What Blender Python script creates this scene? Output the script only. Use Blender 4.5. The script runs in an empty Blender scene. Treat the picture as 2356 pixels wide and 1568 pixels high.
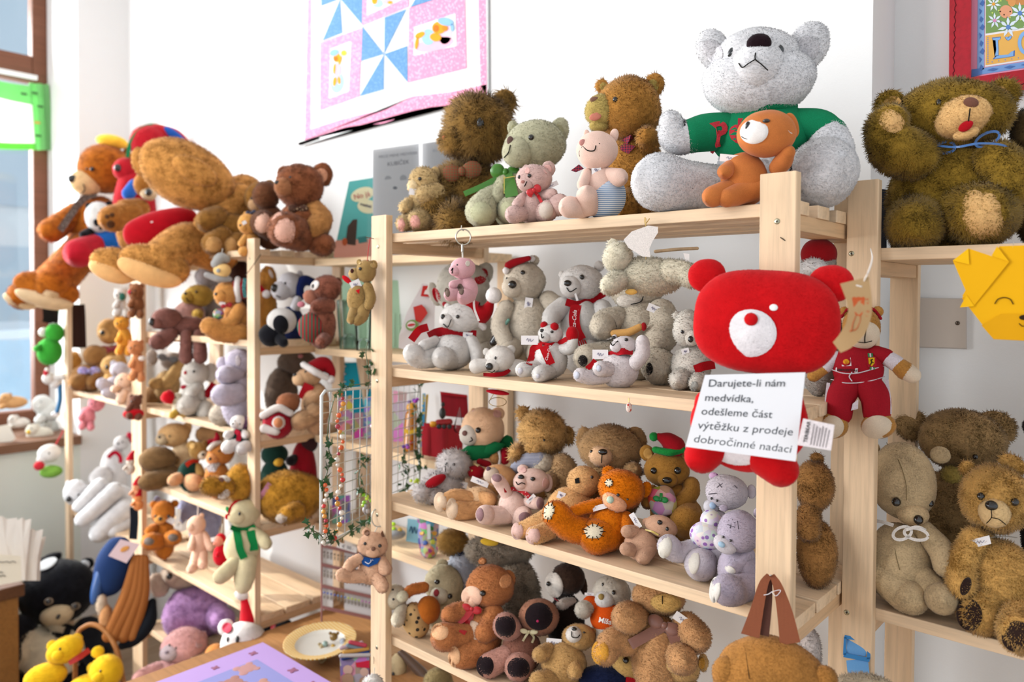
import bpy, math, random
import numpy as np
from mathutils import Matrix, Vector

random.seed(7)
rng = np.random.default_rng(7)
SC = bpy.context.scene
COL = SC.collection

# ------------------------------------------------------------------ camera, sky, sun, exposure
FPX, PX, PY = 1728.5, 1178.0, 716.4           # focal length and principal point, for a 2356 x 1568 frame
YAW, PITCH, ROLL = 0.7279, 0.0204, 0.0053
EYE = np.array([0.0, 0.0, 1.5])
_f = np.array([-math.sin(YAW) * math.cos(PITCH), math.cos(YAW) * math.cos(PITCH), -math.sin(PITCH)])
_r = np.array([math.cos(YAW), math.sin(YAW), 0.0])
_u = np.cross(_r, _f)
RGT = _r * math.cos(ROLL) + _u * math.sin(ROLL)
UPV = _u * math.cos(ROLL) - _r * math.sin(ROLL)
FWD = _f

cam_data = bpy.data.cameras.new('camera')
cam_data.sensor_width = 36.0
cam_data.lens = FPX / 2356 * 36.0
cam_data.shift_y = -(784 - PY) / 2356
cam_data.clip_start = 0.02
cam_data.dof.use_dof = True
cam_data.dof.focus_distance = 1.22
cam_data.dof.aperture_fstop = 3.0
cam = bpy.data.objects.new('camera', cam_data)
COL.objects.link(cam)
cam.matrix_world = Matrix(((RGT[0], UPV[0], -FWD[0], EYE[0]), (RGT[1], UPV[1], -FWD[1], EYE[1]),
                           (RGT[2], UPV[2], -FWD[2], EYE[2]), (0, 0, 0, 1)))
SC.camera = cam

world = bpy.data.worlds.new('sky')
SC.world = world
world.use_nodes = True
wb = world.node_tree.nodes['Background']
wb.inputs['Color'].default_value = (0.88, 0.94, 1.0, 1)
wb.inputs['Strength'].default_value = 0.75

def area_light(name, loc, look, size, size_y, power, color):
    d = bpy.data.lights.new(name, 'AREA')
    d.shape = 'RECTANGLE'
    d.size, d.size_y, d.energy, d.color = size, size_y, power, color
    o = bpy.data.objects.new(name, d)
    COL.objects.link(o)
    o.location = loc
    o.rotation_euler = (Vector(look) - Vector(loc)).to_track_quat('-Z', 'Y').to_euler()
    return o
# daylight from the street window on the left and from the glazed shop front behind the camera's left shoulder
area_light('window_daylight', (-4.9, 0.35, 2.1), (-1.6, 1.2, 1.3), 1.5, 1.9, 150, (0.97, 0.985, 1.0))
area_light('shop_front_daylight', (-3.2, -2.2, 2.3), (-1.0, 1.4, 1.3), 2.6, 2.2, 105, (0.98, 0.99, 1.0))
sun = bpy.data.lights.new('sun', 'SUN')
sun.energy, sun.angle, sun.color = 3.2, 0.012, (1.0, 0.95, 0.86)
sun_o = bpy.data.objects.new('sun', sun)
COL.objects.link(sun_o)
sun_o.rotation_euler = Vector((0.72, 0.50, -0.55)).to_track_quat('-Z', 'Y').to_euler()

SC.view_settings.view_transform = 'Standard'
SC.view_settings.look = 'None'
SC.view_settings.gamma = 1.0
SC.view_settings.exposure = 0.52
SC.view_settings.use_curve_mapping = False
SC.cycles.max_bounces = 6
SC.cycles.diffuse_bounces = 3
SC.cycles.glossy_bounces = 2
SC.cycles.transmission_bounces = 6
SC.cycles.transparent_max_bounces = 8
SC.cycles.use_denoising = True
SC.cycles.caustics_reflective = False
SC.cycles.caustics_refractive = False
SC.cycles.sample_clamp_indirect = 4.0

# ------------------------------------------------------------------ geometry of sight lines
def ray(x, y):
    return FWD + (x - PX) / FPX * RGT - (y - PY) / FPX * UPV
def atY(x, y, Y):                              # the point seen at (x, y) on the wall-parallel plane Y
    d = ray(x, y)
    return EYE + d * ((Y - EYE[1]) / d[1])
def atZ(x, y, Z):                              # ... on the horizontal plane Z
    d = ray(x, y)
    return EYE + d * ((Z - EYE[2]) / d[2])
def atX(x, y, X):
    d = ray(x, y)
    return EYE + d * ((X - EYE[0]) / d[0])

# ------------------------------------------------------------------ materials
def lin(c):
    if isinstance(c, str):
        c = c.lstrip('#')
        c = [int(c[i:i + 2], 16) / 255 for i in (0, 2, 4)]
    return tuple(v / 12.92 if v <= 0.04045 else ((v + 0.055) / 1.055) ** 2.4 for v in c)
MATS = {}
def mat(color, kind='fur', c2=None, scale=None):
    key = (color, kind, c2, scale)
    if key in MATS:
        return MATS[key]
    m = bpy.data.materials.new('%s_%s' % (kind, color.lstrip('#')))
    m.use_nodes = True
    nt = m.node_tree
    nd, lk = nt.nodes, nt.links
    b = nd['Principled BSDF']
    L = lin(color)
    if kind in ('fur', 'plush') and 0.04 < sum(L) / 3 < 0.45 and max(L) < 3 * sum(L) / 3 * 0.75:
        L = tuple(min(0.9, v * 1.35 + 0.012) for v in L)      # plush pile is a little paler than its backing
    b.inputs['Base Color'].default_value = (*L, 1)
    def N(t, **kw):
        n = nd.new(t)
        for k, v in kw.items():
            if k in n.inputs:
                n.inputs[k].default_value = v
            else:
                setattr(n, k, v)
        return n
    tc = nd.new('ShaderNodeTexCoord')
    def ramp(fac, stops):
        r = nd.new('ShaderNodeValToRGB')
        el = r.color_ramp.elements
        while len(el) < len(stops):
            el.new(0.5)
        for e, (p, c) in zip(el, stops):
            e.position = p
            e.color = (*c, 1)
        lk.new(fac, r.inputs['Fac'])
        return r
    def bump(h, strength, dist):
        bp = nd.new('ShaderNodeBump')
        bp.inputs['Strength'].default_value = strength
        bp.inputs['Distance'].default_value = dist
        lk.new(h, bp.inputs['Height'])
        lk.new(bp.outputs['Normal'], b.inputs['Normal'])
    def shade(k):
        return tuple(min(1, v * k) for v in L)
    if kind in ('fur', 'plush'):
        b.inputs['Roughness'].default_value = 0.95
        b.inputs['Specular IOR Level'].default_value = 0.12
        b.inputs['Sheen Weight'].default_value = 0.25
        b.inputs['Sheen Roughness'].default_value = 0.5
        b.inputs['Sheen Tint'].default_value = (*[0.5 + 0.5 * v for v in L], 1)
        n1 = N('ShaderNodeTexNoise', Scale=420.0 if kind == 'fur' else 900.0, Detail=2.0)
        n2 = N('ShaderNodeTexNoise', Scale=38.0, Detail=2.0)
        lk.new(tc.outputs['Object'], n1.inputs['Vector'])
        lk.new(tc.outputs['Object'], n2.inputs['Vector'])
        ad = N('ShaderNodeMath', operation='ADD')
        lk.new(n1.outputs['Fac'], ad.inputs[0])
        lk.new(n2.outputs['Fac'], ad.inputs[1])
        hf = N('ShaderNodeMath', operation='MULTIPLY')
        hf.inputs[1].default_value = 0.5
        lk.new(ad.outputs[0], hf.inputs[0])
        pale = sum(L) / 3
        lo = lin(c2) if c2 else shade(0.90 if pale > 0.45 else 0.74 if kind == 'fur' else 0.86)
        r = ramp(hf.outputs[0], [(0.36, lo), (0.52, L), (0.66, shade(1.14))])
        lk.new(r.outputs['Color'], b.inputs['Base Color'])
        bump(n1.outputs['Fac'], 0.12 if pale > 0.45 else 0.35 if kind == 'fur' else 0.2, 0.0015)
    elif kind == 'cloth':
        b.inputs['Roughness'].default_value = 0.9
        b.inputs['Specular IOR Level'].default_value = 0.2
        n1 = N('ShaderNodeTexNoise', Scale=700.0, Detail=2.0)
        lk.new(tc.outputs['Object'], n1.inputs['Vector'])
        r = ramp(n1.outputs['Fac'], [(0.3, shade(0.85)), (0.7, shade(1.1))])
        lk.new(r.outputs['Color'], b.inputs['Base Color'])
        bump(n1.outputs['Fac'], 0.2, 0.001)
    elif kind in ('stripe', 'stripex', 'check'):
        b.inputs['Roughness'].default_value = 0.9
        w = N('ShaderNodeTexWave', Scale=scale or 60.0)
        w.bands_direction = 'Y' if kind != 'stripex' else 'X'
        lk.new(tc.outputs['Object'], w.inputs['Vector'])
        r = ramp(w.outputs['Fac'], [(0.45, L), (0.55, lin(c2))])
        out = r.outputs['Color']
        if kind == 'check':
            w2 = N('ShaderNodeTexWave', Scale=scale or 60.0)
            w2.bands_direction = 'X'
            lk.new(tc.outputs['Object'], w2.inputs['Vector'])
            r2 = ramp(w2.outputs['Fac'], [(0.45, L), (0.55, lin(c2))])
            mx = N('ShaderNodeMixRGB', blend_type='MIX', Fac=0.5)
            lk.new(out, mx.inputs['Color1'])
            lk.new(r2.outputs['Color'], mx.inputs['Color2'])
            out = mx.outputs['Color']
        lk.new(out, b.inputs['Base Color'])
    elif kind in ('spots', 'flowers'):
        b.inputs['Roughness'].default_value = 0.9
        v = N('ShaderNodeTexVoronoi', Scale=scale or 120.0)
        lk.new(tc.outputs['Object'], v.inputs['Vector'])
        r = ramp(v.outputs['Distance'], [(0.28, lin(c2)), (0.36, L)])
        out = r.outputs['Color']
        if kind == 'flowers':
            hs = N('ShaderNodeMixRGB', blend_type='MULTIPLY', Fac=0.25)
            lk.new(out, hs.inputs['Color1'])
            lk.new(v.outputs['Color'], hs.inputs['Color2'])
            out = hs.outputs['Color']
        lk.new(out, b.inputs['Base Color'])
    elif kind == 'motley':                      # printed paper or cloth of many colours
        b.inputs['Roughness'].default_value = 0.6
        v = N('ShaderNodeTexVoronoi', Scale=scale or 60.0)
        lk.new(tc.outputs['Object'], v.inputs['Vector'])
        hs = N('ShaderNodeMixRGB', blend_type='MIX', Fac=0.55)
        hs.inputs['Color1'].default_value = (*L, 1)
        lk.new(v.outputs['Color'], hs.inputs['Color2'])
        lk.new(hs.outputs['Color'], b.inputs['Base Color'])
    elif kind == 'gloss':
        b.inputs['Roughness'].default_value = 0.12
        b.inputs['Coat Weight'].default_value = 0.6
    elif kind == 'plastic':
        b.inputs['Roughness'].default_value = 0.35
    elif kind == 'satin':
        b.inputs['Roughness'].default_value = 0.32
        b.inputs['Sheen Weight'].default_value = 0.3
    elif kind == 'metal':
        b.inputs['Metallic'].default_value = 1.0
        b.inputs['Roughness'].default_value = 0.28
    elif kind == 'paper':
        b.inputs['Roughness'].default_value = 0.75
        b.inputs['Specular IOR Level'].default_value = 0.2
    elif kind == 'glass':
        b.inputs['Roughness'].default_value = 0.03
        b.inputs['Transmission Weight'].default_value = 1.0
        b.inputs['IOR'].default_value = 1.2 if scale is None else scale
    elif kind == 'pane':                        # thin clear sheet
        t = N('ShaderNodeBsdfTransparent')
        t.inputs['Color'].default_value = (*[0.75 + 0.25 * v for v in L], 1)
        gy = N('ShaderNodeBsdfGlossy', Roughness=0.03)
        fr = N('ShaderNodeLayerWeight', Blend=0.25)
        mx = nd.new('ShaderNodeMixShader')
        lk.new(fr.outputs['Fresnel'], mx.inputs['Fac'])
        lk.new(t.outputs[0], mx.inputs[1])
        lk.new(gy.outputs[0], mx.inputs[2])
        lk.new(mx.outputs[0], nd['Material Output'].inputs['Surface'])
    elif kind == 'sheer':                       # thin cloth that lets daylight through
        b.inputs['Roughness'].default_value = 0.9
        t = nd.new('ShaderNodeBsdfTranslucent')
        t.inputs['Color'].default_value = (*L, 1)
        mx = nd.new('ShaderNodeMixShader')
        mx.inputs['Fac'].default_value = 0.5
        lk.new(b.outputs[0], mx.inputs[1])
        lk.new(t.outputs[0], mx.inputs[2])
        lk.new(mx.outputs[0], nd['Material Output'].inputs['Surface'])
    elif kind in ('wood', 'woodx', 'woody'):    # pine: grain along z, x or y of the object
        b.inputs['Roughness'].default_value = 0.55
        b.inputs['Specular IOR Level'].default_value = 0.3
        mp = nd.new('ShaderNodeMapping')
        mp.inputs['Scale'].default_value = {'wood': (1, 1, 0.06), 'woodx': (0.06, 1, 1), 'woody': (1, 0.06, 1)}[kind]
        lk.new(tc.outputs['Object'], mp.inputs['Vector'])
        n1 = N('ShaderNodeTexNoise', Scale=90.0, Detail=4.0, Roughness=0.6, Distortion=0.3)
        n2 = N('ShaderNodeTexNoise', Scale=9.0, Detail=2.0)
        lk.new(mp.outputs[0], n1.inputs['Vector'])
        lk.new(mp.outputs[0], n2.inputs['Vector'])
        r = ramp(n1.outputs['Fac'], [(0.30, shade(0.80)), (0.52, L), (0.75, shade(1.12))])
        r2 = ramp(n2.outputs['Fac'], [(0.3, (0.90, 0.86, 0.80)), (0.6, (1, 1, 1))])
        mx = N('ShaderNodeMixRGB', blend_type='MULTIPLY', Fac=1.0)
        lk.new(r.outputs['Color'], mx.inputs['Color1'])
        lk.new(r2.outputs['Color'], mx.inputs['Color2'])
        lk.new(mx.outputs['Color'], b.inputs['Base Color'])
        bump(n1.outputs['Fac'], 0.08, 0.002)
    elif kind == 'plaster':
        b.inputs['Roughness'].default_value = 0.9
        b.inputs['Specular IOR Level'].default_value = 0.15
        n1 = N('ShaderNodeTexNoise', Scale=60.0, Detail=5.0, Roughness=0.65)
        lk.new(tc.outputs['Object'], n1.inputs['Vector'])
        bump(n1.outputs['Fac'], 0.16, 0.004)
    MATS[key] = m
    return m

# ------------------------------------------------------------------ meshes and things
def make_mesh(name, V, T, mats, mi=None, N=None, smooth=True):
    V = np.asarray(V, np.float32).reshape(-1, 3)
    T = np.asarray(T, np.int32).reshape(-1, 3)
    me = bpy.data.meshes.new(name)
    me.vertices.add(len(V))
    me.vertices.foreach_set('co', V.ravel())
    me.loops.add(T.size)
    me.loops.foreach_set('vertex_index', T.ravel())
    me.polygons.add(len(T))
    me.polygons.foreach_set('loop_start', np.arange(0, T.size, 3, dtype=np.int32))
    for m in mats:
        me.materials.append(m)
    if mi is not None:
        me.polygons.foreach_set('material_index', np.asarray(mi, np.int32))
    me.update(calc_edges=True)
    me.polygons.foreach_set('use_smooth', np.full(len(T), bool(smooth)))
    if N is not None and smooth:
        N = np.asarray(N, np.float64).reshape(-1, 3)
        N /= np.maximum(np.linalg.norm(N, axis=1, keepdims=True), 1e-9)
        me.normals_split_custom_set_from_vertices([tuple(v) for v in N])
    return me
def obj(name, me, parent=None, label=None):
    o = bpy.data.objects.new(name, me)
    COL.objects.link(o)
    o.parent = parent
    if label:
        o['label'] = label
    return o
def tag(o, label, cat, group=None):
    o['label'], o['category'] = label, cat
    if group:
        o['group'] = group
    return o
def quads(a):
    return [t for q in a for t in ((q[0], q[1], q[2]), (q[0], q[2], q[3]))]
BOXF = quads([(0, 3, 2, 1), (4, 5, 6, 7), (0, 1, 5, 4), (1, 2, 6, 5), (2, 3, 7, 6), (3, 0, 4, 7)])
def box_vt(lo, hi, bev=0.0):
    x0, y0, z0 = lo
    x1, y1, z1 = hi
    V = [(x0, y0, z0), (x1, y0, z0), (x1, y1, z0), (x0, y1, z0), (x0, y0, z1), (x1, y0, z1), (x1, y1, z1), (x0, y1, z1)]
    return np.array(V, float), np.array(BOXF)
class MB:                                      # collects shapes into one mesh
    def __init__(s):
        s.V, s.T, s.M, s.n, s.mats = [], [], [], 0, []
    def add(s, V, T, m):
        if m not in s.mats:
            s.mats.append(m)
        V = np.asarray(V, float).reshape(-1, 3)
        T = np.asarray(T, int).reshape(-1, 3)
        s.V.append(V)
        s.T.append(T + s.n)
        s.M.append(np.full(len(T), s.mats.index(m)))
        s.n += len(V)
        return s
    def box(s, lo, hi, m):
        return s.add(*box_vt(lo, hi), m)
    def poly(s, P, m):                         # flat polygon fan
        return s.add(P, [(0, i, i + 1) for i in range(1, len(P) - 1)], m)
    def build(s, name, parent=None, label=None, smooth=False, bevel=0.0):
        V = np.concatenate(s.V)
        o0 = np.zeros(3)
        me = make_mesh(name, V, np.concatenate(s.T), s.mats, np.concatenate(s.M), smooth=smooth)
        o = obj(name, me, parent, label)
        if bevel:
            md = o.modifiers.new('soft_edges', 'BEVEL')
            md.width, md.segments, md.limit_method = bevel, 2, 'ANGLE'
        return o
def empty(name, loc, label, cat, group=None, rot=None):
    o = bpy.data.objects.new(name, None)
    COL.objects.link(o)
    o.empty_display_size = 0.03
    o.location = tuple(loc)
    if rot is not None:
        o.rotation_euler = rot
    return tag(o, label, cat, group)
def text_mesh(s, shear=0.0, weight=0.0):       # flat letters, height of a capital about 1
    c = bpy.data.curves.new('lettering', 'FONT')
    c.body, c.size, c.shear, c.offset = s, 1.0, shear, weight
    c.resolution_u = 3
    o = bpy.data.objects.new('lettering', c)
    COL.objects.link(o)
    me = bpy.data.meshes.new_from_object(o.evaluated_get(bpy.context.evaluated_depsgraph_get()))
    me.calc_loop_triangles()
    V = np.array([v.co[:2] for v in me.vertices])
    T = np.array([t.vertices[:] for t in me.loop_triangles])
    bpy.data.objects.remove(o)
    bpy.data.curves.remove(c)
    bpy.data.meshes.remove(me)
    return V, T
def ico(nu, nv):                               # unit sphere, quads split, poles on y
    V, T = [], []
    for j in range(nv + 1):
        a = math.pi * j / nv
        for i in range(nu):
            p = 2 * math.pi * i / nu
            V.append((math.sin(a) * math.cos(p), math.cos(a), math.sin(a) * math.sin(p)))
    for j in range(nv):
        for i in range(nu):
            a, b = j * nu + i, j * nu + (i + 1) % nu
            T += [(a, b, b + nu), (a, b + nu, a + nu)]
    return np.array(V), np.array(T)
SPH = {}
def catmull(P, n):
    P = np.asarray(P, float)
    if len(P) == 2:
        t = np.linspace(0, 1, n + 1)[:, None]
        return P[0] * (1 - t) + P[1] * t
    Q = np.vstack([2 * P[0] - P[1], P, 2 * P[-1] - P[-2]])
    out = []
    for i in range(1, len(Q) - 2):
        a, b, c, d = Q[i - 1], Q[i], Q[i + 1], Q[i + 2]
        for t in np.linspace(0, 1, n, endpoint=False):
            out.append(0.5 * (2 * b + (c - a) * t + (2 * a - 5 * b + 4 * c - d) * t * t + (3 * b - a - 3 * c + d) * t ** 3))
    out.append(P[-1])
    return np.array(out)

class Part:
    def __init__(s, name, m, fur, parent, label, smooth):
        s.name, s.m, s.fur, s.parent, s.label, s.smooth = name, m, fur, parent, label, smooth
        s.V, s.N, s.T, s.n, s.kids, s.o = [], [], [], 0, [], None
    def put(s, V, N, T):
        s.V.append(V)
        s.N.append(N)
        s.T.append(np.asarray(T, int) + s.n)
        s.n += len(V)
class Thing:
    """One object seen in the room.  Shapes are measured in picture units about the object's base, then given their true size
    (metres) at the object's own distance; x right, y down as measured, z towards the viewer."""
    def __init__(s, name, label, cat, base, S=None, Y=None, X=None, D=None, group=None):
        x, y = base
        if S is not None and Y is None and D is None:
            P = atZ(x, y, S)                   # never deeper than its shelf, never in front of it
            lo, hi = (1.245, 1.36) if P[0] > -0.385 else (1.04, 1.19) if P[0] > -1.42 else (1.36, 1.42) if P[0] > -1.95 and S > 0.75 else (0.72, 1.40) if P[0] > -1.95 else (1.14, 1.31)
            if not lo <= P[1] <= hi:
                Y = min(max(P[1], lo), hi)
        P = atZ(x, y, S) if S is not None and Y is None and D is None else atY(x, y, Y) if Y is not None else atX(x, y, X) if X is not None else EYE + ray(x, y) * D
        s.S = S
        s.P = P
        d = P - EYE
        s.rho = np.linalg.norm(d)
        d = d / s.rho
        s.c = -d
        r = np.cross(d, (0, 0, 1.0))
        s.r = r / np.linalg.norm(r)
        s.u = np.cross(s.r, d)
        s.fr = np.array([s.r, s.u, s.c])
        s.bx, s.by = x, y
        q0, q1, q2 = s.q0(x, y), s.q0(x + 1, y), s.q0(x, y + 1)
        s.sx, s.sy = np.linalg.norm(q1 - q0), np.linalg.norm(q2 - q0)
        s.s = (s.sx + s.sy) / 2
        s.parts, s.ell = [], []
        s.name, s.label, s.cat, s.group = name, label, cat, group
    def q0(s, x, y):
        d = ray(x, y)
        return d * ((s.P - EYE) @ s.c / (d @ s.c))
    def loc(s, x, y, z):                       # picture units -> local metres
        q = s.q0(x, y) * (1 - z * s.s / s.rho)
        return s.fr @ (q - (s.P - EYE))
    def floor_z(s, x, y):                      # z at which the point seen at (x, y) lies on the shelf
        if s.S is None:
            return None
        d = ray(x, y)
        if d[2] > -0.02:
            return None
        q = d * ((s.S - EYE[2]) / d[2])
        q0 = s.q0(x, y)
        return (1 - np.linalg.norm(q) / np.linalg.norm(q0)) * s.rho / s.s
    def rest_y(s, x):
        """Picture height at which the shelf lies under the object."""
        if s.S is None:
            return None
        p = s.P - EYE
        p = np.array([p[0], p[1], s.S - EYE[2]])
        return PY - FPX * (p @ UPV) / (p @ FWD)
    def surf(s, x, y, default=None):
        best = None
        for cx, cy, rx, ry, ca, sa, z, rz in s.ell:
            dx, dy = x - cx, -(y - cy)
            u, v = (dx * ca + dy * sa) / rx, (-dx * sa + dy * ca) / ry
            k = 1 - u * u - v * v
            if k > 0:
                t = z + rz * math.sqrt(k)
                if best is None or t > best:
                    best = t
        if best is None:
            if default is not None:
                return default
            bd = None
            for cx, cy, rx, ry, ca, sa, z, rz in s.ell:
                dd = math.hypot(x - cx, y - cy) - max(rx, ry)
                if bd is None or dd < bd:
                    bd, best = dd, z
            best = best if best is not None else 0.0
        return best
    def part(s, name, m, fur=0.0, into=None, parent=None, label=None, smooth=True):
        if into is not None:
            return into
        p = Part(name, m, fur, parent, label, smooth)
        s.parts.append(p)
        if parent is not None:
            parent.kids.append(p)
        return p
    # ---- shapes
    def E(s, name, m, x, y, rx, ry=None, rot=0, z=0, rz=None, fur=0.0, into=None, parent=None, label=None, solid=True, lump=0.02, sq=1.0):
        ry = rx if ry is None else ry
        rz = min(rx, ry) * 0.92 if rz is None else rz
        p = s.part(name, m, fur, into, parent, label)
        big = max(rx, ry)
        n = int(min(36, max(8, big * 0.55 + 6)))
        if n not in SPH:
            SPH[n] = ico(n, max(6, n * 2 // 3))
        U, T = SPH[n]
        W = U.copy()
        if sq != 1.0:                          # squarer cushions
            W = np.sign(U) * np.abs(U) ** sq
        if lump:
            ph = rng.uniform(0, 6.28, 6)
            k = 1 + lump * (np.sin(3 * U[:, 0] + ph[0]) + np.sin(4 * U[:, 1] + ph[1]) + np.sin(3.5 * U[:, 2] + ph[2]) + 0.6 * np.sin(7 * U[:, 0] + 5 * U[:, 1] + ph[3])) * 0.6
            W = W * k[:, None]
        a = math.radians(rot)
        ca, sa = math.cos(a), math.sin(a)
        mg = 1 - z * s.s / s.rho
        A = W * (rx, ry, rz)
        B = np.stack([(A[:, 0] * ca - A[:, 1] * sa) * s.sx, (A[:, 0] * sa + A[:, 1] * ca) * s.sy, A[:, 2] * s.s], 1) * mg
        G = U / (rx, ry, rz)
        Nn = np.stack([G[:, 0] * ca - G[:, 1] * sa, G[:, 0] * sa + G[:, 1] * ca, G[:, 2]], 1)
        p.put(B + s.loc(x, y, z), Nn, T)
        if solid:
            s.ell.append((x, y, rx, ry, ca, sa, z, rz))
        return p
    def L(s, name, m, pts, fur=0.0, into=None, parent=None, label=None, flat=1.0, solid=True, ends=True, n=6):
        """A stuffed limb: a tube through (x, y, z, r) with rounded ends."""
        p = s.part(name, m, fur, into, parent, label)
        C = catmull(pts, n)
        big = max(q[3] for q in pts)
        nu = int(min(24, max(6, big * 0.6 + 5)))
        Pm = np.array([s.loc(q[0], q[1], q[2]) for q in C])
        R = np.maximum(C[:, 3], 0.3) * s.s
        d = np.gradient(Pm, axis=0)
        d /= np.maximum(np.linalg.norm(d, axis=1, keepdims=True), 1e-9)
        rows = []                              # (centre, dir, radius)
        if ends:
            for a in (80, 60, 38, 18):
                rows.append((Pm[0] - d[0] * R[0] * math.sin(math.radians(a)), d[0], R[0] * math.cos(math.radians(a)), -math.sin(math.radians(a))))
        for i in range(len(Pm)):
            rows.append((Pm[i], d[i], R[i], 0.0))
        if ends:
            for a in (18, 38, 60, 80):
                rows.append((Pm[-1] + d[-1] * R[-1] * math.sin(math.radians(a)), d[-1], R[-1] * math.cos(math.radians(a)), math.sin(math.radians(a))))
        V, Nn, T = [], [], []
        ref = np.array([0, 0, 1.0])
        if abs(d[:, 2]).max() > 0.93:
            ref = np.array([0.3, 0.9, 0.3])
        for c, t, r, k in rows:
            e1 = np.cross(t, ref)
            e1 /= max(np.linalg.norm(e1), 1e-9)
            e2 = np.cross(e1, t)
            for i in range(nu):
                a = 2 * math.pi * i / nu
                o = e1 * math.cos(a) + e2 * math.sin(a) * flat
                V.append(c + o * r)
                Nn.append(o + t * k)
        nr = len(rows)
        for j in range(nr - 1):
            for i in range(nu):
                a, b = j * nu + i, j * nu + (i + 1) % nu
                T += [(a, b + nu, b), (a, a + nu, b + nu)]
        for j, sg in ((0, 1), (nr - 1, -1)):   # close the tips
            V.append(rows[j][0])
            Nn.append(rows[j][1] * -sg)
            k = len(V) - 1
            for i in range(nu):
                a, b = j * nu + i, j * nu + (i + 1) % nu
                T.append((a, b, k) if sg > 0 else (a, k, b))
        p.put(np.array(V), np.array(Nn), T)
        if solid:
            for q in C[::max(1, n // 3)]:
                s.ell.append((q[0], q[1], q[3], q[3], 1.0, 0.0, q[2], q[3] * flat))
            q = C[-1]
            s.ell.append((q[0], q[1], q[3], q[3], 1.0, 0.0, q[2], q[3] * flat))
        return p
    def Dk(s, name, m, x, y, rx, ry=None, rot=0, lift=1.2, bulge=0.0, fur=0.0, into=None, parent=None, label=None, z=None, rim=None, wob=0.0):
        """A sewn-on patch that follows the surface below it."""
        ry = rx if ry is None else ry
        p = s.part(name, m, fur, into, parent, label)
        a = math.radians(rot)
        ca, sa = math.cos(a), math.sin(a)
        nu, nr = int(min(28, max(9, max(rx, ry) * 0.6 + 8))), 4
        base = s.surf(x, y) if z is None else z
        V, T = [s.loc(x, y, base + lift + bulge)], []
        for j in range(1, nr + 2):
            k = min(1.0, j / nr)
            for i in range(nu):
                t = 2 * math.pi * i / nu
                kk = k * (1 + wob * math.sin(5 * t))
                ux, uy = kk * rx * math.cos(t), kk * ry * math.sin(t)
                X, Yy = x + ux * ca - uy * sa, y - (ux * sa + uy * ca)
                zz = s.surf(X, Yy, base - max(rx, ry) * 0.5) if z is None else z
                V.append(s.loc(X, Yy, zz + (lift + bulge * (1 - k * k) if j <= nr else -(rim or 3.0))))
        for i in range(nu):
            T.append((0, 1 + i, 1 + (i + 1) % nu))
        for j in range(nr):
            for i in range(nu):
                a0, b0 = 1 + j * nu + i, 1 + j * nu + (i + 1) % nu
                T += [(a0, a0 + nu, b0 + nu), (a0, b0 + nu, b0)]
        V = np.array(V)
        p.put(V, s.vn(V, T), T)
        return p
    def vn(s, V, T):
        T = np.asarray(T)
        Nn = np.zeros_like(V)
        f = np.cross(V[T[:, 1]] - V[T[:, 0]], V[T[:, 2]] - V[T[:, 0]])
        for k in range(3):
            np.add.at(Nn, T[:, k], f)
        return Nn
    def R(s, name, m, pts, w, lift=2.0, into=None, parent=None, label=None, n=6, thick=1.6, ends=None):
        """A ribbon or band of width w along (x, y[, z]); it lies on what is below unless z is given."""
        p = s.part(name, m, 0.0, into, parent, label)
        P3 = [(q[0], q[1], (q[2] if len(q) > 2 and q[2] is not None else s.surf(q[0], q[1]) + lift), (q[3] if len(q) > 3 else w)) for q in pts]
        C = catmull(P3, n)
        d = np.gradient(C[:, :2], axis=0)
        d /= np.maximum(np.linalg.norm(d, axis=1, keepdims=True), 1e-6)
        V, T = [], []
        for q, t in zip(C, d):
            nx, ny = -t[1] * q[3] / 2, t[0] * q[3] / 2
            for sgn, zz in ((1, 0), (1, -thick), (-1, -thick), (-1, 0)):
                V.append(s.loc(q[0] + nx * sgn, q[1] + ny * sgn, q[2] + zz))
        for j in range(len(C) - 1):
            for i in range(4):
                a, b = j * 4 + i, j * 4 + (i + 1) % 4
                T += [(a, b, b + 4), (a, b + 4, a + 4)]
        e = (len(C) - 1) * 4
        T += [(0, 2, 1), (0, 3, 2), (e, e + 1, e + 2), (e, e + 2, e + 3)]
        V = np.array(V)
        p.smooth = False if into is None else p.smooth
        p.put(V, s.vn(V, T), T)
        return p
    def Cv(s, name, m, pts, r, lift=0.6, into=None, parent=None, label=None, n=5):
        """A stitched line or cord."""
        P4 = [(q[0], q[1], (q[2] if len(q) > 2 else s.surf(q[0], q[1]) + lift), r) for q in pts]
        return s.L(name, m, P4, into=into, parent=parent, label=label, solid=False, n=n)
    def Pl(s, name, m, pts, z=None, thick=2.0, into=None, parent=None, label=None, lift=1.5):
        """A flat cut-out (card, tag, felt): polygon (x, y[, z]) of some thickness."""
        p = s.part(name, m, 0.0, into, parent, label, smooth=False)
        p.smooth = False
        k = len(pts)
        F, B = [], []
        for q in pts:
            zz = q[2] if len(q) > 2 else (z if z is not None else s.surf(q[0], q[1]) + lift)
            F.append(s.loc(q[0], q[1], zz))
            B.append(s.loc(q[0], q[1], zz - thick))
        c = np.mean(F, axis=0)
        cb = np.mean(B, axis=0)
        V = np.array(F + B + [c, cb])
        T = []
        for i in range(k):
            j = (i + 1) % k
            T += [(2 * k, i, j), (2 * k + 1, k + j, k + i), (i, k + i, k + j), (i, k + j, j)]
        p.put(V, s.vn(V, T), T)
        return p
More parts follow.
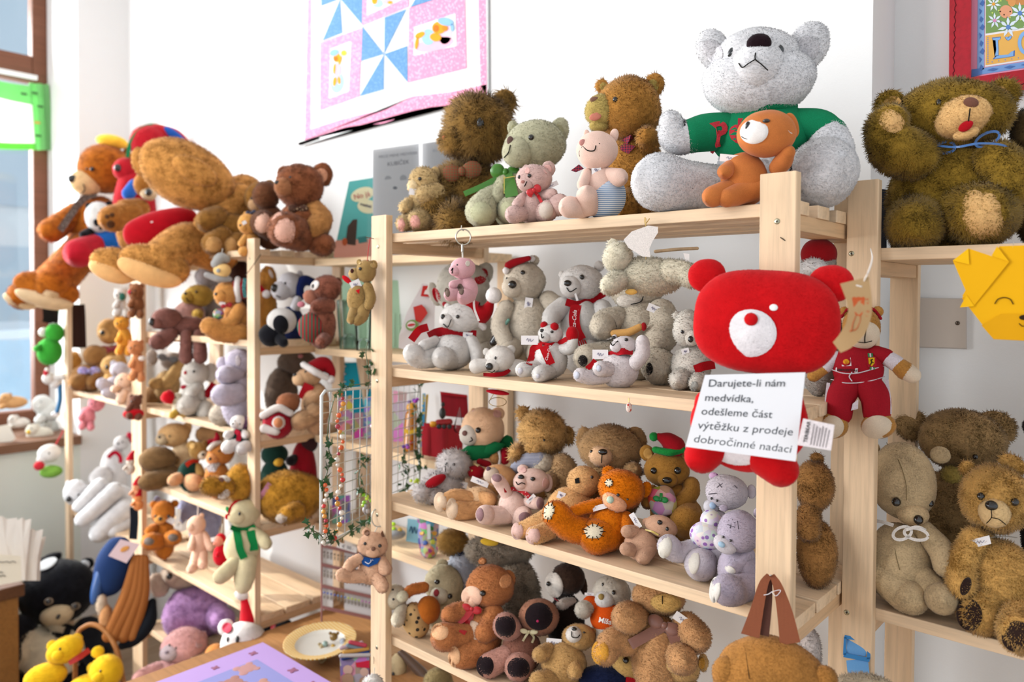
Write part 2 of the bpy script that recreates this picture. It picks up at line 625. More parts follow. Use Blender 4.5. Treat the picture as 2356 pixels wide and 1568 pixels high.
    def Tx(s, name, m, txt, x, y, h, rot=0, z=None, lift=1.2, into=None, parent=None, shear=0.0, weight=0.0, wx=1.0, skew=0.0, label=None):
        """Lettering that follows the surface; (x, y) is the left end of the base line, h the letter size."""
        p = s.part(name, m, 0.0, into, parent, label, smooth=False)
        p.smooth = False
        V2, T = text_mesh(txt, shear, weight)
        a = math.radians(rot)
        ca, sa = math.cos(a), math.sin(a)
        V = []
        for vx, vy in V2:
            ax, ay = vx * h * wx + vy * h * skew, vy * h
            X, Yy = x + ax * ca - ay * sa, y - (ax * sa + ay * ca)
            V.append(s.loc(X, Yy, (z(X, Yy) if callable(z) else z) if z is not None else s.surf(X, Yy) + lift))
        V = np.array(V)
        p.put(V, np.tile((0, 0, 1.0), (len(V), 1)), T)
        return p
    # ---- build
    def done(s, dens=1.0):
        root = empty(s.name, s.P, s.label, s.cat, s.group)
        root.rotation_euler = Matrix(np.array([s.r, s.u, s.c]).T.tolist()).to_euler()
        for p in s.parts:
            V, Nn, T = np.concatenate(p.V), np.concatenate(p.N), np.concatenate(p.T)
            Nn = Nn / np.maximum(np.linalg.norm(Nn, axis=1, keepdims=True), 1e-9)
            if p.fur:
                V, Nn, T = fur(V, Nn, T, p.fur * s.s, s.s, dens)
            p.o = obj(p.name, make_mesh(p.name, V, T, [p.m], N=Nn if p.smooth else None, smooth=p.smooth), p.parent.o if p.parent else root, p.label)
        s.root = root
        return root
def fur(V, Nn, T, length, s, dens):
    A, B, C = V[T[:, 0]], V[T[:, 1]], V[T[:, 2]]
    ar = np.linalg.norm(np.cross(B - A, C - A), axis=1) / 2
    tot = ar.sum()
    px = length / s
    n = int(min(26000, dens * tot / (s * s) / (7.0 if px < 12 else 9.0)))
    if n < 10:
        return V, Nn, T
    f = rng.choice(len(T), n, p=ar / tot)
    u, v = rng.random(n), rng.random(n)
    k = u + v > 1
    u[k], v[k] = 1 - u[k], 1 - v[k]
    w = 1 - u - v
    P = A[f] * w[:, None] + B[f] * u[:, None] + C[f] * v[:, None]
    N0 = Nn[T[f, 0]] * w[:, None] + Nn[T[f, 1]] * u[:, None] + Nn[T[f, 2]] * v[:, None]
    N0 /= np.maximum(np.linalg.norm(N0, axis=1, keepdims=True), 1e-9)
    J = rng.normal(0, 1, (n, 3))
    sw = np.stack([np.sin(P[:, 1] / (s * 30) + P[:, 2] / (s * 23)), np.cos(P[:, 0] / (s * 27) + 1), np.sin(P[:, 0] / (s * 35))], 1)
    dr = N0 * 0.75 + J * 0.28 + sw * 0.30 + np.array([0, -0.45, 0.1])
    dr -= N0 * np.minimum(0, (dr * N0).sum(1) - 0.25)[:, None]
    dr /= np.linalg.norm(dr, axis=1, keepdims=True)
    ln = length * rng.uniform(0.55, 1.15, n)
    fv = N0 * 0.6 + np.array([0, 0, 0.8]) + rng.normal(0, 0.25, (n, 3))
    sd = np.cross(dr, fv)
    sd /= np.maximum(np.linalg.norm(sd, axis=1, keepdims=True), 1e-9)
    wd = s * min(1.5, 0.7 + px * 0.05)
    P = P - N0 * 0.15 * length
    V2 = np.concatenate([P - sd * wd, P + sd * wd, P + dr * ln[:, None]])
    N2 = np.concatenate([N0 + dr * 0.2, N0 + dr * 0.2, N0 + dr * 0.35 + J * 0.1])
    b = len(V)
    i = np.arange(n)
    T2 = np.stack([b + i, b + n + i, b + 2 * n + i], 1)
    return np.concatenate([V, V2]), np.concatenate([Nn, N2]), np.concatenate([T, T2])

BLACK = '#15120f'
def bear(name, label, base, col, head=None, body=None, ears=(), snout=None, nose=None, eyes=(), arms=(), legs=(), pads=(), mouth=None,
         S=None, Y=None, X=None, D=None, fur=5.0, kind='fur', group=None, cat='plush toy', snc=None, nosec=BLACK, earc=None, padc=None, c2=None, bodyc=None, bellyc=None,
         belly=None, limbc=None, headc=None, eyec=BLACK, tags=(), fin=True, tail=None, hz=None, armz=None, legz=None, sfur=None, legc=None, lift=None):
    """A stuffed animal: body, head, two arms, two legs, ears, muzzle, nose, eyes, mouth stitch, soles."""
    t = Thing(name, label, cat, base, S=S, Y=Y, X=X, D=D, group=group)
    M = lambda c: mat(c, kind, c2 if c == col else None)
    F = fur
    Rb = 30.0
    t.head = t.body = None
    yf = t.rest_y(base[0])
    if body and yf is not None:                # the seat reaches the shelf
        body = list(body)
        k = yf - 1.5 - (body[1] + body[3])
        if k > 1 or (k < -2 and S > EYE[2]):
            k = max(-0.5 * body[3], min(k, 1.2 * body[3]))
            body[1] += k / 2
            body[3] += k / 2
    if body:
        Rb = min(body[2], body[3], 85) * 0.92
        t.body = t.E('torso', M(bodyc or col), body[0], body[1], body[2], body[3], body[4] if len(body) > 4 else 0, 0, Rb, fur=F)
        if belly:
            t.Dk('belly_patch', M(bellyc or snc or col), *belly, parent=t.body, fur=F * 0.5, bulge=3)
    if head:
        Rh = min(head[2], head[3]) * 0.95
        z0 = (Rb * 0.25 if body else 0) if hz is None else hz
        t.head = t.E('head', M(headc or col), head[0], head[1], head[2], head[3], head[4] if len(head) > 4 else 0, z0, Rh, fur=F)
        for e in ears:
            ex, ey, er = e[:3]
            er2 = e[3] if len(e) > 3 else er
            rot = e[4] if len(e) > 4 else 0
            h = t.E('ear', M(headc or col), ex, ey, er, er2, rot, z0 - Rh * 0.15, er * 0.45, fur=F, solid=True)
            if earc:
                t.Dk('ear_lining', M(earc), ex + (head[0] - ex) * 0.06, ey + er2 * 0.08, er * 0.62, er2 * 0.62, rot, parent=h, lift=1.5, fur=F * 0.3)
    for k, a in enumerate(arms):
        zs = np.linspace(Rb * 0.35, Rb * 0.95, len(a)) if armz is None else armz[k]
        t.L('arm', M(limbc or col), [(q[0], q[1], q[3] if len(q) > 3 else zs[i], q[2]) for i, q in enumerate(a)], fur=F)
    t.leg = []
    for k, a in enumerate(legs):
        zs = np.linspace(Rb * 0.35, Rb * 1.25, len(a)) if legz is None else list(legz[k])
        q = a[-1]
        fz = t.floor_z(q[0], q[1] + q[2])
        if fz is not None and legz is None and len(q) < 4 and Rb * 0.3 < fz + q[2] * 0.5 < Rb * 3.2:
            zs = np.linspace(Rb * 0.35, fz + q[2] * 0.45, len(a))
        t.leg.append(t.L('leg', M(legc or limbc or col), [(q[0], q[1], q[3] if len(q) > 3 else zs[i], q[2]) for i, q in enumerate(a)], fur=F))
    for k, q in enumerate(pads):
        t.Dk('foot_pad', M(padc or snc or col), q[0], q[1], q[2], q[3], q[4] if len(q) > 4 else 0, parent=t.leg[min(k, len(t.leg) - 1)] if t.leg else None, fur=F * 0.3, bulge=2)
    hd = t.head
    if snout:
        r3 = snout[5] if len(snout) > 5 else min(snout[2], snout[3]) * 0.9
        t.E('muzzle', M(snc or headc or col), snout[0], snout[1], snout[2], snout[3], snout[4] if len(snout) > 4 else 0,
            t.surf(snout[0], snout[1]) - r3 * 0.35, r3, fur=F * 0.6 if sfur is None else sfur, parent=hd)
    if nose:
        nose = tuple(nose) + ((nose[2],) if len(nose) == 3 else ())
        rn = min(nose[2], nose[3])
        t.E('nose', mat(nosec, 'gloss' if nosec == BLACK else 'plush'), nose[0], nose[1], nose[2], nose[3], nose[4] if len(nose) > 4 else 0,
            t.surf(nose[0], nose[1]) + rn * 0.15, rn * 0.7, parent=hd, solid=False, lump=0)
    for e in eyes:
        t.E('eye', mat(eyec, 'gloss'), e[0], e[1], e[2], e[3] if len(e) > 3 else e[2], 0, t.surf(e[0], e[1]) + e[2] * 0.25, e[2] * 0.7, parent=hd, solid=False, lump=0)
    if mouth:
        for mm in (mouth if isinstance(mouth[0], list) else [mouth]):
            t.Cv('mouth_stitch', mat(BLACK, 'cloth'), mm, 1.1, lift=1.0 + F * 0.25, parent=hd)
    for g in tags:
        price_tag(t, *g)
    if fin:
        t.done()
    return t
def price_tag(t, x, y, w, h, rot=0, z=None, ink=True):
    a = math.radians(rot)
    ca, sa = math.cos(a), math.sin(a)
    zz = (t.surf(x, y) + 5) if z is None else z
    pt = [(x + u * ca - v * sa, y - (u * sa + v * ca), zz) for u, v in ((-w / 2, h / 2), (w / 2, h / 2), (w / 2, -h / 2), (-w / 2, -h / 2))]
    p = t.Pl('price_tag', mat('#f4efee', 'paper'), pt, thick=1.2, label='white paper price tag')
    if ink:
        q = [(x + u * w * ca - v * h * sa, y - (u * w * sa + v * h * ca), zz + 0.6) for u, v in ((-.2, 0), (-.12, .2), (-.08, -.15), (.02, .15), (.06, -.15), (.2, .08))]
        t.Cv('handwriting', mat('#8a86a0', 'paper'), q, 0.5, parent=p, n=3)
def bow(t, x, y, w, h, m, rot=0, tails=(), knot=True, part='bow', lift=4.0, loops=True):
    a = math.radians(rot)
    ca, sa = math.cos(a), math.sin(a)
    z = t.surf(x, y) + lift
    p = None
    for sg in ((-1, 1) if loops else ()):
        c = (x + sg * w * 0.28 * ca, y - sg * w * 0.28 * sa)
        p = t.E(part, m, c[0], c[1], w * 0.26, h * 0.5, rot + sg * 8, z, h * 0.25, into=p, solid=False, lump=0.03)
    if knot:
        p = t.E(part, m, x, y, h * 0.24, h * 0.28, rot, z + 2, h * 0.25, into=p, solid=False)
    for tl in ([tails] if tails and not isinstance(tails[-1], (list, tuple)) else tails):
        pts = [(x, y, z)] + [(q[0], q[1], t.surf(q[0], q[1], z - 2) + lift * 0.8) for q in tl[:-1]]
        p = t.R(part, m, pts, tl[-1], into=p)
    return p
def santa_hat(t, brim, tube, pom, red='#b3121d', white='#efe9e6', trim=None, fur=2.0):
    p = t.L('hat', mat(red, 'plush'), tube, fur=0)
    if brim:
        t.L('hat_trim', mat(white, 'fur'), brim, fur=fur, parent=p)
    if pom:
        t.E('pompom', mat(white, 'fur'), pom[0], pom[1], pom[2], z=pom[3] if len(pom) > 3 else t.surf(pom[0], pom[1]) + pom[2] * 0.4, fur=fur, parent=p)
    return p

# ------------------------------------------------------------------ the setting
WHITE, PINE, PINE_D = '#e9e8e7', '#e3c6a4', '#d9b48c'
YW, XC, YN, XL_ = 1.48, -0.433, 1.62, -3.78   # back wall, its outer corner, the set-back wall, the window wall
def structure(o):
    o['kind'] = 'structure'
    return o
def slab(name, lo, hi, m):
    return structure(MB().box(lo, hi, m).build(name))
wallm = mat(WHITE, 'plaster')
slab('floor', (-4.3, -2.5, -0.05), (1.8, 1.8, 0.0), mat('#b9a187', 'woody'))
slab('wall_back', (-3.9, YW, 0), (XC, YW + 0.14, 3.4), wallm)
slab('wall_niche', (XC - 0.2, YN, 0), (1.8, YN + 0.1, 3.4), wallm)
slab('ceiling', (-4.3, -4.5, 3.25), (2.2, 1.8, 3.4), wallm)
w = MB()
w.box((XL_ - 0.442, 1.254, 0), (XL_, YW + 0.1, 3.4), wallm)          # pier beside the window
w.box((XL_ - 0.30, -0.62, 0), (XL_, 1.254, 0.81), mat('#dfe3da', 'plaster'))   # breast wall under the sill
w.box((XL_ - 0.442, -8, 0), (XL_, -0.62, 3.4), wallm)
w.box((XL_ - 0.442, -0.62, 3.1), (XL_, 1.254, 3.4), wallm)
structure(w.build('wall_left'))
slab('window_sill', (XL_ - 0.46, -0.62, 0.81), (XL_ + 0.02, 1.254, 0.85), mat('#7d5a44', 'woody'))
br = mat('#7b4f3a', 'woody')
wf = MB()
XF = XL_ - 0.442
wf.box((XF - 0.04, 1.19, 0.85), (XF + 0.03, 1.254, 3.1), br)
wf.box((XF - 0.04, -0.62, 2.53), (XF + 0.03, 1.19, 2.655), br)
wf.box((XF - 0.04, -0.62, 0.85), (XF + 0.03, 1.19, 0.93), br)
wf.box((XF - 0.04, -0.62, 3.04), (XF + 0.03, 1.19, 3.1), br)
wf.box((XF - 0.04, -0.62, 0.93), (XF + 0.03, -0.55, 3.04), br)
win = structure(wf.build('window_1', bevel=0.006))
gl = MB().box((XF - 0.012, -0.55, 0.93), (XF - 0.006, 1.19, 2.53), mat('#f4fbff', 'pane')).build('window_pane', win)
gl2 = MB().box((XF - 0.012, -0.55, 2.655), (XF - 0.006, 1.19, 3.04), mat('#f4fbff', 'pane')).build('window_pane', win)
slab('street_ground', (-14, -5, -0.25), (XF - 0.1, 9, -0.15), mat('#dadada', 'plaster'))
fac = MB().box((-13.2, -5, -0.15), (-13, 9, 7), mat('#dfe6ea', 'plaster'))
for k in range(7):
    for j in range(3):
        fac.box((-13.02, -4 + k * 1.8, 0.7 + j * 2.1), (-12.96, -3.1 + k * 1.8, 2.2 + j * 2.1), mat('#b9cbd8', 'plastic'))
structure(fac.build('street_front_wall'))

# car parked outside the window
car = empty('parked_car', (-6.6, 1.3, -0.15), 'pale blue-grey car parked in the street outside the window', 'car')
cp = mat('#c9d8e4', 'plastic')
prof = [(-2.0, .32), (-2.05, .75), (-1.25, .88), (-.7, 1.38), (.7, 1.42), (1.35, .95), (2.0, .85), (2.05, .35)]
cb = MB()
L0 = [np.array((-0.75, y, z)) for y, z in prof]
L1 = [np.array((0.75, y, z)) for y, z in prof]
n8 = len(prof)
cb.poly([L1[i] for i in range(n8)], cp)
cb.poly([L0[n8 - 1 - i] for i in range(n8)], cp)
for i in range(n8):
    j = (i + 1) % n8
    cb.add([L0[i], L0[j], L1[j], L1[i]], [(0, 1, 2), (0, 2, 3)], cp)
cb.build('car_body', car)
MB().add([(0.755, -1.05, .93), (0.755, -.62, 1.32), (0.755, .0, 1.34), (0.755, .0, .93)], [(0, 2, 1), (0, 3, 2)], mat('#9fbfd8', 'plastic')).build('car_window', car)
MB().add([(0.755, .06, .93), (0.755, .06, 1.34), (0.755, .62, 1.34), (0.755, 1.15, .93)], [(0, 2, 1), (0, 3, 2)], mat('#9fbfd8', 'plastic')).build('car_window', car)
for wy in (-1.25, 1.3):
    V, T = ico(24, 16)
    MB().add(V * (0.12, 0.33, 0.33) + (0.72, wy, 0.33), T, mat('#7d8c98', 'plastic')).build('wheel', car, smooth=True)
# green window curtain
gc = mat('#8fd08a', 'sheer')
wc = mat('#f7f7f2', 'sheer')
t = empty('window_curtain', (XF + 0.1, 0.9, 2.5), 'short light green curtain with a white centre hanging in the window', 'curtain')
def cpt(x, y, X=XF + 0.075):
    return atX(x, y, X)
def curtain(name, pts, m, wave=0.006):
    a, b, c, d = [cpt(*p) for p in pts]          # top left, top right, bottom right, bottom left
    V, T = [], []
    nu, nv = 24, 8
    for j in range(nv + 1):
        for i in range(nu + 1):
            u, v = i / nu, j / nv
            p = (a * (1 - u) + b * u) * (1 - v) + (d * (1 - u) + c * u) * v
            p = p + np.array([wave * math.sin(u * 14), 0, 0])
            V.append(p)
    for j in range(nv):
        for i in range(nu):
            k = j * (nu + 1) + i
            T += [(k, k + 1, k + nu + 2), (k, k + nu + 2, k + nu + 1)]
    V = np.array(V)
    V2 = V - np.array([0.003, 0, 0])
    n = len(V)
    T = T + [(c_ + n, b_ + n, a_ + n) for a_, b_, c_ in T]
    return obj(name, make_mesh(name, np.concatenate([V, V2]) - np.array(t.location), T, [m]), t)
curtain('valance', [(-160, 160), (70, 198), (74, 242), (-160, 190)], gc)
curtain('centre_panel', [(-160, 190), (74, 242), (80, 330), (-160, 322)], wc)
curtain('hem', [(-160, 322), (80, 330), (82, 345), (-160, 338)], mat('#7cc95c', 'sheer'))
curtain('side_panel', [(66, 190), (112, 194), (124, 345), (78, 345)], gc, 0.003)
for x, y in ((80, 214), (93, 245), (88, 312), (55, 216), (86, 282)):
    p = cpt(x, y, XF + 0.086)
    p = p - np.array(t.location)
    MB().box(p - (0.001, 0.012, 0.005), p + (0.002, 0.012, 0.005), mat('#4d6b48' if y != 282 else '#e0a05a', 'cloth')).build('printed_motif', t)
cr = MB().box((XF + 0.05, -0.6, 2.535), (XF + 0.07, 1.2, 2.555), mat('#eef0ee', 'plastic')).build('curtain_rod', t)
cr.location = -Vector(t.location)

# ------------------------------------------------------------------ pine racks
def rack(name, label, X0, X1, Y0, depth, w, th, ztop, levels, slats, top_slats=None, screws=()):
    root = empty(name, ((X0 + X1) / 2, Y0 + depth / 2, 0), label, 'shelf rack')
    off = np.array([(X0 + X1) / 2, Y0 + depth / 2, 0])
    pw = mat(PINE, 'wood')
    px_ = mat(PINE, 'woodx')
    py_ = mat(PINE_D, 'woody')
    def pb(nm, lo, hi, m, parent=root, bev=0.0015, mesh_c=True):
        lo, hi = np.array(lo, float), np.array(hi, float)
        c = (lo + hi) / 2
        o = MB().box(lo - c, hi - c, m).build(nm, parent, bevel=bev)
        o.location = tuple(c - off) if parent is root else tuple(c - off - np.array(parent.location))
        return o
    posts = []
    for X in (X0, X1 - w):
        for Y in (Y0, Y0 + depth - th):
            posts.append(pb('post', (X, Y, 0), (X + w, Y + th, ztop), pw))
    for z in levels:
        top = z == max(levels)
        for X in (X0 + 0.002, X1 - w + 0.002):
            pb('side_rail', (X, Y0 + th + 0.0003, z - 0.0188 - 0.0215), (X + w - 0.005, Y0 + depth - th - 0.0003, z - 0.0189), py_)
        sh = None
        for a, b in (top_slats if top and top_slats else slats):
            lo, hi = np.array((X0 + 0.0005, Y0 + th + 0.0006 + a, z - 0.0186)), np.array((X1 - 0.0005, Y0 + th + 0.0006 + b, z))
            c = (lo + hi) / 2
            bx = MB().box(lo - c, hi - c, px_)
            sh = bx.build('shelf_slat', root, bevel=0.0015)
            sh.location = tuple(c - off)
    V, T = ico(12, 8)
    for x, y in screws:
        P = atY(x, y, Y0)
        p = posts[0] if abs(P[0] - X0) < w else posts[2]
        q = P - off - np.array(p.location)
        q[1] = -th / 2
        s = MB().add(V * (0.0042, 0.0012, 0.0042), T, mat('#a9a48c', 'metal')).build('screw', p, smooth=True)
        s.location = tuple(q)
        s2 = MB().add(V * (0.0016, 0.0006, 0.0016) - np.array((0, 0.0012, 0)), T, mat('#2b2620', 'plastic')).build('screw', p, smooth=True)
        s2.location = tuple(q)
    return root
Z1, Z2, Z3, Z4, Z5 = 1.6312, 1.347, 1.0621, 0.7736, 0.487     # main rack shelf tops
SL = [(0, .075), (.083, .165), (.173, .258)]
TSL = [(0, .032), (.066, .112), (.142, .188), (.214, .258)]
rack('shelf_rack', 'pine rack in the middle, five shelves of plush toys, polar bears on its second shelf', -1.2954, -0.3854, 1.0, 0.313, 0.0507, 0.0174,
     1.6693, [Z1, Z2, Z3, Z4, Z5], SL, TSL, [(870, 567), (868, 876), (868, 1184), (867, 1489), (1788, 509)])
A1, A3, A5 = 1.632, 1.096, 0.583
rack('shelf_rack', 'pine rack nearest the window, orange bear sitting on top', -3.533, -2.796, 1.112, 0.31, 0.042, 0.0186, 1.666, [A1, A3, A5], SL, TSL)
B1, B2, B3, B4, B5 = 1.632, 1.366, 1.096, 0.834, 0.57
rack('shelf_rack', 'pine rack in the middle of the left side, brown teddy seated on top', -2.795, -1.976, 1.112, 0.31, 0.042, 0.0186, 1.662,
     [B1, B2, B3, B4, B5, 0.303], SL, TSL, [(575, 594)])
R1, R3 = 1.5756, 1.028
rack('shelf_rack', 'pine rack at the right edge with the mossy green-brown bear on top', -0.3845, 0.45, 1.20, 0.25, 0.045, 0.0175, 1.6777, [R1, R3],
     [(0, .07), (.08, .14), (.15, .212)], None, [(1959, 583), (1948, 1408)])
C1, C2, C3, C4 = 1.6095, 1.341, 1.073, 0.803
cs = empty('corner_shelf', (-1.63, 1.4, 0), 'pine wall shelves between the two racks, glasses and books on them', 'wall shelf')
for z in (C1, C2, C3, C4):
    o = MB().box((-0.3435, -0.075, -0.0205), (0.325, 0.079, 0), mat('#eccfa8', 'woodx')).build('shelf_board', cs, bevel=0.0015)
    o.location = (0, -0.015, z)
for X in (-0.31, 0.30):
    o = MB().box((-0.02, -0.012, -0.8), (0.02, 0.012, 0.8), mat(PINE, 'wood')).build('upright', cs, bevel=0.0015)
    o.location = (X, 0.067, 0.8)
TB = 0.53
tb = empty('side_table', (-1.635, 1.17, 0), 'low wooden table under the wall shelves, plate and panda on it', 'table')
o = MB().box((-0.325, -0.48, -0.03), (0.325, 0.28, 0), mat('#a8794c', 'woodx')).build('tabletop', tb, bevel=0.003)
o.location = (0, 0, TB)
for X in (-0.29, 0.29):
    for Y in (-0.44, 0.24):
        o = MB().box((-0.02, -0.02, -TB + 0.03), (0.02, 0.02, 0), mat('#a8794c', 'wood')).build('leg', tb)
        o.location = (X, Y, TB - 0.03)

# ------------------------------------------------------------------ patchwork quilt on the back wall
q = empty('patchwork_quilt', atY(905, 150, YW - 0.006), 'pink, white and blue pinwheel patchwork quilt with bear pictures', 'quilt')
qo = np.array(q.location)
PINKD, QW, BLU = mat('#eb93b4', 'spots', '#f6cbdb', 130.0), mat('#eceeee', 'cloth'), mat('#5f8fbd', 'spots', '#7fa9d0', 150.0)
qm = MB()
def qp(pts, m, k):
    pp = [atY(x, y, YW - 0.010 - 0.0006 * k) - qo for x, y in pts]
    qm.poly(pp, m)
def qborder(pts):
    return pts
sheet = [(706, -80), (1120, -130), (1122, 222), (1060, 240), (1000, 248), (930, 262), (880, 286), (800, 305), (740, 322), (694, 336)]
f3 = [atY(x, y, YW - 0.010) - qo for x, y in sheet]
b3 = [p + (0, 0.007, 0) for p in f3]
qm.poly(f3[::-1], QW)
for i in range(len(f3)):
    j = (i + 1) % len(f3)
    qm.add([f3[i], f3[j], b3[j], b3[i]], [(0, 1, 2), (0, 2, 3)], QW)
P_ = lambda x, y: (660 + x / 3.92, y / 3.92)
qp([P_(160, 1265), P_(290, 1235), P_(430, 1190), P_(520, 1150), P_(640, 1130), P_(860, 1115), P_(940, 1090), P_(1130, 1000), P_(1300, 965), P_(1500, 945), P_(1800, 880), P_(1800, 760),
    P_(1480, 830), P_(1130, 870), P_(900, 985), P_(680, 1030), P_(480, 1080), P_(215, 1165)], PINKD, 1)
qp([P_(160, 1265), P_(215, 1165), P_(222, -300), P_(195, -300)], PINKD, 1)
qp([P_(1720, -300), P_(1790, -300), P_(1805, 880), P_(1745, 770)], PINKD, 1)
def block(a, b, c, d, m, k=2):
    qp([P_(*a), P_(*b), P_(*c), P_(*d)], m, k)
def mixp(a, b, t):
    return (a[0] + (b[0] - a[0]) * t, a[1] + (b[1] - a[1]) * t)
def pinwheel(a, b, c, d, e, k=2):               # corners a b c d clockwise from top left, centre e
    ab, bc, cd, da = mixp(a, b, .5), mixp(b, c, .5), mixp(c, d, .5), mixp(d, a, .5)
    for tri in ((a, e, da), (ab, b, e), (bc, e, c), (cd, d, e)):
        qp([P_(*v) for v in tri], BLU, k)
pinwheel((680, 235), (1080, 80), (1092, 745), (655, 868), (877, 487))
pinwheel((300, -260), (690, -390), (680, 225), (320, 368), (480, -10))
pinwheel((1120, -540), (1600, -700), (1605, -90), (1110, 70), (1350, -320))
block((300, 380), (680, 250), (655, 868), (298, 998), PINKD)
block((1100, 70), (1605, -90), (1622, 615), (1092, 745), PINKD)
block((690, -390), (1120, -540), (1100, 60), (680, 232), PINKD)
block((395, 440), (580, 372), (560, 822), (380, 888), QW, 3)
block((1150, 245), (1520, 120), (1530, 415), (1145, 500), QW, 3)
block((730, -200), (1040, -290), (1030, 0), (722, 140), QW, 3)
def qell(x, y, rx, ry, rot, c, k):
    a = math.radians(rot)
    pts = [P_(x + rx * math.cos(t) * math.cos(a) - ry * math.sin(t) * math.sin(a), y + rx * math.cos(t) * math.sin(a) + ry * math.sin(t) * math.cos(a)) for t in np.linspace(0, 6.28, 17)[:-1]]
    qp(pts, mat(c, 'cloth'), k)
for a in ((455, 745, 62, 95, 8, '#a9cdea', 4), (450, 520, 34, 42, 0, '#e8a32a', 5), (440, 530, 18, 22, 0, '#c9762a', 6), (425, 475, 42, 30, -20, '#8fb9e2', 6), (455, 630, 36, 62, 0, '#f3b9cd', 5),
          (428, 620, 12, 50, 5, '#e8a32a', 6), (480, 545, 10, 42, 15, '#e8a32a', 6), (512, 478, 26, 26, 0, '#f2bf45', 6), (430, 735, 16, 42, 8, '#e8a32a', 6), (470, 725, 14, 36, -5, '#e8a32a', 6),
          (1330, 400, 180, 60, -12, '#f3b9cd', 4), (1430, 310, 60, 90, 10, '#f6c6d6', 4), (1275, 335, 62, 75, 0, '#9ec4e8', 5), (1340, 335, 52, 38, 10, '#eda02c', 6), (1370, 250, 62, 56, 0, '#eda02c', 6),
          (1345, 255, 26, 32, 0, '#cf7426', 7), (1425, 255, 26, 26, 0, '#d98a2c', 7), (1430, 195, 72, 36, 12, '#8fbbe6', 7), (1490, 250, 16, 36, 0, '#8fbbe6', 7), (1200, 315, 48, 26, -25, '#eda02c', 6),
          (1170, 390, 16, 55, 8, '#eda02c', 6), (790, 5, 26, 34, 0, '#e8a32a', 5), (820, 30, 50, 40, 0, '#a9cdea', 4), (910, 15, 44, 24, 0, '#f3b9cd', 4), (930, 22, 24, 14, 0, '#eda02c', 5)):
    qell(*a)
qs = qm.build('quilt_top', q)
lb = MB()
pp = [atY(x, y, YW - 0.013) - qo for x, y in ((686, 328), (732, 314), (734, 319), (688, 335))]
lb.poly(pp[::-1], mat('#dfe2e0', 'cloth'))
lb.poly(pp, mat('#dfe2e0', 'cloth')).build('quilt_label', q)

# ------------------------------------------------------------------ middle rack, top shelf
YT = 1.05
CREAM, TAN, BROWN, WHT = '#d9cbb2', '#bd915e', '#7d5130', '#e4dfdb'
bear('teddy_bear', 'small golden bear covering its mouth, at the post end of the top shelf', (972, 536), '#b99c6c', S=Z1, Y=1.08, fur=8, head=(976, 416, 33, 31), body=(975, 485, 40, 48),
     ears=[(1001, 397, 12, 14), (966, 393, 8, 8)], snout=(953, 428, 16, 15), eyes=[(966, 411, 4.5)], padc='#d99a8f', snc='#cdb58c',
     arms=[[(1008, 440, 20), (1000, 444, 25), (978, 447, 21)], [(945, 465, 12), (932, 477, 13)]], legs=[[(985, 500, 30), (958, 507, 21)], [(950, 505, 22), (927, 514, 15)]],
     pads=[(955, 512, 12, 18, 5), (923, 517, 9, 16, 5)], tags=[(952, 441, 22, 15, -8, None, False)])
t = bear('teddy_bear', 'shaggy dark brown bear with a plaid bow, leaning on the wall under the quilt', (1080, 556), '#84622c', S=Z1, Y=1.19, fur=25, c2='#2c1d0e', head=(1102, 296, 74, 74, 20), body=(1078, 460, 84, 88),
         ears=[(1160, 236, 26, 30, -20), (1060, 240, 16, 16)], snout=(1046, 325, 34, 32), nose=(1022, 316, 5, 5), nosec='#a5623c', eyes=[(1105, 283, 9, 13)], arms=[[(1030, 420, 30), (1000, 470, 30)]],
         legs=[[(1070, 500, 42), (1045, 510, 40)]], fin=False)
bow(t, 1063, 394, 84, 40, mat('#6a5a38', 'check', '#8c3f28', 55.0), 10, lift=22, tails=[(1040, 405), (1028, 412), 14])
t.done()
t = bear('teddy_bear', 'sage green bear with a shiny green ribbon on the top shelf', (1150, 528), '#a09d82', S=Z1, Y=1.13, fur=4, kind='plush', head=(1231, 334, 72, 56, 5), body=(1185, 450, 56, 62),
         ears=[(1285, 303, 23, 33, -15), (1180, 294, 13, 17)], earc='#8f8b6a', snout=(1192, 349, 37, 35), nose=(1174, 324, 8, 11), nosec='#57403a', eyes=[(1222, 316, 7)], mouth=[(1174, 334), (1170, 350), (1160, 362)],
         arms=[[(1160, 420, 20), (1145, 455, 18)]], legs=[[(1140, 452, 28), (1118, 470, 32), (1107, 486, 35)], [(1185, 460, 28), (1175, 483, 30)]], pads=[(1104, 490, 28, 30), (1166, 487, 21, 28)], padc='#a6a686', fin=False)
gs = mat('#3d7a1c', 'satin')
bow(t, 1163, 396, 64, 34, gs, -8, lift=8, tails=[(1140, 412), (1105, 430), (1068, 446), 13])
t.R('ribbon_tail', gs, [(1163, 398), (1172, 425), (1178, 452)], 30, lift=9)
t.R('ribbon_tail', mat('#d9c25c', 'satin'), [(1160, 405), (1160, 445)], 2, lift=11)
t.R('ribbon_tail', mat('#d9c25c', 'satin'), [(1158, 410), (1185, 405)], 2, lift=11)
t.done()
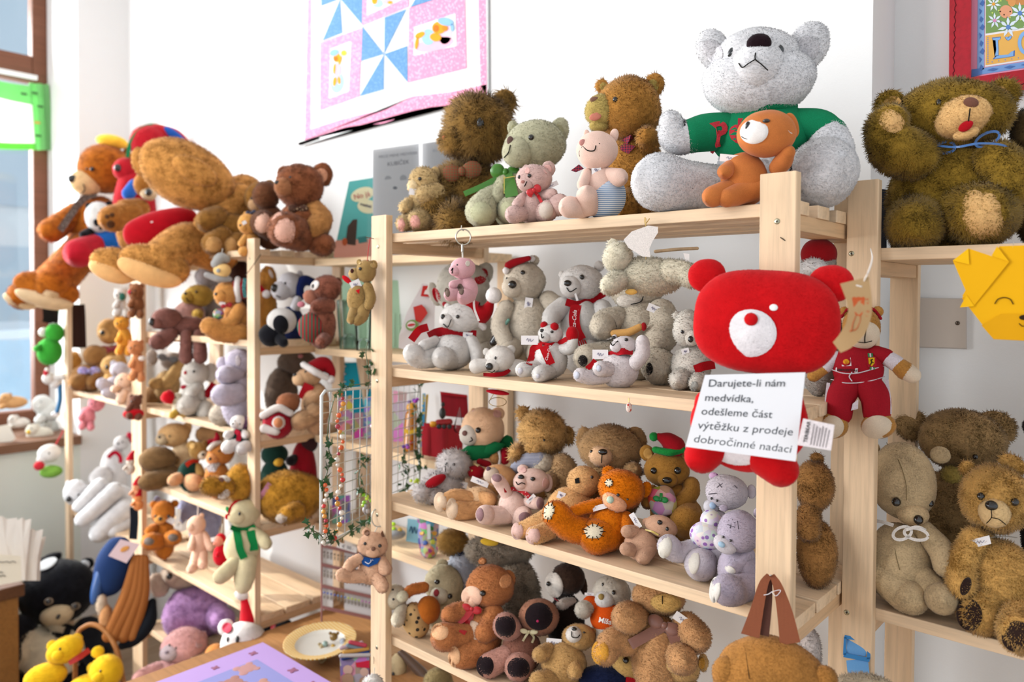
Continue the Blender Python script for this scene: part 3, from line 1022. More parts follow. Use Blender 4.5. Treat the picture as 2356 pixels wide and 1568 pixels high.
t = bear('teddy_bear', 'little pale pink bear with a red bow, in front of the sage green bear', (1222, 515), '#cfaea6', S=Z1, Y=1.045, fur=3, kind='plush', head=(1229, 412, 40, 34), body=(1224, 474, 36, 38),
         ears=[(1262, 388, 16, 18), (1212, 391, 11, 12)], earc='#c59a92', snout=(1210, 425, 18, 16), nose=(1203, 418, 5, 4), nosec='#9a6a62', eyes=[(1195, 407, 4.5), (1218, 404, 4.8)], mouth=[(1207, 428), (1212, 418)],
         arms=[[(1205, 455, 13), (1190, 470, 12)], [(1250, 450, 13), (1270, 446, 13)]], legs=[[(1205, 490, 18), (1182, 493, 20)], [(1245, 492, 18), (1260, 484, 24)], [(1262, 480, 18), (1287, 471, 25)]], pads=[(1256, 484, 17, 20)], padc='#b3a79c', fin=False)
bow(t, 1228, 437, 34, 20, mat('#c4131f', 'satin'), 25, lift=5, tails=[(1238, 450), (1246, 465), 7])
t.R('ribbon_tail', mat('#c4131f', 'satin'), [(1226, 438), (1218, 452)], 10)
price_tag(t, 1267, 427, 36, 11, 25)
t.done()
t = bear('teddy_bear', 'big golden bear with an open mouth, against the wall beside the polar bear', (1455, 525), '#a06e2c', S=Z1, Y=1.19, fur=10, head=(1446, 250, 72, 70), body=(1460, 405, 72, 95), ears=[(1504, 197, 23, 28, -20), (1385, 198, 14, 16)],
         earc='#9a8443', snout=(1384, 255, 38, 38), snc='#a08a4a', nose=(1368, 229, 11, 7), nosec='#6b4a3a', eyes=[(1416, 229, 7)], arms=[[(1478, 350, 24), (1490, 328, 25), (1488, 312, 22)]],
         legs=[[(1455, 470, 40), (1440, 480, 38)], [(1490, 450, 40), (1500, 470, 40)]], fin=False)
t.E('mouth', mat('#b06a58', 'plush'), 1370, 268, 15, 9, 15, t.surf(1370, 268) + 1, 4, parent=t.head, solid=False)
t.E('chin', mat('#a08a4a', 'fur'), 1378, 289, 22, 14, 0, t.surf(1378, 289) - 4, 14, parent=t.head, fur=5)
tm = mat('#3a2038', 'check', '#a32a3c', 70.0)
t.Pl('bow', tm, [(1424, 322), (1452, 310), (1458, 318), (1440, 332), (1462, 336), (1446, 354), (1428, 345)], lift=12, thick=4)
t.Pl('bow', tm, [(1313, 392), (1332, 378), (1344, 388), (1325, 396)], z=60, thick=3)
t.done()
t = bear('plush_bear', 'pink-beige smiling bear in blue striped overalls on the top shelf', (1385, 505), '#c5a698', S=Z1, Y=1.05, fur=0, kind='plush', head=(1374, 346, 47, 44), body=(1383, 440, 44, 60), ears=[(1413, 311, 10, 15, -10), (1350, 308, 7, 10, 10)],
         nose=(1341, 328, 9, 8), nosec='#a36f68', mouth=[[(1341, 336), (1352, 346), (1367, 346), (1371, 335)], [(1339, 338), (1333, 350), (1334, 359)]], arms=[[(1400, 400, 15), (1424, 408, 21)], [(1350, 400, 13), (1340, 425, 13)]],
         legs=[[(1365, 475, 22), (1352, 470, 26), (1350, 450, 24)], [(1345, 480, 22), (1310, 476, 25)]], fin=False)
st = mat('#e4e6ea', 'stripe', '#7d9cc0', 95.0)
t.E('overalls', st, 1392, 452, 48, 54, -8, 6, 40, lump=0.01)
t.Cv('eyebrow', mat(BLACK, 'cloth'), [(1367, 306), (1370, 314)], 1.2, parent=t.head)
for p in ((1366, 327), (1377, 320), (1379, 330)):
    t.E('freckle', mat(BLACK, 'cloth'), p[0], p[1], 1.2, z=t.surf(*p) + .5, rz=1, parent=t.head, solid=False)
price_tag(t, 1372, 391, 22, 20, 2)
t.done()
# big polar bear in a green shirt
t = Thing('teddy_bear', 'huge white polar bear in a green shirt on the top shelf', 'plush toy', (1745, 508), S=Z1, Y=1.15)
wf_, gr = mat('#dcdbdd', 'fur'), mat('#0c7a50', 'cloth')
bd = t.E('torso', wf_, 1752, 400, 105, 105, 0, 0, 80, fur=5)
sh = t.E('shirt', gr, 1750, 312, 116, 82, 0, 8, 82, lump=0.03)
t.E('shirt', gr, 1752, 250, 82, 24, 0, 8, 78, into=sh)
t.L('shirt', gr, [(1680, 300, 25, 42), (1625, 305, 40, 44), (1592, 312, 52, 40)], into=sh)
t.L('shirt', gr, [(1820, 290, 20, 40), (1880, 292, 25, 40), (1912, 305, 30, 34)], into=sh)
hd = t.E('head', wf_, 1744, 186, 130, 80, 0, 30, 88, fur=5)
t.E('head', wf_, 1742, 132, 98, 62, 0, 34, 78, into=hd)
t.E('muzzle', wf_, 1744, 152, 62, 60, 0, 78, 62, fur=4, parent=hd)
for a in ((1640, 113, 36, 48, 25), (1858, 107, 44, 54, -25)):
    e = t.E('ear', wf_, a[0], a[1], a[2], a[3], a[4], 10, 20, fur=6)
    t.Dk('ear_lining', mat('#cfcccf', 'fur'), a[0], a[1] + 4, a[2] * .6, a[3] * .6, a[4], parent=e, fur=4)
t.E('nose', mat('#1d0a12', 'plush'), 1746, 101, 29, 23, 0, t.surf(1746, 101) + 4, 15, parent=hd, fur=1.5)
t.E('eye', mat('#23282c', 'gloss'), 1681, 120, 6, 11, -25, t.surf(1681, 120) + 1, 5, parent=hd, solid=False)
t.E('eye', mat('#23282c', 'gloss'), 1795, 113, 8, 11, 20, t.surf(1795, 113) + 1, 5, parent=hd, solid=False)
for mm in ([(1738, 122), (1738, 136), (1752, 148), (1766, 161)], [(1738, 136), (1722, 146), (1708, 155), (1700, 146)]):
    t.Cv('mouth_stitch', mat(BLACK, 'cloth'), mm, 1.3, lift=4, parent=hd)
t.L('arm', wf_, [(1590, 315, 52, 36), (1556, 312, 60, 41), (1544, 280, 64, 26)], fur=5)
t.L('arm', wf_, [(1905, 318, 30, 44), (1912, 345, 45, 48)], fur=5)
t.L('leg', wf_, [(1650, 440, 30, 60), (1570, 430, 75, 62), (1518, 418, 110, 66)], fur=5)
t.L('leg', wf_, [(1820, 430, 20, 60), (1880, 405, 60, 74), (1895, 392, 80, 72)], fur=5)
rl = mat('#b3323c', 'cloth')
t.R('printed_letters', rl, [(1637, 352), (1650, 330), (1656, 300)], 8)
t.Tx('printed_letters', rl, 'Pe', 1643, 338, 78, rot=14, lift=3, weight=0.03)
t.R('printed_letters', rl, [(1706, 272), (1704, 312), (1698, 330)], 16, lift=3)
t.done()
t = bear('plush_dog', 'orange-brown velvety dog with a white muzzle, sitting against the polar bear', (1705, 478), '#a8602a', S=Z1, Y=1.045, fur=0, kind='plush', head=(1763, 308, 68, 52), body=(1712, 392, 55, 42, 15), ears=[(1822, 288, 14, 29, 18)], earc='#e6ddd8', mouth=[[(1721, 297), (1724, 312), (1729, 320), (1742, 308), (1755, 294)], [(1729, 320), (1716, 319), (1706, 314)]],
         nose=(1720, 289, 6, 10, -10), eyes=[(1763, 278, 9, 5)], hz=35, arms=[[(1790, 385, 20), (1802, 370, 21), (1813, 350, 16)], [(1680, 385, 18), (1668, 395, 18)]], legs=[[(1690, 430, 24), (1640, 452, 25)], [(1750, 430, 26), (1700, 446, 26), (1672, 455, 22)]], fin=False)
t.Dk('muzzle_patch', mat('#e8e3e0', 'plush'), 1735, 303, 33, 28, 10, parent=t.head, bulge=3, lift=0.8)
price_tag(t, 1681, 364, 50, 17, -5)
t.done()

# ------------------------------------------------------------------ middle rack, polar bear shelf
W2, W3 = '#ddd8d3', '#cfc2b0'
RED = '#b30d18'
t = bear('teddy_bear', 'grey-white bear with red-lined ears behind the keyring bear', (1085, 826), '#c3bcae', S=Z2, fur=4, kind='plush', head=(1065, 664, 63, 62), body=(1095, 765, 45, 58), ears=[(1110, 633, 22, 32, -30), (1000, 676, 13, 28, 20)], earc='#a5101c',
         nose=(1025, 699, 8, 7), nosec='#b3303a', legs=[[(1110, 800, 26), (1120, 815, 24)]])
t = bear('polar_bear', 'white bear in a dark red scarf and pompom hat, beside the pine post', (1040, 850), W2, S=Z2, fur=3, kind='plush', head=(1063, 730, 50, 33), body=(1042, 808, 47, 42), ears=[(1030, 705, 8, 8)], snout=(1029, 737, 19, 17), nose=(1019, 728, 5.5, 6.5), eyes=[(1053, 728, 4.6)],
         mouth=[(1020, 745), (1030, 752), (1038, 735)], arms=[[(1085, 785, 15), (1098, 815, 16), (1097, 836, 14)], [(1000, 785, 13), (975, 795, 13)]], legs=[[(1000, 820, 24), (965, 822, 24), (950, 812, 22)], [(1035, 825, 26), (1017, 822, 24)]], fin=False)
santa_hat(t, [(1082, 722, 20, 9), (1098, 738, 18, 9), (1112, 752, 10, 8)], [(1078, 712, 5, 26), (1100, 722, 8, 28), (1118, 715, 10, 18), (1130, 695, 14, 8)], (1136, 679, 19, 20), red='#a50d17')
t.R('scarf', mat('#98101a', 'plush'), [(986, 774), (1008, 764), (1035, 762), (1070, 768), (1096, 770)], 21, lift=4)
t.R('scarf', mat(RED, 'plush'), [(985, 752), (966, 758), (955, 770), (946, 782)], 18, lift=3)
price_tag(t, 1076, 771, 22, 14, -6)
t.done()
t = bear('teddy_bear', 'tall cream polar bear with a tiny red hat hugging a cola bottle', (1215, 818), '#cfc2af', S=Z2, fur=4, head=(1207, 648, 48, 46), body=(1216, 745, 58, 68), ears=[(1229, 599, 12, 12), (1168, 622, 8, 8)], snout=(1180, 660, 26, 24), nose=(1179, 654, 10, 9.5), eyes=[(1203, 627, 6, 6), (1166, 641, 2.5, 4)],
         arms=[[(1262, 690, 22), (1285, 715, 24), (1270, 760, 22)], [(1165, 710, 20), (1150, 750, 20), (1165, 790, 18)]], legs=[[(1190, 795, 24), (1170, 808, 22)], [(1235, 795, 24), (1232, 815, 20)]], fin=False)
santa_hat(t, None, [(1170, 610, t.surf(1180, 615) + 4, 9), (1185, 603, t.surf(1190, 610) + 4, 9), (1216, 594, t.surf(1210, 610), 6)], (1224, 594, 8, t.surf(1215, 605) + 3), red='#a3121d')
t.E('pompom', mat('#efe9e6', 'fur'), 1164, 622, 8, z=t.surf(1172, 625) + 4, fur=2)
b = t.L('bottle', mat('#120d10', 'gloss'), [(1135, 787, 40, 9), (1146, 770, 42, 10), (1154, 757, 44, 9)])
t.L('bottle_neck', mat('#5a8a78', 'gloss'), [(1154, 757, 44, 8), (1163, 745, 45, 4.5), (1170, 736, 46, 4)], parent=b, label='green glass bottle neck')
price_tag(t, 1216, 699, 18, 29, -8)
t.done()
t = bear('polar_bear', 'small white bear lying on its front with a red scarf, at the shelf edge', (1150, 864), '#ded7cf', S=Z2, fur=2, kind='plush', head=(1150, 826, 34, 32), body=(1185, 846, 34, 20), ears=[(1119, 809, 8, 9), (1174, 806, 11, 13, -30)], snout=(1134, 840, 18, 15), nose=(1126, 843, 9, 9), eyes=[(1140, 823, 2.6, 4)],
         mouth=[(1124, 853), (1132, 856), (1138, 852)], arms=[[(1125, 838, 14), (1096, 842, 17)]], armz=[[10, 14]], fin=False)
t.R('scarf', mat('#a40f1b', 'plush'), [(1112, 862, 10), (1135, 862, 26), (1165, 856, 20), (1182, 830, 6)], 10)
t.done()
t = bear('polar_bear', 'little white bear with two red ear bows and a printed red scarf', (1262, 872), W2, S=Z2, fur=3, kind='plush', head=(1267, 768, 29, 22), body=(1267, 824, 38, 42), snout=(1254, 775, 14, 12), nose=(1247, 760, 5.5, 4.5), eyes=[(1270, 763, 4, 3.4)], mouth=[(1245, 768), (1247, 777), (1251, 774)],
         arms=[[(1290, 805, 13), (1312, 800, 14), (1318, 782, 12)]], legs=[[(1240, 845, 17), (1203, 850, 17)], [(1265, 852, 19), (1242, 860, 18)]], pads=[(1197, 853, 6, 8), (1238, 865, 5, 6)], padc='#a9a6ac', fin=False)
bw = mat('#b0121c', 'plush')
for x, y, r in ((1252, 748, 9), (1276, 751, 10)):
    t.E('ear_bow', bw, x, y, r, z=t.surf(x, y) + 3, fur=2)
t.E('mitten', mat(RED, 'plush'), 1317, 769, 15, 19, z=34, fur=2)
t.R('scarf', mat(RED, 'cloth'), [(1241, 789), (1262, 794), (1285, 789), (1304, 779)], 11, lift=4)
t.R('scarf', mat(RED, 'cloth'), [(1248, 795), (1228, 800), (1224, 818), (1217, 838)], 15, lift=5)
tl = t.R('scarf', mat(RED, 'cloth'), [(1250, 796), (1258, 815), (1268, 838)], 20, lift=6)
t.Tx('lettering', mat('#f3ece8', 'cloth'), 'Coca-Cola', 1259, 830, 8.5, rot=75, lift=8, shear=0.3, parent=tl)
price_tag(t, 1219, 782, 40, 21, 0)
t.done()
t = bear('polar_bear', 'white polar bear in a long printed red scarf, sitting against the wall', (1335, 815), W2, S=Z2, fur=3, kind='plush', head=(1338, 650, 50, 41), body=(1338, 745, 58, 62), ears=[(1293, 631, 8, 8), (1378, 612, 12, 13)], snout=(1314, 659, 27, 26), nose=(1306, 651, 9.5, 7.5), eyes=[(1339, 637, 6)],
         mouth=[[(1304, 662), (1312, 671), (1326, 663)]], arms=[[(1295, 705, 22), (1272, 725, 22), (1265, 745, 18)], [(1385, 710, 22), (1400, 745, 22)]], legs=[[(1350, 800, 26), (1360, 812, 26)]], fin=False)
t.R('scarf', mat('#a40d18', 'plush'), [(1302, 694), (1330, 700), (1365, 688), (1396, 670)], 17, lift=5)
tl = t.R('scarf', mat('#b0101a', 'plush'), [(1326, 700), (1321, 730), (1325, 758), (1337, 782)], 25, lift=8)
for k in range(4):
    t.Cv('fringe', mat('#b0101a', 'cloth'), [(1330 + k * 5, 782), (1333 + k * 6, 796), (1330 + k * 8, 806)], 1.6, lift=8, parent=tl)
t.Tx('lettering', mat('#f3ece8', 'cloth'), 'Coca-Cola', 1323, 770, 13, rot=86, lift=10, shear=0.3, parent=tl)
price_tag(t, 1325, 680, 5, 24, 18, ink=False)
t.done()
t = bear('teddy_bear', 'cream polar bear with dark soles sitting under the winged toy', (1460, 862), '#cbbfab', S=Z2, fur=5, head=(1465, 670, 60, 45), body=(1470, 760, 62, 80), snout=(1448, 692, 30, 17), mouth=[(1452, 700), (1474, 694), (1480, 682)], snc='#dcd3c6',
         arms=[[(1425, 730, 26), (1395, 742, 32), (1385, 752, 28)], [(1520, 720, 34), (1528, 755, 38), (1515, 780, 36)]], legs=[[(1430, 810, 34), (1385, 818, 32), (1350, 822, 30)], [(1500, 820, 36), (1520, 845, 38)]], pads=[(1340, 830, 12, 14), (1492, 848, 10, 15)], padc='#1c1715', hz=0, fin=False)
c = t.L('sleeve_cuff', mat('#b98a4c', 'plush'), [(1412, 766, 70, 8), (1445, 764, 74, 9), (1472, 752, 76, 8)])
t.E('sleeve_cuff', mat('#a81d22', 'plush'), 1481, 751, 7, 10, z=78, parent=c)
price_tag(t, 1504, 710, 30, 18, -22)
t.done()
t = bear('polar_bear', 'small white bear waving one paw, red scarf and price tag, at the shelf edge', (1418, 890), '#dcd3d3', S=Z2, fur=3, kind='plush', head=(1436, 794, 30, 22, 5), body=(1424, 852, 45, 40), ears=[(1414, 775, 6, 6)], snout=(1418, 797, 15, 13), nose=(1412, 776, 5, 4), eyes=[(1441, 781, 5, 4)], mouth=[(1404, 787), (1410, 794), (1421, 784)],
         arms=[[(1462, 835, 17), (1478, 812, 17), (1478, 785, 15)]], armz=[[20, 30, 34]], legs=[[(1400, 862, 18), (1362, 868, 17), (1335, 862, 16)], [(1408, 850, 18), (1382, 848, 18)]], pads=[(1327, 863, 7, 9), (1378, 847, 6, 8)], padc='#a4a6b0', fin=False)
t.R('scarf', mat('#b01420', 'plush'), [(1456, 808), (1430, 808), (1405, 815), (1384, 822)], 15, lift=4)
t.R('scarf', mat(RED, 'plush'), [(1370, 828, 20), (1362, 838, 24), (1350, 848, 26)], 12)
price_tag(t, 1381, 815, 36, 22, 0)
t.done()
t = bear('teddy_bear', 'white bear peeping out beside the big red bear', (1580, 892), '#d8d0c4', S=Z2, fur=6, head=(1582, 756, 33, 44), body=(1590, 840, 44, 46), ears=[(1557, 726, 9, 10)], snout=(1592, 775, 18, 20), nose=(1589, 780, 6.5, 8), eyes=[(1570, 763, 4.5)], legs=[[(1575, 865, 24), (1562, 874, 22)], [(1610, 865, 20), (1603, 881, 18)]],
         pads=[(1598, 888, 9, 12)], padc='#8f8f8a', tags=[(1577, 808, 18, 14, 15)], fin=False)
t.R('scarf', mat(RED, 'cloth'), [(1645, 838), (1620, 842), (1598, 850)], 20, lift=8)
t.done()
t = bear('gnome', 'gnome in a dark red pointed hat between the two posts', (1886, 905), '#8f8780', S=Z2, fur=5, head=(1884, 600, 40, 36), body=(1886, 770, 52, 110), fin=False)
t.E('hat', mat('#8d0c14', 'plush'), 1884, 585, 44, 38, 0, 14, 40)
t.E('pompom', mat('#9a0e17', 'plush'), 1893, 561, 15, 14, 0, 20, 14)
t.E('hair', mat('#e6e2df', 'fur'), 1874, 613, 28, 22, 0, 40, 18, fur=9)
t.done()

# ------------------------------------------------------------------ keyring, winged toy and bears hung on the rack
def cord(t, pts, r=1.0, c='#d9d5c9', part='hanging_cord', kind='cloth'):
    return t.Cv(part, mat(c, kind), pts, r, n=4)
def ring(t, x, y, rx, ry, r=1.6, z=4, part='key_ring'):
    return t.Cv(part, mat('#b9b4a8', 'metal'), [(x + rx * math.cos(a), y + ry * math.sin(a), z) for a in np.linspace(0, 6.4, 21)], r, n=2)
t = bear('keyring_bear', 'pink keyring bear with checked soles hanging from the top shelf edge', (1066, 700), '#d6a5ab', Y=0.985, fur=0, kind='plush', head=(1065, 617, 29, 25), body=(1075, 665, 25, 30), ears=[(1077, 605, 9, 11)], earc='#cfc6b8', snout=(1046, 622, 14, 13), eyes=[(1052, 609, 2.2)], mouth=[(1038, 622), (1042, 616), (1040, 628)],
         arms=[[(1060, 650, 9), (1042, 655, 10)]], legs=[[(1062, 675, 14), (1036, 678, 15)], [(1080, 680, 16), (1068, 682, 19)]], pads=[(1029, 672, 6, 11, 10), (1060, 665, 7, 13, 10)], padc='#5c4a40', fin=False)
ring(t, 1066, 545, 17, 18)
t.Cv('chain', mat('#b9b4a8', 'metal'), [(1064, 563, 4), (1064, 578, 4)], 3, n=2)
cord(t, [(1064, 578, 4), (1065, 596, 6)], 2.0)
t.Cv('hook', mat('#b9b4a8', 'metal'), [(1062, 519, 0), (1062, 528, 4), (1067, 530, 5)], 1.3, n=2)
t.R('ribbon_tag', mat('#efe8e4', 'cloth'), [(1090, 690, 10), (1092, 712, 8), (1102, 738, 6)], 5)
t.done()
t = bear('winged_bear', 'cream winged bear hanging flat below the top shelf', (1490, 680), '#d6ccb4', Y=1.0, fur=9, body=(1492, 634, 78, 42, -4), head=(1422, 592, 34, 36), arms=[[(1425, 640, 24), (1404, 655, 22)]], legs=[[(1540, 625, 30), (1575, 628, 26), (1590, 640, 20)]], ears=[(1410, 562, 12, 14)], fin=False)
P2 = lambda x, y: (1250 + x / 3.7325, 500 + y / 3.7325)
t.Pl('wing', mat('#ece5df', 'cloth'), [P2(*p) + (48,) for p in ((690, 190), (760, 120), (900, 70), (985, 80), (985, 130), (940, 200), (910, 270), (920, 340), (850, 335), (730, 260))], thick=3)
t.L('arrow', mat('#c2a682', 'wood'), [(1508, 578, 5, 4), (1560, 573, -5, 4), (1604, 571, -15, 4)], solid=False)
cord(t, [(1486, 502, 10), (1486, 550, 30), (1486, 596, 36)], 0.8, '#c8a85a')
t.Cv('hook', mat('#c2a050', 'metal'), [(1484, 500, 2), (1484, 516, 6), (1494, 503, 2)], 1.0, n=2)
t.Pl('price_tag', mat('#f1ebe6', 'paper'), [(1572, 582, 30), (1586, 584, 30), (1586, 600, 30), (1578, 602, 30)], thick=1)
t.E('muzzle', mat('#c69a4c', 'plush'), 1452, 671, 14, 7, z=30)
t.done()
t = bear('teddy_bear', 'olive-gold bear hanging on a red thread from the post, price tag on its chest', (828, 742), '#8f7242', Y=0.965, fur=3, kind='plush', head=(842, 624, 23, 26), body=(823, 688, 25, 36), ears=[(859, 609, 10, 11), (826, 603, 6, 7)], earc='#a88c58', snout=(815, 630, 13, 14), snc='#a78a58', nose=(810, 623, 4.5, 5.5), nosec='#4a2420', eyes=[(829, 618, 4)],
         arms=[[(846, 660, 12), (852, 685, 13), (848, 702, 11)]], legs=[[(838, 705, 15), (832, 728, 14), (822, 738, 11)], [(815, 715, 12), (808, 735, 10)]], fin=False)
cord(t, [(852, 546, 0), (848, 570, 6), (845, 600, 12)], 0.8, '#c22030')
t.Cv('nail', mat('#6a6258', 'metal'), [(842, 545, 8), (860, 549, -10)], 1.0, n=2)
t.E('bow', mat('#cc1420', 'cloth'), 798, 643, 14, 6, -40, t.surf(805, 645), 4)
t.Pl('bow', mat('#cc1420', 'cloth'), [(818, 668), (828, 664), (826, 676), (822, 672)], lift=3)
price_tag(t, 818, 654, 24, 19, 25)
t.done()
t = bear('teddy_bear', 'light tan keyring bear in a blue neckerchief hanging on the post', (850, 1362), '#c0977a', Y=0.955, fur=4, kind='plush', head=(858, 1254, 34, 33), body=(856, 1312, 32, 32), ears=[(843, 1224, 10, 11), (884, 1226, 9, 12)], earc='#6a4630', snout=(858, 1270, 17, 13), nose=(859, 1262, 5.5, 5.5), nosec='#6a4a3a', eyes=[(840, 1250, 4.2), (874, 1255, 4.5)],
         arms=[[(832, 1282, 12), (810, 1295, 14), (800, 1308, 13)], [(878, 1290, 13), (886, 1308, 16)]], legs=[[(838, 1325, 15), (805, 1325, 15), (787, 1322, 15)], [(866, 1325, 17), (880, 1348, 15)]], fin=False)
t.Pl('neckerchief', mat('#1d4f93', 'cloth'), [(826, 1270), (836, 1280), (858, 1284), (876, 1282), (868, 1296), (848, 1304), (834, 1298)], lift=6)
t.Cv('embroidery', mat('#e6e6ee', 'cloth'), [(840, 1292), (848, 1296), (854, 1290), (852, 1286), (858, 1288)], 1.0, lift=7)
ring(t, 870, 1190, 15, 21)
cord(t, [(868, 1211, 4), (862, 1224, 8)], 1.2)
t.done()
t = bear('plush_bear', 'white fluffy toy hanging low on the post by a thin string', (858, 1600), '#ded8d0', Y=0.95, fur=8, head=(858, 1572, 22, 22), fin=False)
cord(t, [(862, 1535, 2), (860, 1556, 8)], 0.8)
t.done()

# ------------------------------------------------------------------ big red bear with the notice, racing bear
def fit_text(t, part, m, s, x0, y0, x1, y1, h, z, parent=None, shear=0.12, weight=0.0):
    V, T = text_mesh(s, shear, weight)
    wdt = V[:, 0].max() - V[:, 0].min()
    L = math.hypot(x1 - x0, y1 - y0)
    return t.Tx(part, m, s, x0, y0, h, rot=math.degrees(math.atan2(y0 - y1, x1 - x0)), z=z, parent=parent, shear=shear, weight=weight, wx=L / (wdt * h))
t = Thing('teddy_bear', 'big bright red bear with white muzzle holding a paper notice', 'plush toy', (1725, 1118), Y=0.915)
rp, wp = mat('#c40a12', 'plush'), mat('#ece6e8', 'plush')
bd = t.E('torso', rp, 1722, 975, 138, 112, 0, 0, 52)
t.Dk('belly_patch', wp, 1704, 1030, 66, 40, 0, parent=bd, lift=3, fur=2)
hd = t.E('head', rp, 1760, 740, 172, 128, -4, 22, 62, fur=2, sq=0.72, lump=0.01)
for a in ((1626, 634, 48, 44), (1912, 652, 52, 46)):
    t.E('ear', rp, a[0], a[1], a[2], a[3], 0, 14, 22, fur=2)
t.Dk('muzzle', wp, 1727, 766, 60, 55, 0, parent=hd, lift=2, bulge=5, fur=2)
t.Dk('nose', rp, 1728, 734, 16, 15, 0, parent=hd, lift=8, bulge=5, fur=1)
t.Dk('eye', mat('#f0eeee', 'plush'), 1684, 697, 8, 9, 0, parent=hd, lift=2.5, bulge=2)
t.Dk('eye', mat('#f0eeee', 'plush'), 1780, 707, 10, 8, 0, parent=hd, lift=2.5, bulge=2)
t.L('leg', rp, [(1650, 1020, 10, 40), (1615, 1048, 22, 42)], fur=2)
t.L('leg', rp, [(1760, 1050, 10, 46), (1795, 1078, 22, 42)], fur=2)
t.L('arm', rp, [(1620, 920, 5, 22), (1612, 960, 12, 20)], fur=2)
t.L('arm', rp, [(1820, 915, 5, 26), (1836, 960, 8, 22)], fur=2)
t.done()
q = Thing('paper_notice', 'white paper notice with handwritten-style grey Czech text on the red bear', 'sign', (1715, 960), Y=0.874)
zp = lambda x, y: 4.0
n0 = q.Pl('sheet', mat('#eeeef2', 'paper'), [(1622, 862, 4), (1853, 856, 2), (1831, 1061, 4), (1577, 1027, 6)], thick=0.8)
ink = mat('#474b52', 'paper')
zt = lambda x, y: 5.6 - (x - 1622) * 0.008
for s_, x0, y0, x1, y1, h in (('Darujete-li nám', 1628, 889, 1804, 888.5, 24), ('medvídka,', 1620, 921.5, 1731, 925, 24), ('odešleme část', 1612, 953, 1775, 961, 24.5),
                              ('výtěžku z prodeje', 1604, 985, 1822, 1001, 25), ('dobročinné nadaci', 1594, 1016, 1819, 1041, 25)):
    fit_text(q, 'lettering', ink, s_, x0, y0, x1, y1, h, zt, parent=n0)
q.done()
q = Thing('hang_tag', 'curled brown kraft hang tag with orange bear logo on the red bear', 'tag', (1975, 720), Y=0.87)
kp, og = mat('#a98a62', 'paper'), mat('#b5532a', 'paper')
curl = [(1966, 644, 0, 68), (1977, 690, 8, 58), (1978, 722, 10, 54), (1968, 755, 4, 50), (1947, 782, -8, 42), (1925, 799, -20, 30)]
k0 = q.R('card', kp, curl, 60, thick=0.8)
kz = lambda x, y: float(np.interp(y, [644, 690, 722, 755, 782, 799], [0, 8, 10, 4, -8, -20])) + 0.8
lg = [(1960, 686), (1964, 682), (1970, 684), (1975, 682), (1981, 684), (1987, 682), (1991, 686), (1989, 692), (1988, 710), (1983, 724), (1976, 727), (1968, 724), (1964, 708), (1962, 694)]
q.Pl('logo', og, [(x, y, kz(x, y)) for x, y in lg], thick=0.3, parent=k0)
q.Pl('logo', kp, [(x, y, kz(x, y) + .3) for x, y in ((1976, 706), (1979, 714), (1976, 719), (1972, 714))], thick=0.2, parent=k0)
for ln in ([(1969, 726), (1962, 745), (1960, 756), (1956, 762)], [(1980, 726), (1979, 738), (1972, 754), (1966, 760)], [(1955, 762), (1962, 760), (1967, 758)]):
    q.Cv('logo', og, [(x, y, kz(x, y)) for x, y in ln], 0.9, parent=k0)
for i, ch in enumerate('TERIBEAR'):
    y = 757 - i * 9.4
    x = float(np.interp(y, [690, 720, 745, 757], [1995, 1996, 1989, 1981]))
    q.Tx('lettering', og, ch, x + 4, y, 10, rot=84 - max(0, (y - 715)) * 0.7, z=lambda a, b: kz(a, b), parent=k0)
q.Cv('cord', mat('#e8e2dc', 'cloth'), [(1971, 656, 3), (1982, 659, 4)], 1.6, parent=None)
q.Cv('cord', mat('#e8e2dc', 'cloth'), [(1988, 646, 0), (1999, 622, 6), (2007, 594, -120), (2003, 572, -540)], 1.7)
q.done()
q = Thing('care_label', 'small white sewn care label with black print beside the notice', 'tag', (1880, 1000), Y=0.885)
l0 = q.Pl('cloth', mat('#e9dfe0', 'cloth'), [(1848, 962, 0), (1920, 977, 2), (1912, 1036, 4), (1834, 1023, 2)], thick=0.8)
blk = mat('#1d1a1c', 'paper')
fit_text(q, 'lettering', blk, 'TERIBEAR', 1856, 1018, 1865, 969, 11.5, 3.2, parent=l0, shear=0, weight=0.02)
for i in range(6):
    x0 = 1871 + i * 7
    q.Cv('fine_print', mat('#6b6266', 'paper'), [(x0 - 6, 1022 + i * 1.4, 3.4), (x0 + 2, 975 + i * 1.6 + (i % 3) * 3, 3.2)], 0.8, parent=l0, n=2)
q.done()

t = Thing('teddy_bear', 'bear in a red racing suit with sponsor patches hung on the far post', 'plush toy', (1972, 1014), Y=1.15)
rs, ws, bf, pf = mat('#97101f', 'cloth'), mat('#cfc6cc', 'cloth'), mat('#9a6a2c', 'fur'), mat('#d3c1aa', 'plush')
su = t.E('racing_suit', rs, 1974, 848, 60, 58, 0, 0, 40)
t.L('racing_suit', rs, [(1950, 885, 4, 34), (1934, 915, 10, 33), (1931, 950, 14, 30)], into=su)
t.L('racing_suit', rs, [(1996, 885, 4, 34), (2014, 915, 10, 34), (2017, 950, 14, 31)], into=su)
t.L('racing_suit', rs, [(2015, 815, 4, 22), (2038, 820, 6, 20)], into=su)
hd = t.E('head', bf, 1982, 752, 46, 46, 0, 6, 42, fur=3)
t.E('muzzle', pf, 1984, 766, 42, 38, 0, 14, 40, parent=hd)
t.Cv('mouth_stitch', mat(BLACK, 'cloth'), [(1993, 757), (1990, 775), (1990, 788)], 1.3, parent=hd)
t.Cv('mouth_stitch', mat(BLACK, 'cloth'), [(1970, 786), (1990, 788), (2006, 784)], 0.9, parent=hd)
t.E('ear', bf, 2020, 716, 13, 13, 0, 0, 7, fur=3)
t.E('ear', bf, 1942, 716, 11, 12, 0, 0, 7, fur=3)
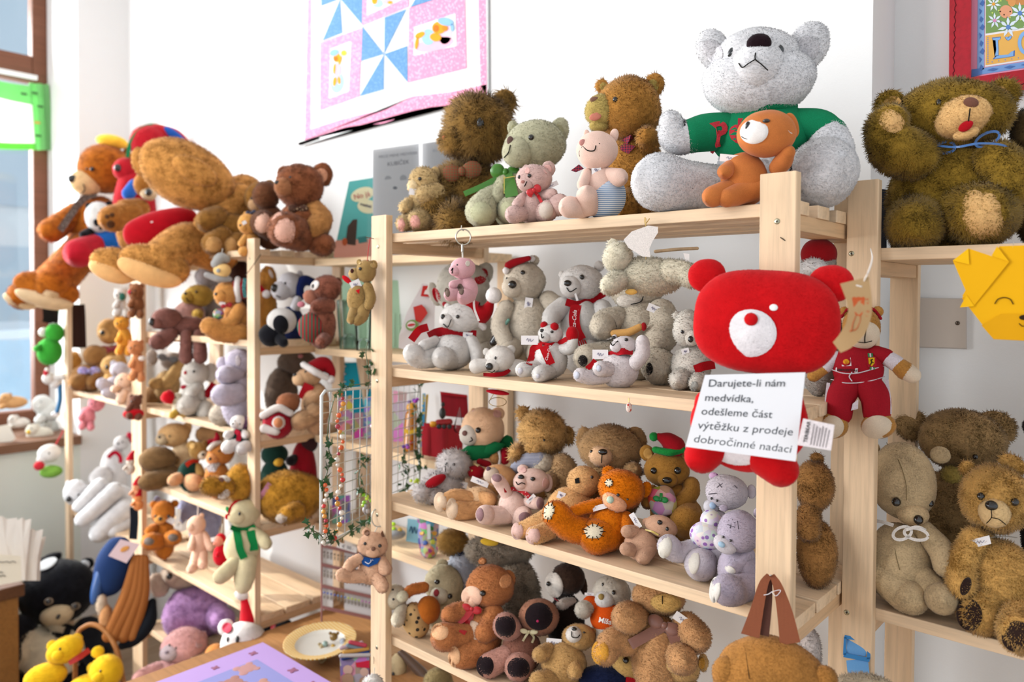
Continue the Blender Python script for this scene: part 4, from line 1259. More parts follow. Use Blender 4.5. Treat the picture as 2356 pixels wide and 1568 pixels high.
t.Cv('cap_rim', rs, [(1936, 728), (1950, 712), (1982, 704), (2010, 712), (2026, 732)], 4.0)
t.L('sleeve', ws, [(2040, 822, 6, 19), (2062, 836, 10, 20)])
t.L('sleeve', ws, [(1922, 822, 0, 17), (1900, 842, 6, 17)])
t.L('arm', bf, [(2062, 836, 10, 18), (2082, 852, 14, 22)], fur=2)
t.L('paw', pf, [(2086, 854, 14, 21), (2098, 862, 16, 20)])
t.L('arm', bf, [(1896, 846, 6, 15), (1872, 864, 10, 15)], fur=2)
for sx, bx in ((1918, 1912), (2021, 2018)):
    f = t.E('leg', bf, sx, 978, 40 if sx > 2000 else 34, 30, 8, 22, 26, fur=2)
    t.Dk('foot_pad', pf, bx, 982, 36 if sx > 2000 else 30, 27, 5, parent=f, bulge=4)
t.Cv('stitching', mat('#cfc6cc', 'cloth'), [(1914, 850), (1940, 858), (1972, 858), (2010, 848), (2032, 842)], 1.3, parent=su)
t.Cv('stitching', mat('#cfc6cc', 'cloth'), [(1912, 872), (1940, 880), (1975, 880), (2010, 874), (2035, 866)], 1.3, parent=su)
t.Cv('stitching', mat('#cfc6cc', 'cloth'), [(1960, 856), (1954, 866), (1960, 876)], 1.3, parent=su)
t.R('side_stripe', ws, [(1906, 880), (1902, 915), (1901, 945)], 8, parent=su)
t.R('side_stripe', ws, [(2040, 872), (2046, 915), (2048, 952)], 8, parent=su)
pw_ = mat('#dcd3d6', 'cloth')
a0 = t.Pl('badge', pw_, [(1935, 824), (1957, 822), (1959, 841), (1937, 842)], thick=1, parent=su)
t.Dk('emblem', mat('#c8402a', 'cloth'), 1947, 832, 8.5, 7, 0, parent=su, lift=3)
t.Dk('emblem', mat('#d9a520', 'cloth'), 1947, 831.5, 7, 5.6, 0, parent=su, lift=3.8)
for d in (-4, 0, 4):
    t.Cv('emblem', mat('#c8402a', 'cloth'), [(1947 + d * .3, 836), (1947 + d, 828)], 0.4, lift=4.4, parent=su)
t.Pl('badge', pw_, [(1923, 845), (1974, 847), (1973, 857), (1922, 853)], thick=1, parent=su)
t.Tx('lettering', blk, 'BRIDGESTONE', 1925, 852.5, 7.2, rot=-2.5, lift=3.2, shear=0.3, weight=0.03, parent=su)
t.Pl('badge', mat('#a81a2a', 'cloth'), [(1994, 822), (2015, 820), (2017, 843), (1997, 844)], thick=1, parent=su)
t.Pl('badge', mat('#e0b41c', 'cloth'), [(1998, 823), (2012, 822), (2012, 835), (2006, 842), (1999, 836)], thick=1, lift=3, parent=su)
t.Cv('emblem', blk, [(2003, 838), (2006, 832), (2004, 828), (2008, 826)], 1.2, lift=4, parent=su)
t.Cv('emblem', blk, [(2006, 832), (2010, 834)], 0.8, lift=4, parent=su)
for k, c in enumerate(('#2f7a4a', '#dcd3d6', '#2f7a4a')):
    t.R('badge_stripe', mat(c, 'cloth'), [(1998 + k * 4, 812), (1999 + k * 4, 821)], 3.6, parent=su)
    t.R('badge_stripe', mat(c, 'cloth'), [(2003 + k * 4, 844), (2003 + k * 4, 850)], 3.4, parent=su)
t.Pl('cuff', ws, [(1962, 928, 34), (1975, 918, 34), (1974, 940, 34), (1958, 944, 34)], thick=2, parent=su)
t.done()

# ------------------------------------------------------------------ middle rack, third shelf
t = bear('teddy_bear', 'peach-faced cream bear with a green ruffled collar, next to the red box', (1110, 1096), '#d2ab88', S=Z3, fur=3, kind='plush', head=(1111, 986, 52, 50), body=(1110, 1062, 44, 40), ears=[(1146, 950, 16, 14, -20), (1090, 946, 8, 8)], earc='#cf9f94', snout=(1080, 1000, 24, 25), snc='#ddd3c6',
         nose=(1069, 996, 6.5, 6.5), nosec='#6b4a44', eyes=[(1100, 989, 7)], mouth=[(1084, 1006), (1087, 1012), (1080, 1016)], fin=False)
gc_ = mat('#0f6b3c', 'cloth')
for x, y, rx, ry, r in ((1098, 1040, 38, 20, 8), (1135, 1030, 28, 14, 20), (1166, 1018, 17, 16, -40), (1078, 1048, 14, 14, 0)):
    t.E('ruffle', gc_, x, y, rx, ry, r, 34 if x < 1150 else 10, 12, lump=0.14, solid=False)
t.R('collar_edge', mat('#e6dfd4', 'cloth'), [(1066, 1036), (1084, 1032)], 5, lift=8)
t.done()
t = bear('teddy_bear', 'tiny brown bear in a red and white knitted hat carrying a red pouch', (1135, 1112), '#a07040', S=Z3, fur=3, head=(1139, 1052, 17, 17), body=(1135, 1085, 22, 26), ears=[(1120, 1040, 6, 6)], snout=(1120, 1056, 9, 8), nose=(1113, 1054, 3), eyes=[(1130, 1047, 2)], fin=False)
t.E('hat', mat('#9c1220', 'plush'), 1161, 1049, 14, 20, 0, 8, 12)
t.L('hat_trim', mat('#e4dcd6', 'fur'), [(1147, 1032, 14, 4), (1150, 1050, 16, 4), (1149, 1066, 12, 4)])
t.L('sleeve', mat('#96101c', 'plush'), [(1122, 1068, 14, 9), (1104, 1062, 20, 8)])
t.E('pouch', mat('#9a0f1c', 'plush'), 1095, 1085, 22, 16, -10, 30, 14)
t.R('ribbon', mat('#c9a868', 'satin'), [(1086, 1080), (1085, 1098)], 3)
t.R('ribbon', mat('#c9a868', 'satin'), [(1100, 1072), (1090, 1065), (1104, 1070)], 3)
t.done()
t = bear('plush_bear', 'white long-haired bear with a red plush heart, at the post end of the third shelf', (1015, 1152), '#d8ceca', S=Z3, fur=14, head=(1046, 1068, 38, 34), body=(1020, 1116, 48, 34), snout=(1030, 1079, 11, 10), eyes=[(1027, 1067, 4), (1044, 1068, 3.6)], mouth=[(1024, 1072), (1025, 1084)],
         legs=[[(1000, 1125, 18), (970, 1132, 18)], [(1010, 1130, 20), (994, 1140, 18)]], fin=False)
t.E('heart', mat('#9c0f1c', 'plush'), 1002, 1106, 27, 12, 28, 44, 12)
price_tag(t, 1064, 1114, 22, 14, -15)
t.done()
t = bear('teddy_bear', 'tan bear lying back with pale soles, price tag across its chest', (1100, 1186), '#bf8d5c', S=Z3, fur=4, kind='plush', head=(1152, 1096, 40, 28, -20), headc='#b98a5c', body=(1102, 1148, 44, 30), bodyc='#caa47c', snout=(1132, 1092, 20, 18), snc='#d8c3ae', nose=(1124, 1078, 6), nosec='#5c4650',
         arms=[[(1100, 1140, 14), (1125, 1150, 18)]], legs=[[(1090, 1150, 18), (1050, 1142, 18), (1022, 1154, 18)], [(1110, 1165, 22), (1075, 1174, 23), (1049, 1172, 22)]], pads=[(1013, 1154, 15, 23), (1040, 1170, 14, 25)], padc='#dcbfa2', tags=[(1104, 1108, 42, 13, -22)])
t = bear('teddy_bear', 'pink-beige bear with both arms up and a red dotted collar', (1180, 1208), '#c9ab9f', S=Z3, fur=2, kind='plush', head=(1222, 1107, 42, 32, 5), body=(1181, 1166, 34, 40, 15), ears=[(1203, 1079, 13, 12), (1258, 1110, 14, 22)], earc='#c59c94', snout=(1198, 1110, 18, 16), nose=(1199, 1097, 8, 6.5), eyes=[(1226, 1101, 6.5, 5)], mouth=[(1187, 1108), (1192, 1114), (1200, 1110), (1208, 1113)],
         arms=[[(1168, 1140, 14), (1154, 1115, 16), (1145, 1103, 15)], [(1215, 1155, 14), (1236, 1157, 15)]], legs=[[(1165, 1185, 20), (1125, 1184, 22), (1116, 1183, 22)], [(1195, 1192, 20), (1202, 1187, 24)]], pads=[(1104, 1183, 9, 16), (1208, 1190, 15, 13)], padc='#7d5f62', fin=False)
t.Dk('paw_pad', mat('#7d5f62', 'plush'), 1143, 1099, 12, 9, -20, bulge=2)
t.Dk('paw_pad', mat('#7d5f62', 'plush'), 1243, 1157, 9, 14, 0, bulge=2)
t.R('collar', mat('#b3141f', 'spots', '#e8b8b4', 260.0), [(1160, 1128), (1185, 1124), (1205, 1132), (1219, 1144)], 10, lift=3)
price_tag(t, 1221, 1147, 26, 9, 45)
t.done()
t = bear('teddy_bear', 'curly golden-brown bear in a striped shirt with its face down', (1240, 1094), '#bd9258', S=Z3, fur=15, c2='#8a6230', head=(1250, 995, 52, 54), body=(1240, 1060, 44, 38), ears=[(1204, 950, 15, 18), (1306, 1000, 15, 22)], snout=(1230, 1030, 22, 20), eyes=[(1252, 1012, 3)], arms=[[(1195, 1035, 15), (1186, 1045, 14)]], fin=False)
t.L('shirt', mat('#7f8399', 'stripe', '#b8bac8', 110.0), [(1188, 1075, 32, 14), (1215, 1058, 38, 18), (1240, 1060, 40, 22)])
t.done()
t = bear('plush_dog', 'cream and tan fluffy dog curled up behind the pink-beige bear', (1285, 1118), '#b39066', S=Z3, fur=9, head=(1250, 1068, 26, 25), headc='#d3c4ae', body=(1292, 1078, 40, 36), snout=(1240, 1082, 12, 12), eyes=[(1239, 1083, 3)], legs=[[(1270, 1100, 20), (1262, 1112, 18)]], snc='#d3c4ae')
t = bear('teddy_bear', 'large brown bear with a beige muzzle slumped against the wall of the third shelf', (1405, 1110), '#96744c', S=Z3, fur=9, head=(1405, 1032, 72, 56), body=(1410, 1090, 66, 50), ears=[(1345, 1010, 18, 30), (1462, 1015, 26, 36)], snout=(1384, 1048, 28, 25, 0, 26), snc='#c29c78', nose=(1387, 1039, 11, 7.5), mouth=[(1385, 1046), (1384, 1064)], eyes=[(1361, 1038, 4)],
         arms=[[(1440, 1085, 18), (1458, 1080, 18)]], tags=[(1478, 1085, 10, 16, 10)])
t = bear('teddy_bear', 'brown velvety bear in a red and green elf hat holding a wrapped gift', (1545, 1250), '#8f6322', S=Z3, fur=3, kind='plush', head=(1534, 1080, 54, 44), body=(1552, 1165, 56, 60), ears=[(1488, 1041, 17, 20), (1578, 1045, 12, 14)], earc='#a37a3c', snout=(1536, 1102, 24, 20), nose=(1535, 1104, 12, 8), eyes=[(1504, 1082, 8), (1559, 1082, 9)],
         arms=[[(1590, 1115, 20), (1588, 1135, 20), (1560, 1160, 18)], [(1500, 1130, 16), (1490, 1155, 16)]], legs=[[(1580, 1180, 36), (1580, 1200, 38)], [(1530, 1205, 26), (1520, 1215, 24)]], fin=False)
hh = t.L('hat', mat('#a3121f', 'plush'), [(1552, 1026, 30, 26), (1535, 1012, 32, 20), (1516, 1004, 32, 9)])
t.L('hat_trim', mat('#1f8a3c', 'fur'), [(1508, 1034, 40, 8), (1540, 1040, 48, 9), (1570, 1034, 40, 8)], parent=hh, fur=2)
t.E('pompom', mat('#1f8a3c', 'fur'), 1504, 1004, 11, z=34, fur=2, parent=hh)
gf = t.E('gift', mat('#b01e1c', 'motley', None, 60.0), 1524, 1152, 33, 36, 15, 62, 22, sq=0.7, lump=0)
t.R('gift_ribbon', mat('#0f8a3c', 'satin'), [(1522, 1118), (1520, 1150), (1514, 1186)], 7, parent=gf)
t.R('gift_ribbon', mat('#0f8a3c', 'satin'), [(1493, 1140), (1524, 1150), (1556, 1158)], 7, parent=gf)
bow(t, 1520, 1148, 34, 14, mat('#0f8a3c', 'satin'), -10, part='gift_bow')
t.done()
t = bear('teddy_bear', 'tan bear with square felt eyes and pink soles behind the orange bear', (1300, 1238), '#c0925e', S=Z3, fur=4, head=(1343, 1107, 39, 38), body=(1310, 1160, 55, 44, -25), legs=[[(1285, 1175, 22), (1230, 1205, 20), (1196, 1220, 18)], [(1300, 1195, 24), (1255, 1222, 22), (1232, 1231, 20)]], pads=[(1190, 1221, 14, 20), (1226, 1231, 17, 21)], padc='#d9b3a8', eyes=[(1362, 1097, 4)], fin=False)
t.Pl('eye', mat(BLACK, 'cloth'), [(1322, 1101), (1332, 1098), (1334, 1110), (1324, 1112)], lift=3, parent=t.head)
price_tag(t, 1291, 1139, 18, 16, -20)
t.done()
t = bear('teddy_bear', 'bright orange bear with stitched patches on head and soles', (1395, 1270), '#dd7606', S=Z3, fur=6, head=(1430, 1124, 52, 48, -15), body=(1400, 1205, 48, 48, -15), ears=[(1401, 1086, 16, 16), (1485, 1126, 14, 20, -20)], snout=(1414, 1154, 31, 21, -30, 22), snc='#d49a74', nose=(1404, 1149, 9, 9), nosec='#b9cdb8', eyes=[(1422, 1138, 4), (1444, 1148, 3)],
         arms=[[(1380, 1160, 15), (1340, 1170, 14), (1310, 1183, 14)], [(1440, 1190, 16), (1446, 1215, 16)]], legs=[[(1360, 1225, 30), (1310, 1210, 32), (1280, 1182, 32)], [(1400, 1230, 34), (1372, 1234, 40)]], fin=False)
cr = mat('#dccfb4', 'cloth')
def patch(x, y, rx, ry, rot, n=9):
    p = t.Dk('patch', cr, x, y, rx, ry, rot, lift=4.5, bulge=1, wob=0.07)
    a = math.radians(rot)
    for k in range(n):
        th = 2 * math.pi * k / n
        f = lambda s: (x + s * (rx * math.cos(th) * math.cos(a) - ry * math.sin(th) * math.sin(a)), y - s * (rx * math.cos(th) * math.sin(a) + ry * math.sin(th) * math.cos(a)))
        t.Cv('patch_stitch', mat(BLACK, 'cloth'), [f(0.72), f(1.22)], 0.9, lift=6.5, parent=p, n=2)
patch(1263, 1176, 12, 20, -15)
patch(1366, 1222, 22, 17, 0, 11)
patch(1401, 1110, 9, 9, 20, 7)
price_tag(t, 1381, 1166, 36, 12, 15, None, False)
t.done()
t = bear('plush_bear', 'small pinkish brown bear lying on its side, paper tag sticking up', (1475, 1292), '#b18a70', S=Z3, fur=2, kind='plush', head=(1521, 1210, 38, 26, -15), body=(1474, 1248, 40, 34), nose=(1518, 1201, 6.5, 6), eyes=[(1535, 1216, 4, 5)], ears=[(1487, 1200, 10, 10)], arms=[[(1460, 1222, 15), (1443, 1222, 15)]],
         legs=[[(1460, 1265, 16), (1440, 1262, 15)], [(1490, 1265, 20), (1480, 1278, 20)]], fin=False)
t.R('ribbon', mat('#cdb45a', 'satin'), [(1484, 1218), (1500, 1222), (1515, 1230)], 4)
price_tag(t, 1462, 1197, 38, 13, -58)
t.done()
t = bear('teddy_bear', 'pale grey patched bear in a flowered dress at the far post of the third shelf', (1640, 1330), '#a8a0a6', S=Z3, fur=3, kind='plush', head=(1672, 1131, 50, 42), body=(1648, 1230, 46, 62), ears=[(1729, 1130, 11, 17), (1642, 1096, 12, 10)], snout=(1637, 1164, 20, 18), snc='#c9c5ca', nose=(1640, 1162, 8, 9), nosec='#9fb4cc', eyes=[(1637, 1146, 3.2), (1650, 1151, 3.2)],
         legs=[[(1600, 1262, 24), (1560, 1270, 24), (1539, 1256, 28)], [(1625, 1285, 30), (1612, 1298, 38)]], pads=[(1530, 1258, 16, 26, -10), (1597, 1292, 13, 28, -5)], padc='#d3cdc2', fin=False, arms=[[(1700, 1190, 16), (1690, 1230, 16)]])
for m_ in ([(1630, 1136), (1648, 1134)], [(1650, 1120), (1662, 1112)], [(1654, 1112), (1660, 1120)], [(1690, 1116), (1696, 1122)]):
    t.Cv('seam_stitch', mat('#5a545c', 'cloth'), m_, 1.0, parent=t.head)
fl = mat('#e2dde4', 'flowers', '#9a6cb8', 95.0)
d_ = t.E('dress', fl, 1628, 1232, 44, 34, -10, 28, 40)
t.E('dress', fl, 1636, 1196, 26, 26, 0, 30, 28, into=d_)
t.E('ear_bow', mat('#caa0c4', 'spots', '#8a4a90', 200.0), 1642, 1093, 11, 8, 0, t.surf(1642, 1094) + 4, 5)
t.done()
t = bear('teddy_bear', 'grey patched bear with pale blue nose bending forward, in front of the dressed one', (1700, 1392), '#958b98', S=Z3, fur=3, kind='plush', head=(1700, 1222, 52, 52), body=(1698, 1312, 48, 58), ears=[(1665, 1168, 11, 9), (1745, 1180, 12, 14)], snout=(1668, 1252, 29, 21, -30), snc='#c9c2c6', nose=(1660, 1252, 9, 7, -30), nosec='#9fbcd0', eyes=[(1681, 1243, 3.4), (1664, 1234, 3)],
         arms=[[(1720, 1275, 18), (1700, 1300, 18), (1685, 1310, 16)]], legs=[[(1720, 1345, 34), (1690, 1356, 36), (1672, 1356, 36)]], pads=[(1645, 1356, 13, 30, -6)], padc='#d6d0c8', hz=30, fin=False)
for m_ in ([(1676, 1196), (1692, 1202)], [(1674, 1206), (1690, 1212)], [(1686, 1194), (1680, 1214)], [(1697, 1198), (1699, 1216)]):
    t.Cv('seam_stitch', mat('#4a444e', 'cloth'), m_, 1.0, parent=t.head)
t.Dk('patch', mat('#cfc9c0', 'cloth'), 1680, 1310, 14, 8, -30, lift=3)
t.done()
t = bear('teddy_bear', 'furry brown bear seen from the side through the gap between posts', (1876, 1352), '#8a5f2e', S=Z3, fur=10, c2='#5c3c18', head=(1874, 1116, 44, 62), body=(1880, 1270, 46, 78), arms=[[(1862, 1180, 26), (1860, 1220, 26)]], ears=[(1880, 1055, 16, 16)])

# ------------------------------------------------------------------ middle rack, fourth shelf
t = bear('plush_tiger', 'cream and orange plush cat with leopard print, half hidden by the post', (950, 1468), '#d3c6ae', S=Z4, fur=4, head=(906, 1372, 32, 30), body=(958, 1425, 30, 42, 15), bodyc='#b98a55', arms=[[(975, 1350, 13), (948, 1356, 13), (932, 1368, 11)]], limbc='#b3672a', legs=[[(925, 1400, 15), (915, 1425, 16)]], legc='#d3c6ae', eyes=[(904, 1356, 3), (905, 1378, 3)], fin=False)
t.E('print_patch', mat('#c09a66', 'spots', '#2a2118', 85.0), 955, 1426, 30, 42, 15, 6, 30)
t.E('belly', mat('#b3621f', 'plush'), 986, 1402, 28, 34, 0, 16, 26, fur=2)
t.E('paw', mat('#d9d0b4', 'fur'), 926, 1371, 14, 14, 0, 34, 13, fur=3)
t.done()
t = bear('teddy_bear', 'cream bear with a red bead nose beside the ginger one', (1020, 1440), '#cdbf9c', S=Z4, fur=5, head=(1022, 1346, 45, 52, 15), body=(1020, 1410, 36, 40), ears=[(1018, 1297, 14, 12), (1062, 1335, 12, 18)], snout=(1012, 1368, 22, 22), snc='#d6cdb6', nose=(1004, 1363, 7, 9), nosec='#9c3a40', eyes=[(1006, 1338, 7, 6), (1035, 1371, 6.5)])
t = bear('teddy_bear', 'ginger brown bear wearing a red satin bow, seated on the fourth shelf', (1105, 1530), '#a8683a', S=Z4, fur=5, head=(1128, 1348, 57, 54, -5), body=(1108, 1440, 46, 50), bellyc='#c4a890', belly=(1085, 1455, 26, 28), ears=[(1165, 1334, 21, 27, -25), (1110, 1290, 10, 9)], earc='#c98a5a', nose=(1072, 1362, 5.5, 6), eyes=[(1111, 1364, 7.5)],
         arms=[[(1080, 1400, 20), (1052, 1408, 23), (1036, 1414, 22)], [(1135, 1412, 26), (1128, 1440, 30), (1115, 1456, 24)]], legs=[[(1080, 1462, 30), (1040, 1462, 32), (1022, 1464, 32)], [(1110, 1490, 34), (1082, 1500, 34), (1064, 1504, 32)]], pads=[(1012, 1452, 20, 20), (1045, 1510, 14, 24)], padc='#c79a72', fin=False)
t.Dk('face_patch', mat('#cfa890', 'plush'), 1085, 1372, 24, 25, 20, parent=t.head, bulge=6)
t.E('nose', mat(BLACK, 'gloss'), 1072, 1362, 5, 6, 0, t.surf(1072, 1362) + 6, 5, parent=t.head, solid=False)
rb = mat('#c01522', 'satin')
bow(t, 1085, 1400, 46, 20, rb, -15, lift=6, tails=[[(1070, 1420), (1052, 1432), 14], [(1078, 1430), (1062, 1456), 16]])
t.done()
t = bear('plush_mole', 'brown plush mole with four black soles turned to the viewer', (1195, 1552), '#6e4536', S=Z4, fur=4, body=(1200, 1490, 46, 50), head=(1240, 1418, 46, 46), headc='#8f6048', legs=[[(1180, 1450, 26), (1163, 1438, 30)], [(1165, 1510, 26), (1125, 1530, 28)], [(1205, 1520, 28), (1192, 1534, 32)]], legc='#a9796a',
         pads=[(1163, 1439, 24, 28), (1116, 1531, 20, 25), (1193, 1536, 26, 25)], padc='#1d1216', hz=20, fin=False)
t.Dk('face_patch', mat('#1d1216', 'fur'), 1240, 1417, 32, 32, 0, parent=t.head, bulge=4, fur=2)
t.E('nose', mat('#b02a5a', 'plush'), 1237, 1428, 3.5, z=t.surf(1237, 1428) + 5, parent=t.head, solid=False)
bow(t, 1217, 1452, 40, 12, mat('#ddd2a8', 'satin'), -5, lift=6, tails=[[(1208, 1465), (1203, 1474), 5], [(1228, 1465), (1224, 1478), 5]])
t.done()
t = bear('plush_bear', 'shaggy grey-brown plush toy against the wall behind the ginger bear', (1165, 1405), '#8a7d6d', S=Z4, fur=13, c2='#5f5548', head=(1150, 1265, 78, 40), body=(1180, 1345, 60, 70), fin=False)
t.E('patch', mat('#c9a32c', 'plush'), 1126, 1246, 22, 10, -8, 60, 8)
t.done()
t = bear('plush_bear', 'curly brown bear in a white top with navy collar near the blue tin', (1060, 1345), '#8f6a30', S=Z4, fur=10, head=(1042, 1246, 36, 30), body=(1064, 1300, 34, 40), bodyc='#cdd0da', fin=False)
t.R('collar', mat('#1c2440', 'cloth'), [(1040, 1280), (1060, 1274), (1075, 1264)], 8, lift=4)
t.done()
t = bear('plush_badger', 'dark brown and white badger peeking under the shelf', (1300, 1462), '#3c2a20', S=Z4, fur=5, head=(1308, 1330, 40, 38), body=(1302, 1410, 42, 50), bodyc='#241a16', ears=[(1342, 1345, 9, 24, 8)], arms=[[(1315, 1385, 13), (1292, 1390, 12)]], limbc='#d3c8be', fin=False)
t.Dk('face_patch', mat('#d9cfc4', 'fur'), 1275, 1345, 20, 30, 12, parent=t.head, bulge=5, fur=3)
t.E('eye', mat(BLACK, 'gloss'), 1262, 1342, 6, z=t.surf(1264, 1342) + 5, parent=t.head, solid=False)
t.Cv('mouth_stitch', mat('#8a2a34', 'cloth'), [(1266, 1364), (1274, 1374), (1284, 1382)], 1.5, lift=5, parent=t.head)
t.done()
t = bear('teddy_bear', 'pale grey bear in an orange shirt printed with a name', (1400, 1480), '#c9c0b2', S=Z4, fur=5, head=(1408, 1362, 44, 40), body=(1402, 1440, 42, 42), snout=(1392, 1378, 24, 22), snc='#d6d3d0', nose=(1383, 1372, 7, 8), nosec='#8a7442', eyes=[(1387, 1344, 3.2, 5), (1412, 1362, 4.5, 6)], arms=[[(1362, 1390, 14), (1342, 1402, 20)]], fin=False)
os_ = mat('#d9520c', 'cloth')
s0 = t.E('shirt', os_, 1400, 1420, 44, 40, 0, 8, 42)
t.L('shirt', os_, [(1378, 1392, 12, 18), (1358, 1388, 18, 19)], into=s0)
t.Tx('lettering', mat('#f2ece6', 'cloth'), 'Míša', 1376, 1430, 17, rot=-12, lift=3, weight=0.02, parent=s0)
price_tag(t, 1356, 1366, 22, 6, -3)
t.done()
t = bear('teddy_bear', 'curly tan bear with a mauve satin bow filling the far end of the fourth shelf', (1515, 1535), '#b98a5c', S=Z4, fur=8, head=(1515, 1372, 62, 46), body=(1512, 1470, 60, 62), snout=(1531, 1385, 38, 24), snc='#c09a58', mouth=[(1524, 1370), (1524, 1388)], arms=[[(1465, 1425, 34), (1444, 1420, 38)], [(1580, 1440, 34), (1600, 1464, 36)]],
         legs=[[(1450, 1475, 30), (1412, 1474, 32), (1392, 1500, 28)], [(1560, 1500, 34), (1570, 1515, 34)]], pads=[(1381, 1500, 20, 28)], padc='#b98328', fin=False)
ms = mat('#8a5f52', 'satin')
bow(t, 1528, 1438, 76, 34, ms, -25, lift=10, tails=[[(1490, 1460), (1450, 1482), 26], [(1545, 1455), (1556, 1478), 26]])
price_tag(t, 1570, 1425, 44, 20, -35)
t.done()
t = bear('teddy_bear', 'sleepy tan bear with white muzzle and stitched smile, low at the shelf front', (1295, 1578), '#ab8450', S=Z4, fur=5, head=(1332, 1464, 40, 32, 5), body=(1297, 1525, 52, 54), ears=[(1366, 1455, 8, 12)], snout=(1321, 1459, 20, 20), snc='#e0d8d0', nose=(1321, 1446, 6.5, 5), mouth=[[(1315, 1452), (1316, 1464), (1328, 1466), (1334, 1460)]], eyes=[(1344, 1454, 4, 2.4)],
         arms=[[(1262, 1495, 18), (1242, 1505, 18)], [(1320, 1520, 16), (1322, 1544, 18)]], legs=[[(1265, 1560, 24), (1240, 1568, 24)]], tags=[(1274, 1479, 35, 22, -5)])
t = bear('teddy_bear', 'olive bear in a navy knitted coat lying down with a striped cap', (1430, 1592), '#a07f48', S=Z4, fur=4, head=(1452, 1528, 48, 34, -15), body=(1390, 1562, 60, 34), bodyc='#141d3c', eyes=[(1440, 1518, 7.5, 8), (1473, 1537, 4.5)], fin=False, nose=(1478, 1545, 5))
t.Pl('cap', mat('#171c38', 'stripe', '#d8d5d6', 150.0), [(1472, 1496), (1486, 1500), (1498, 1490), (1518, 1502), (1521, 1540), (1496, 1522)], z=52, thick=8)
t.R('scarf', mat('#a8121c', 'plush'), [(1440, 1562), (1480, 1566), (1520, 1566)], 12, lift=8)
price_tag(t, 1387, 1515, 44, 14, -28)
t.done()
t = bear('teddy_bear', 'small curly beige bear looking up at the bottom of the fourth shelf', (1565, 1600), '#b5905c', S=Z4, fur=6, head=(1566, 1530, 46, 44), body=(1570, 1580, 40, 30), ears=[(1533, 1489, 12, 12), (1618, 1523, 12, 22)], earc='#bd8a35', snout=(1554, 1530, 24, 20), nose=(1541, 1518, 5, 8, 20), nosec='#5a3320', eyes=[(1549, 1503, 4.5), (1568, 1511, 4.5)], mouth=[(1546, 1534), (1552, 1542)])
bear('plush_bear', 'white fluffy toy showing behind the end of the fourth shelf', (1862, 1515), '#cfc5c0', S=Z4, fur=8, body=(1864, 1480, 24, 36))
t = bear('plush_bear', 'cream knitted doll on the lowest shelf beside a brown stick', (916, 1590), '#b3a07c', S=Z5, fur=3, head=(916, 1532, 20, 32), body=(920, 1585, 24, 24), eyes=[(905, 1550, 4, 6)])
t = Thing('wooden_stick', 'shiny brown carved stick leaning under the fourth shelf', 'stick', (955, 1590), S=Z5)
t.L('shaft', mat('#5e4a3e', 'plastic'), [(922, 1500, 10, 8), (945, 1522, 14, 11), (978, 1556, 18, 14), (996, 1580, 20, 15)])
t.done()
bear('plush_bear', 'olive fuzzy toy lying on the lowest shelf', (1008, 1592), '#7d6c46', S=Z5, fur=5, body=(1008, 1560, 34, 26))

# ------------------------------------------------------------------ backpack bear and things near the floor end
t = Thing('backpack', 'golden brown bear backpack hanging by woven brown straps from a nail', 'backpack', (1775, 1600), Y=0.93)
bb = t.E('torso', mat('#95642a', 'fur'), 1775, 1585, 134, 128, 0, 0, 70, fur=5)
t.E('ear', mat('#95642a', 'fur'), 1672, 1544, 34, 40, -20, 22, 26, fur=6)
t.E('ear', mat('#95642a', 'fur'), 1898, 1560, 28, 30, 0, 22, 20, fur=6)
wv = mat('#6b3620', 'check', '#9a5634', 190.0)
t.R('strap', wv, [(1770, 1322, 34, 14), (1756, 1345, 36, 22), (1742, 1400, 34, 30), (1726, 1462, 30, 44)], 30, thick=2.5)
t.R('strap', wv, [(1776, 1322, 34, 12), (1790, 1350, 36, 22), (1806, 1410, 34, 36), (1818, 1480, 30, 48)], 30, thick=2.5)
t.R('strap', mat('#3d2018', 'check', '#5c3222', 190.0), [(1772, 1330, 26, 10), (1764, 1380, 26, 26), (1750, 1460, 24, 40)], 30, thick=2.5)
t.Cv('nail', mat('#b0aaa4', 'metal'), [(1773, 1323, 20), (1773, 1323, 42)], 3)
for c_ in ([(1758, 1368, 42), (1768, 1366, 44), (1778, 1360, 44), (1796, 1357, 44), (1786, 1370, 46), (1776, 1362, 45)],):
    t.Cv('string', mat('#e6dfe2', 'cloth'), c_, 0.9)
t.Cv('seam_stitch', mat('#4a3015', 'cloth'), [(1712, 1470), (1716, 1500), (1724, 1560)], 1.0, lift=3, parent=bb)
t.done()
t = Thing('buckle_strap', 'bright blue webbing strap with a plastic slide buckle hung on the far post', 'strap', (1972, 1560), Y=1.185)
bl, bw2 = mat('#2379b8', 'plastic'), mat('#4f8ec9', 'check', '#79aede', 330.0)
fr = None
for a, b, w in (((1943, 1464), (2003, 1474), 8), ((2000, 1474), (1998, 1516), 8), ((1941, 1506), (2001, 1517), 10), ((1945, 1464), (1943, 1506), 7)):
    fr = t.R('slide_buckle', bl, [(a[0], a[1], 10), (b[0], b[1], 10)], w, into=fr, thick=5)
t.R('webbing', bw2, [(1972, 1469, 4), (1971, 1490, 9), (1969, 1506, 5)], 46, thick=2)
t.R('webbing', bw2, [(1972, 1516, 6), (1975, 1545, 8), (1980, 1580, 6)], 50, thick=2)
t.done()
bear('plush_bear', 'cream shaggy toy at the lower edge below the blue strap', (2005, 1640), '#c3b59c', Y=1.1, fur=14, body=(2003, 1598, 84, 46))

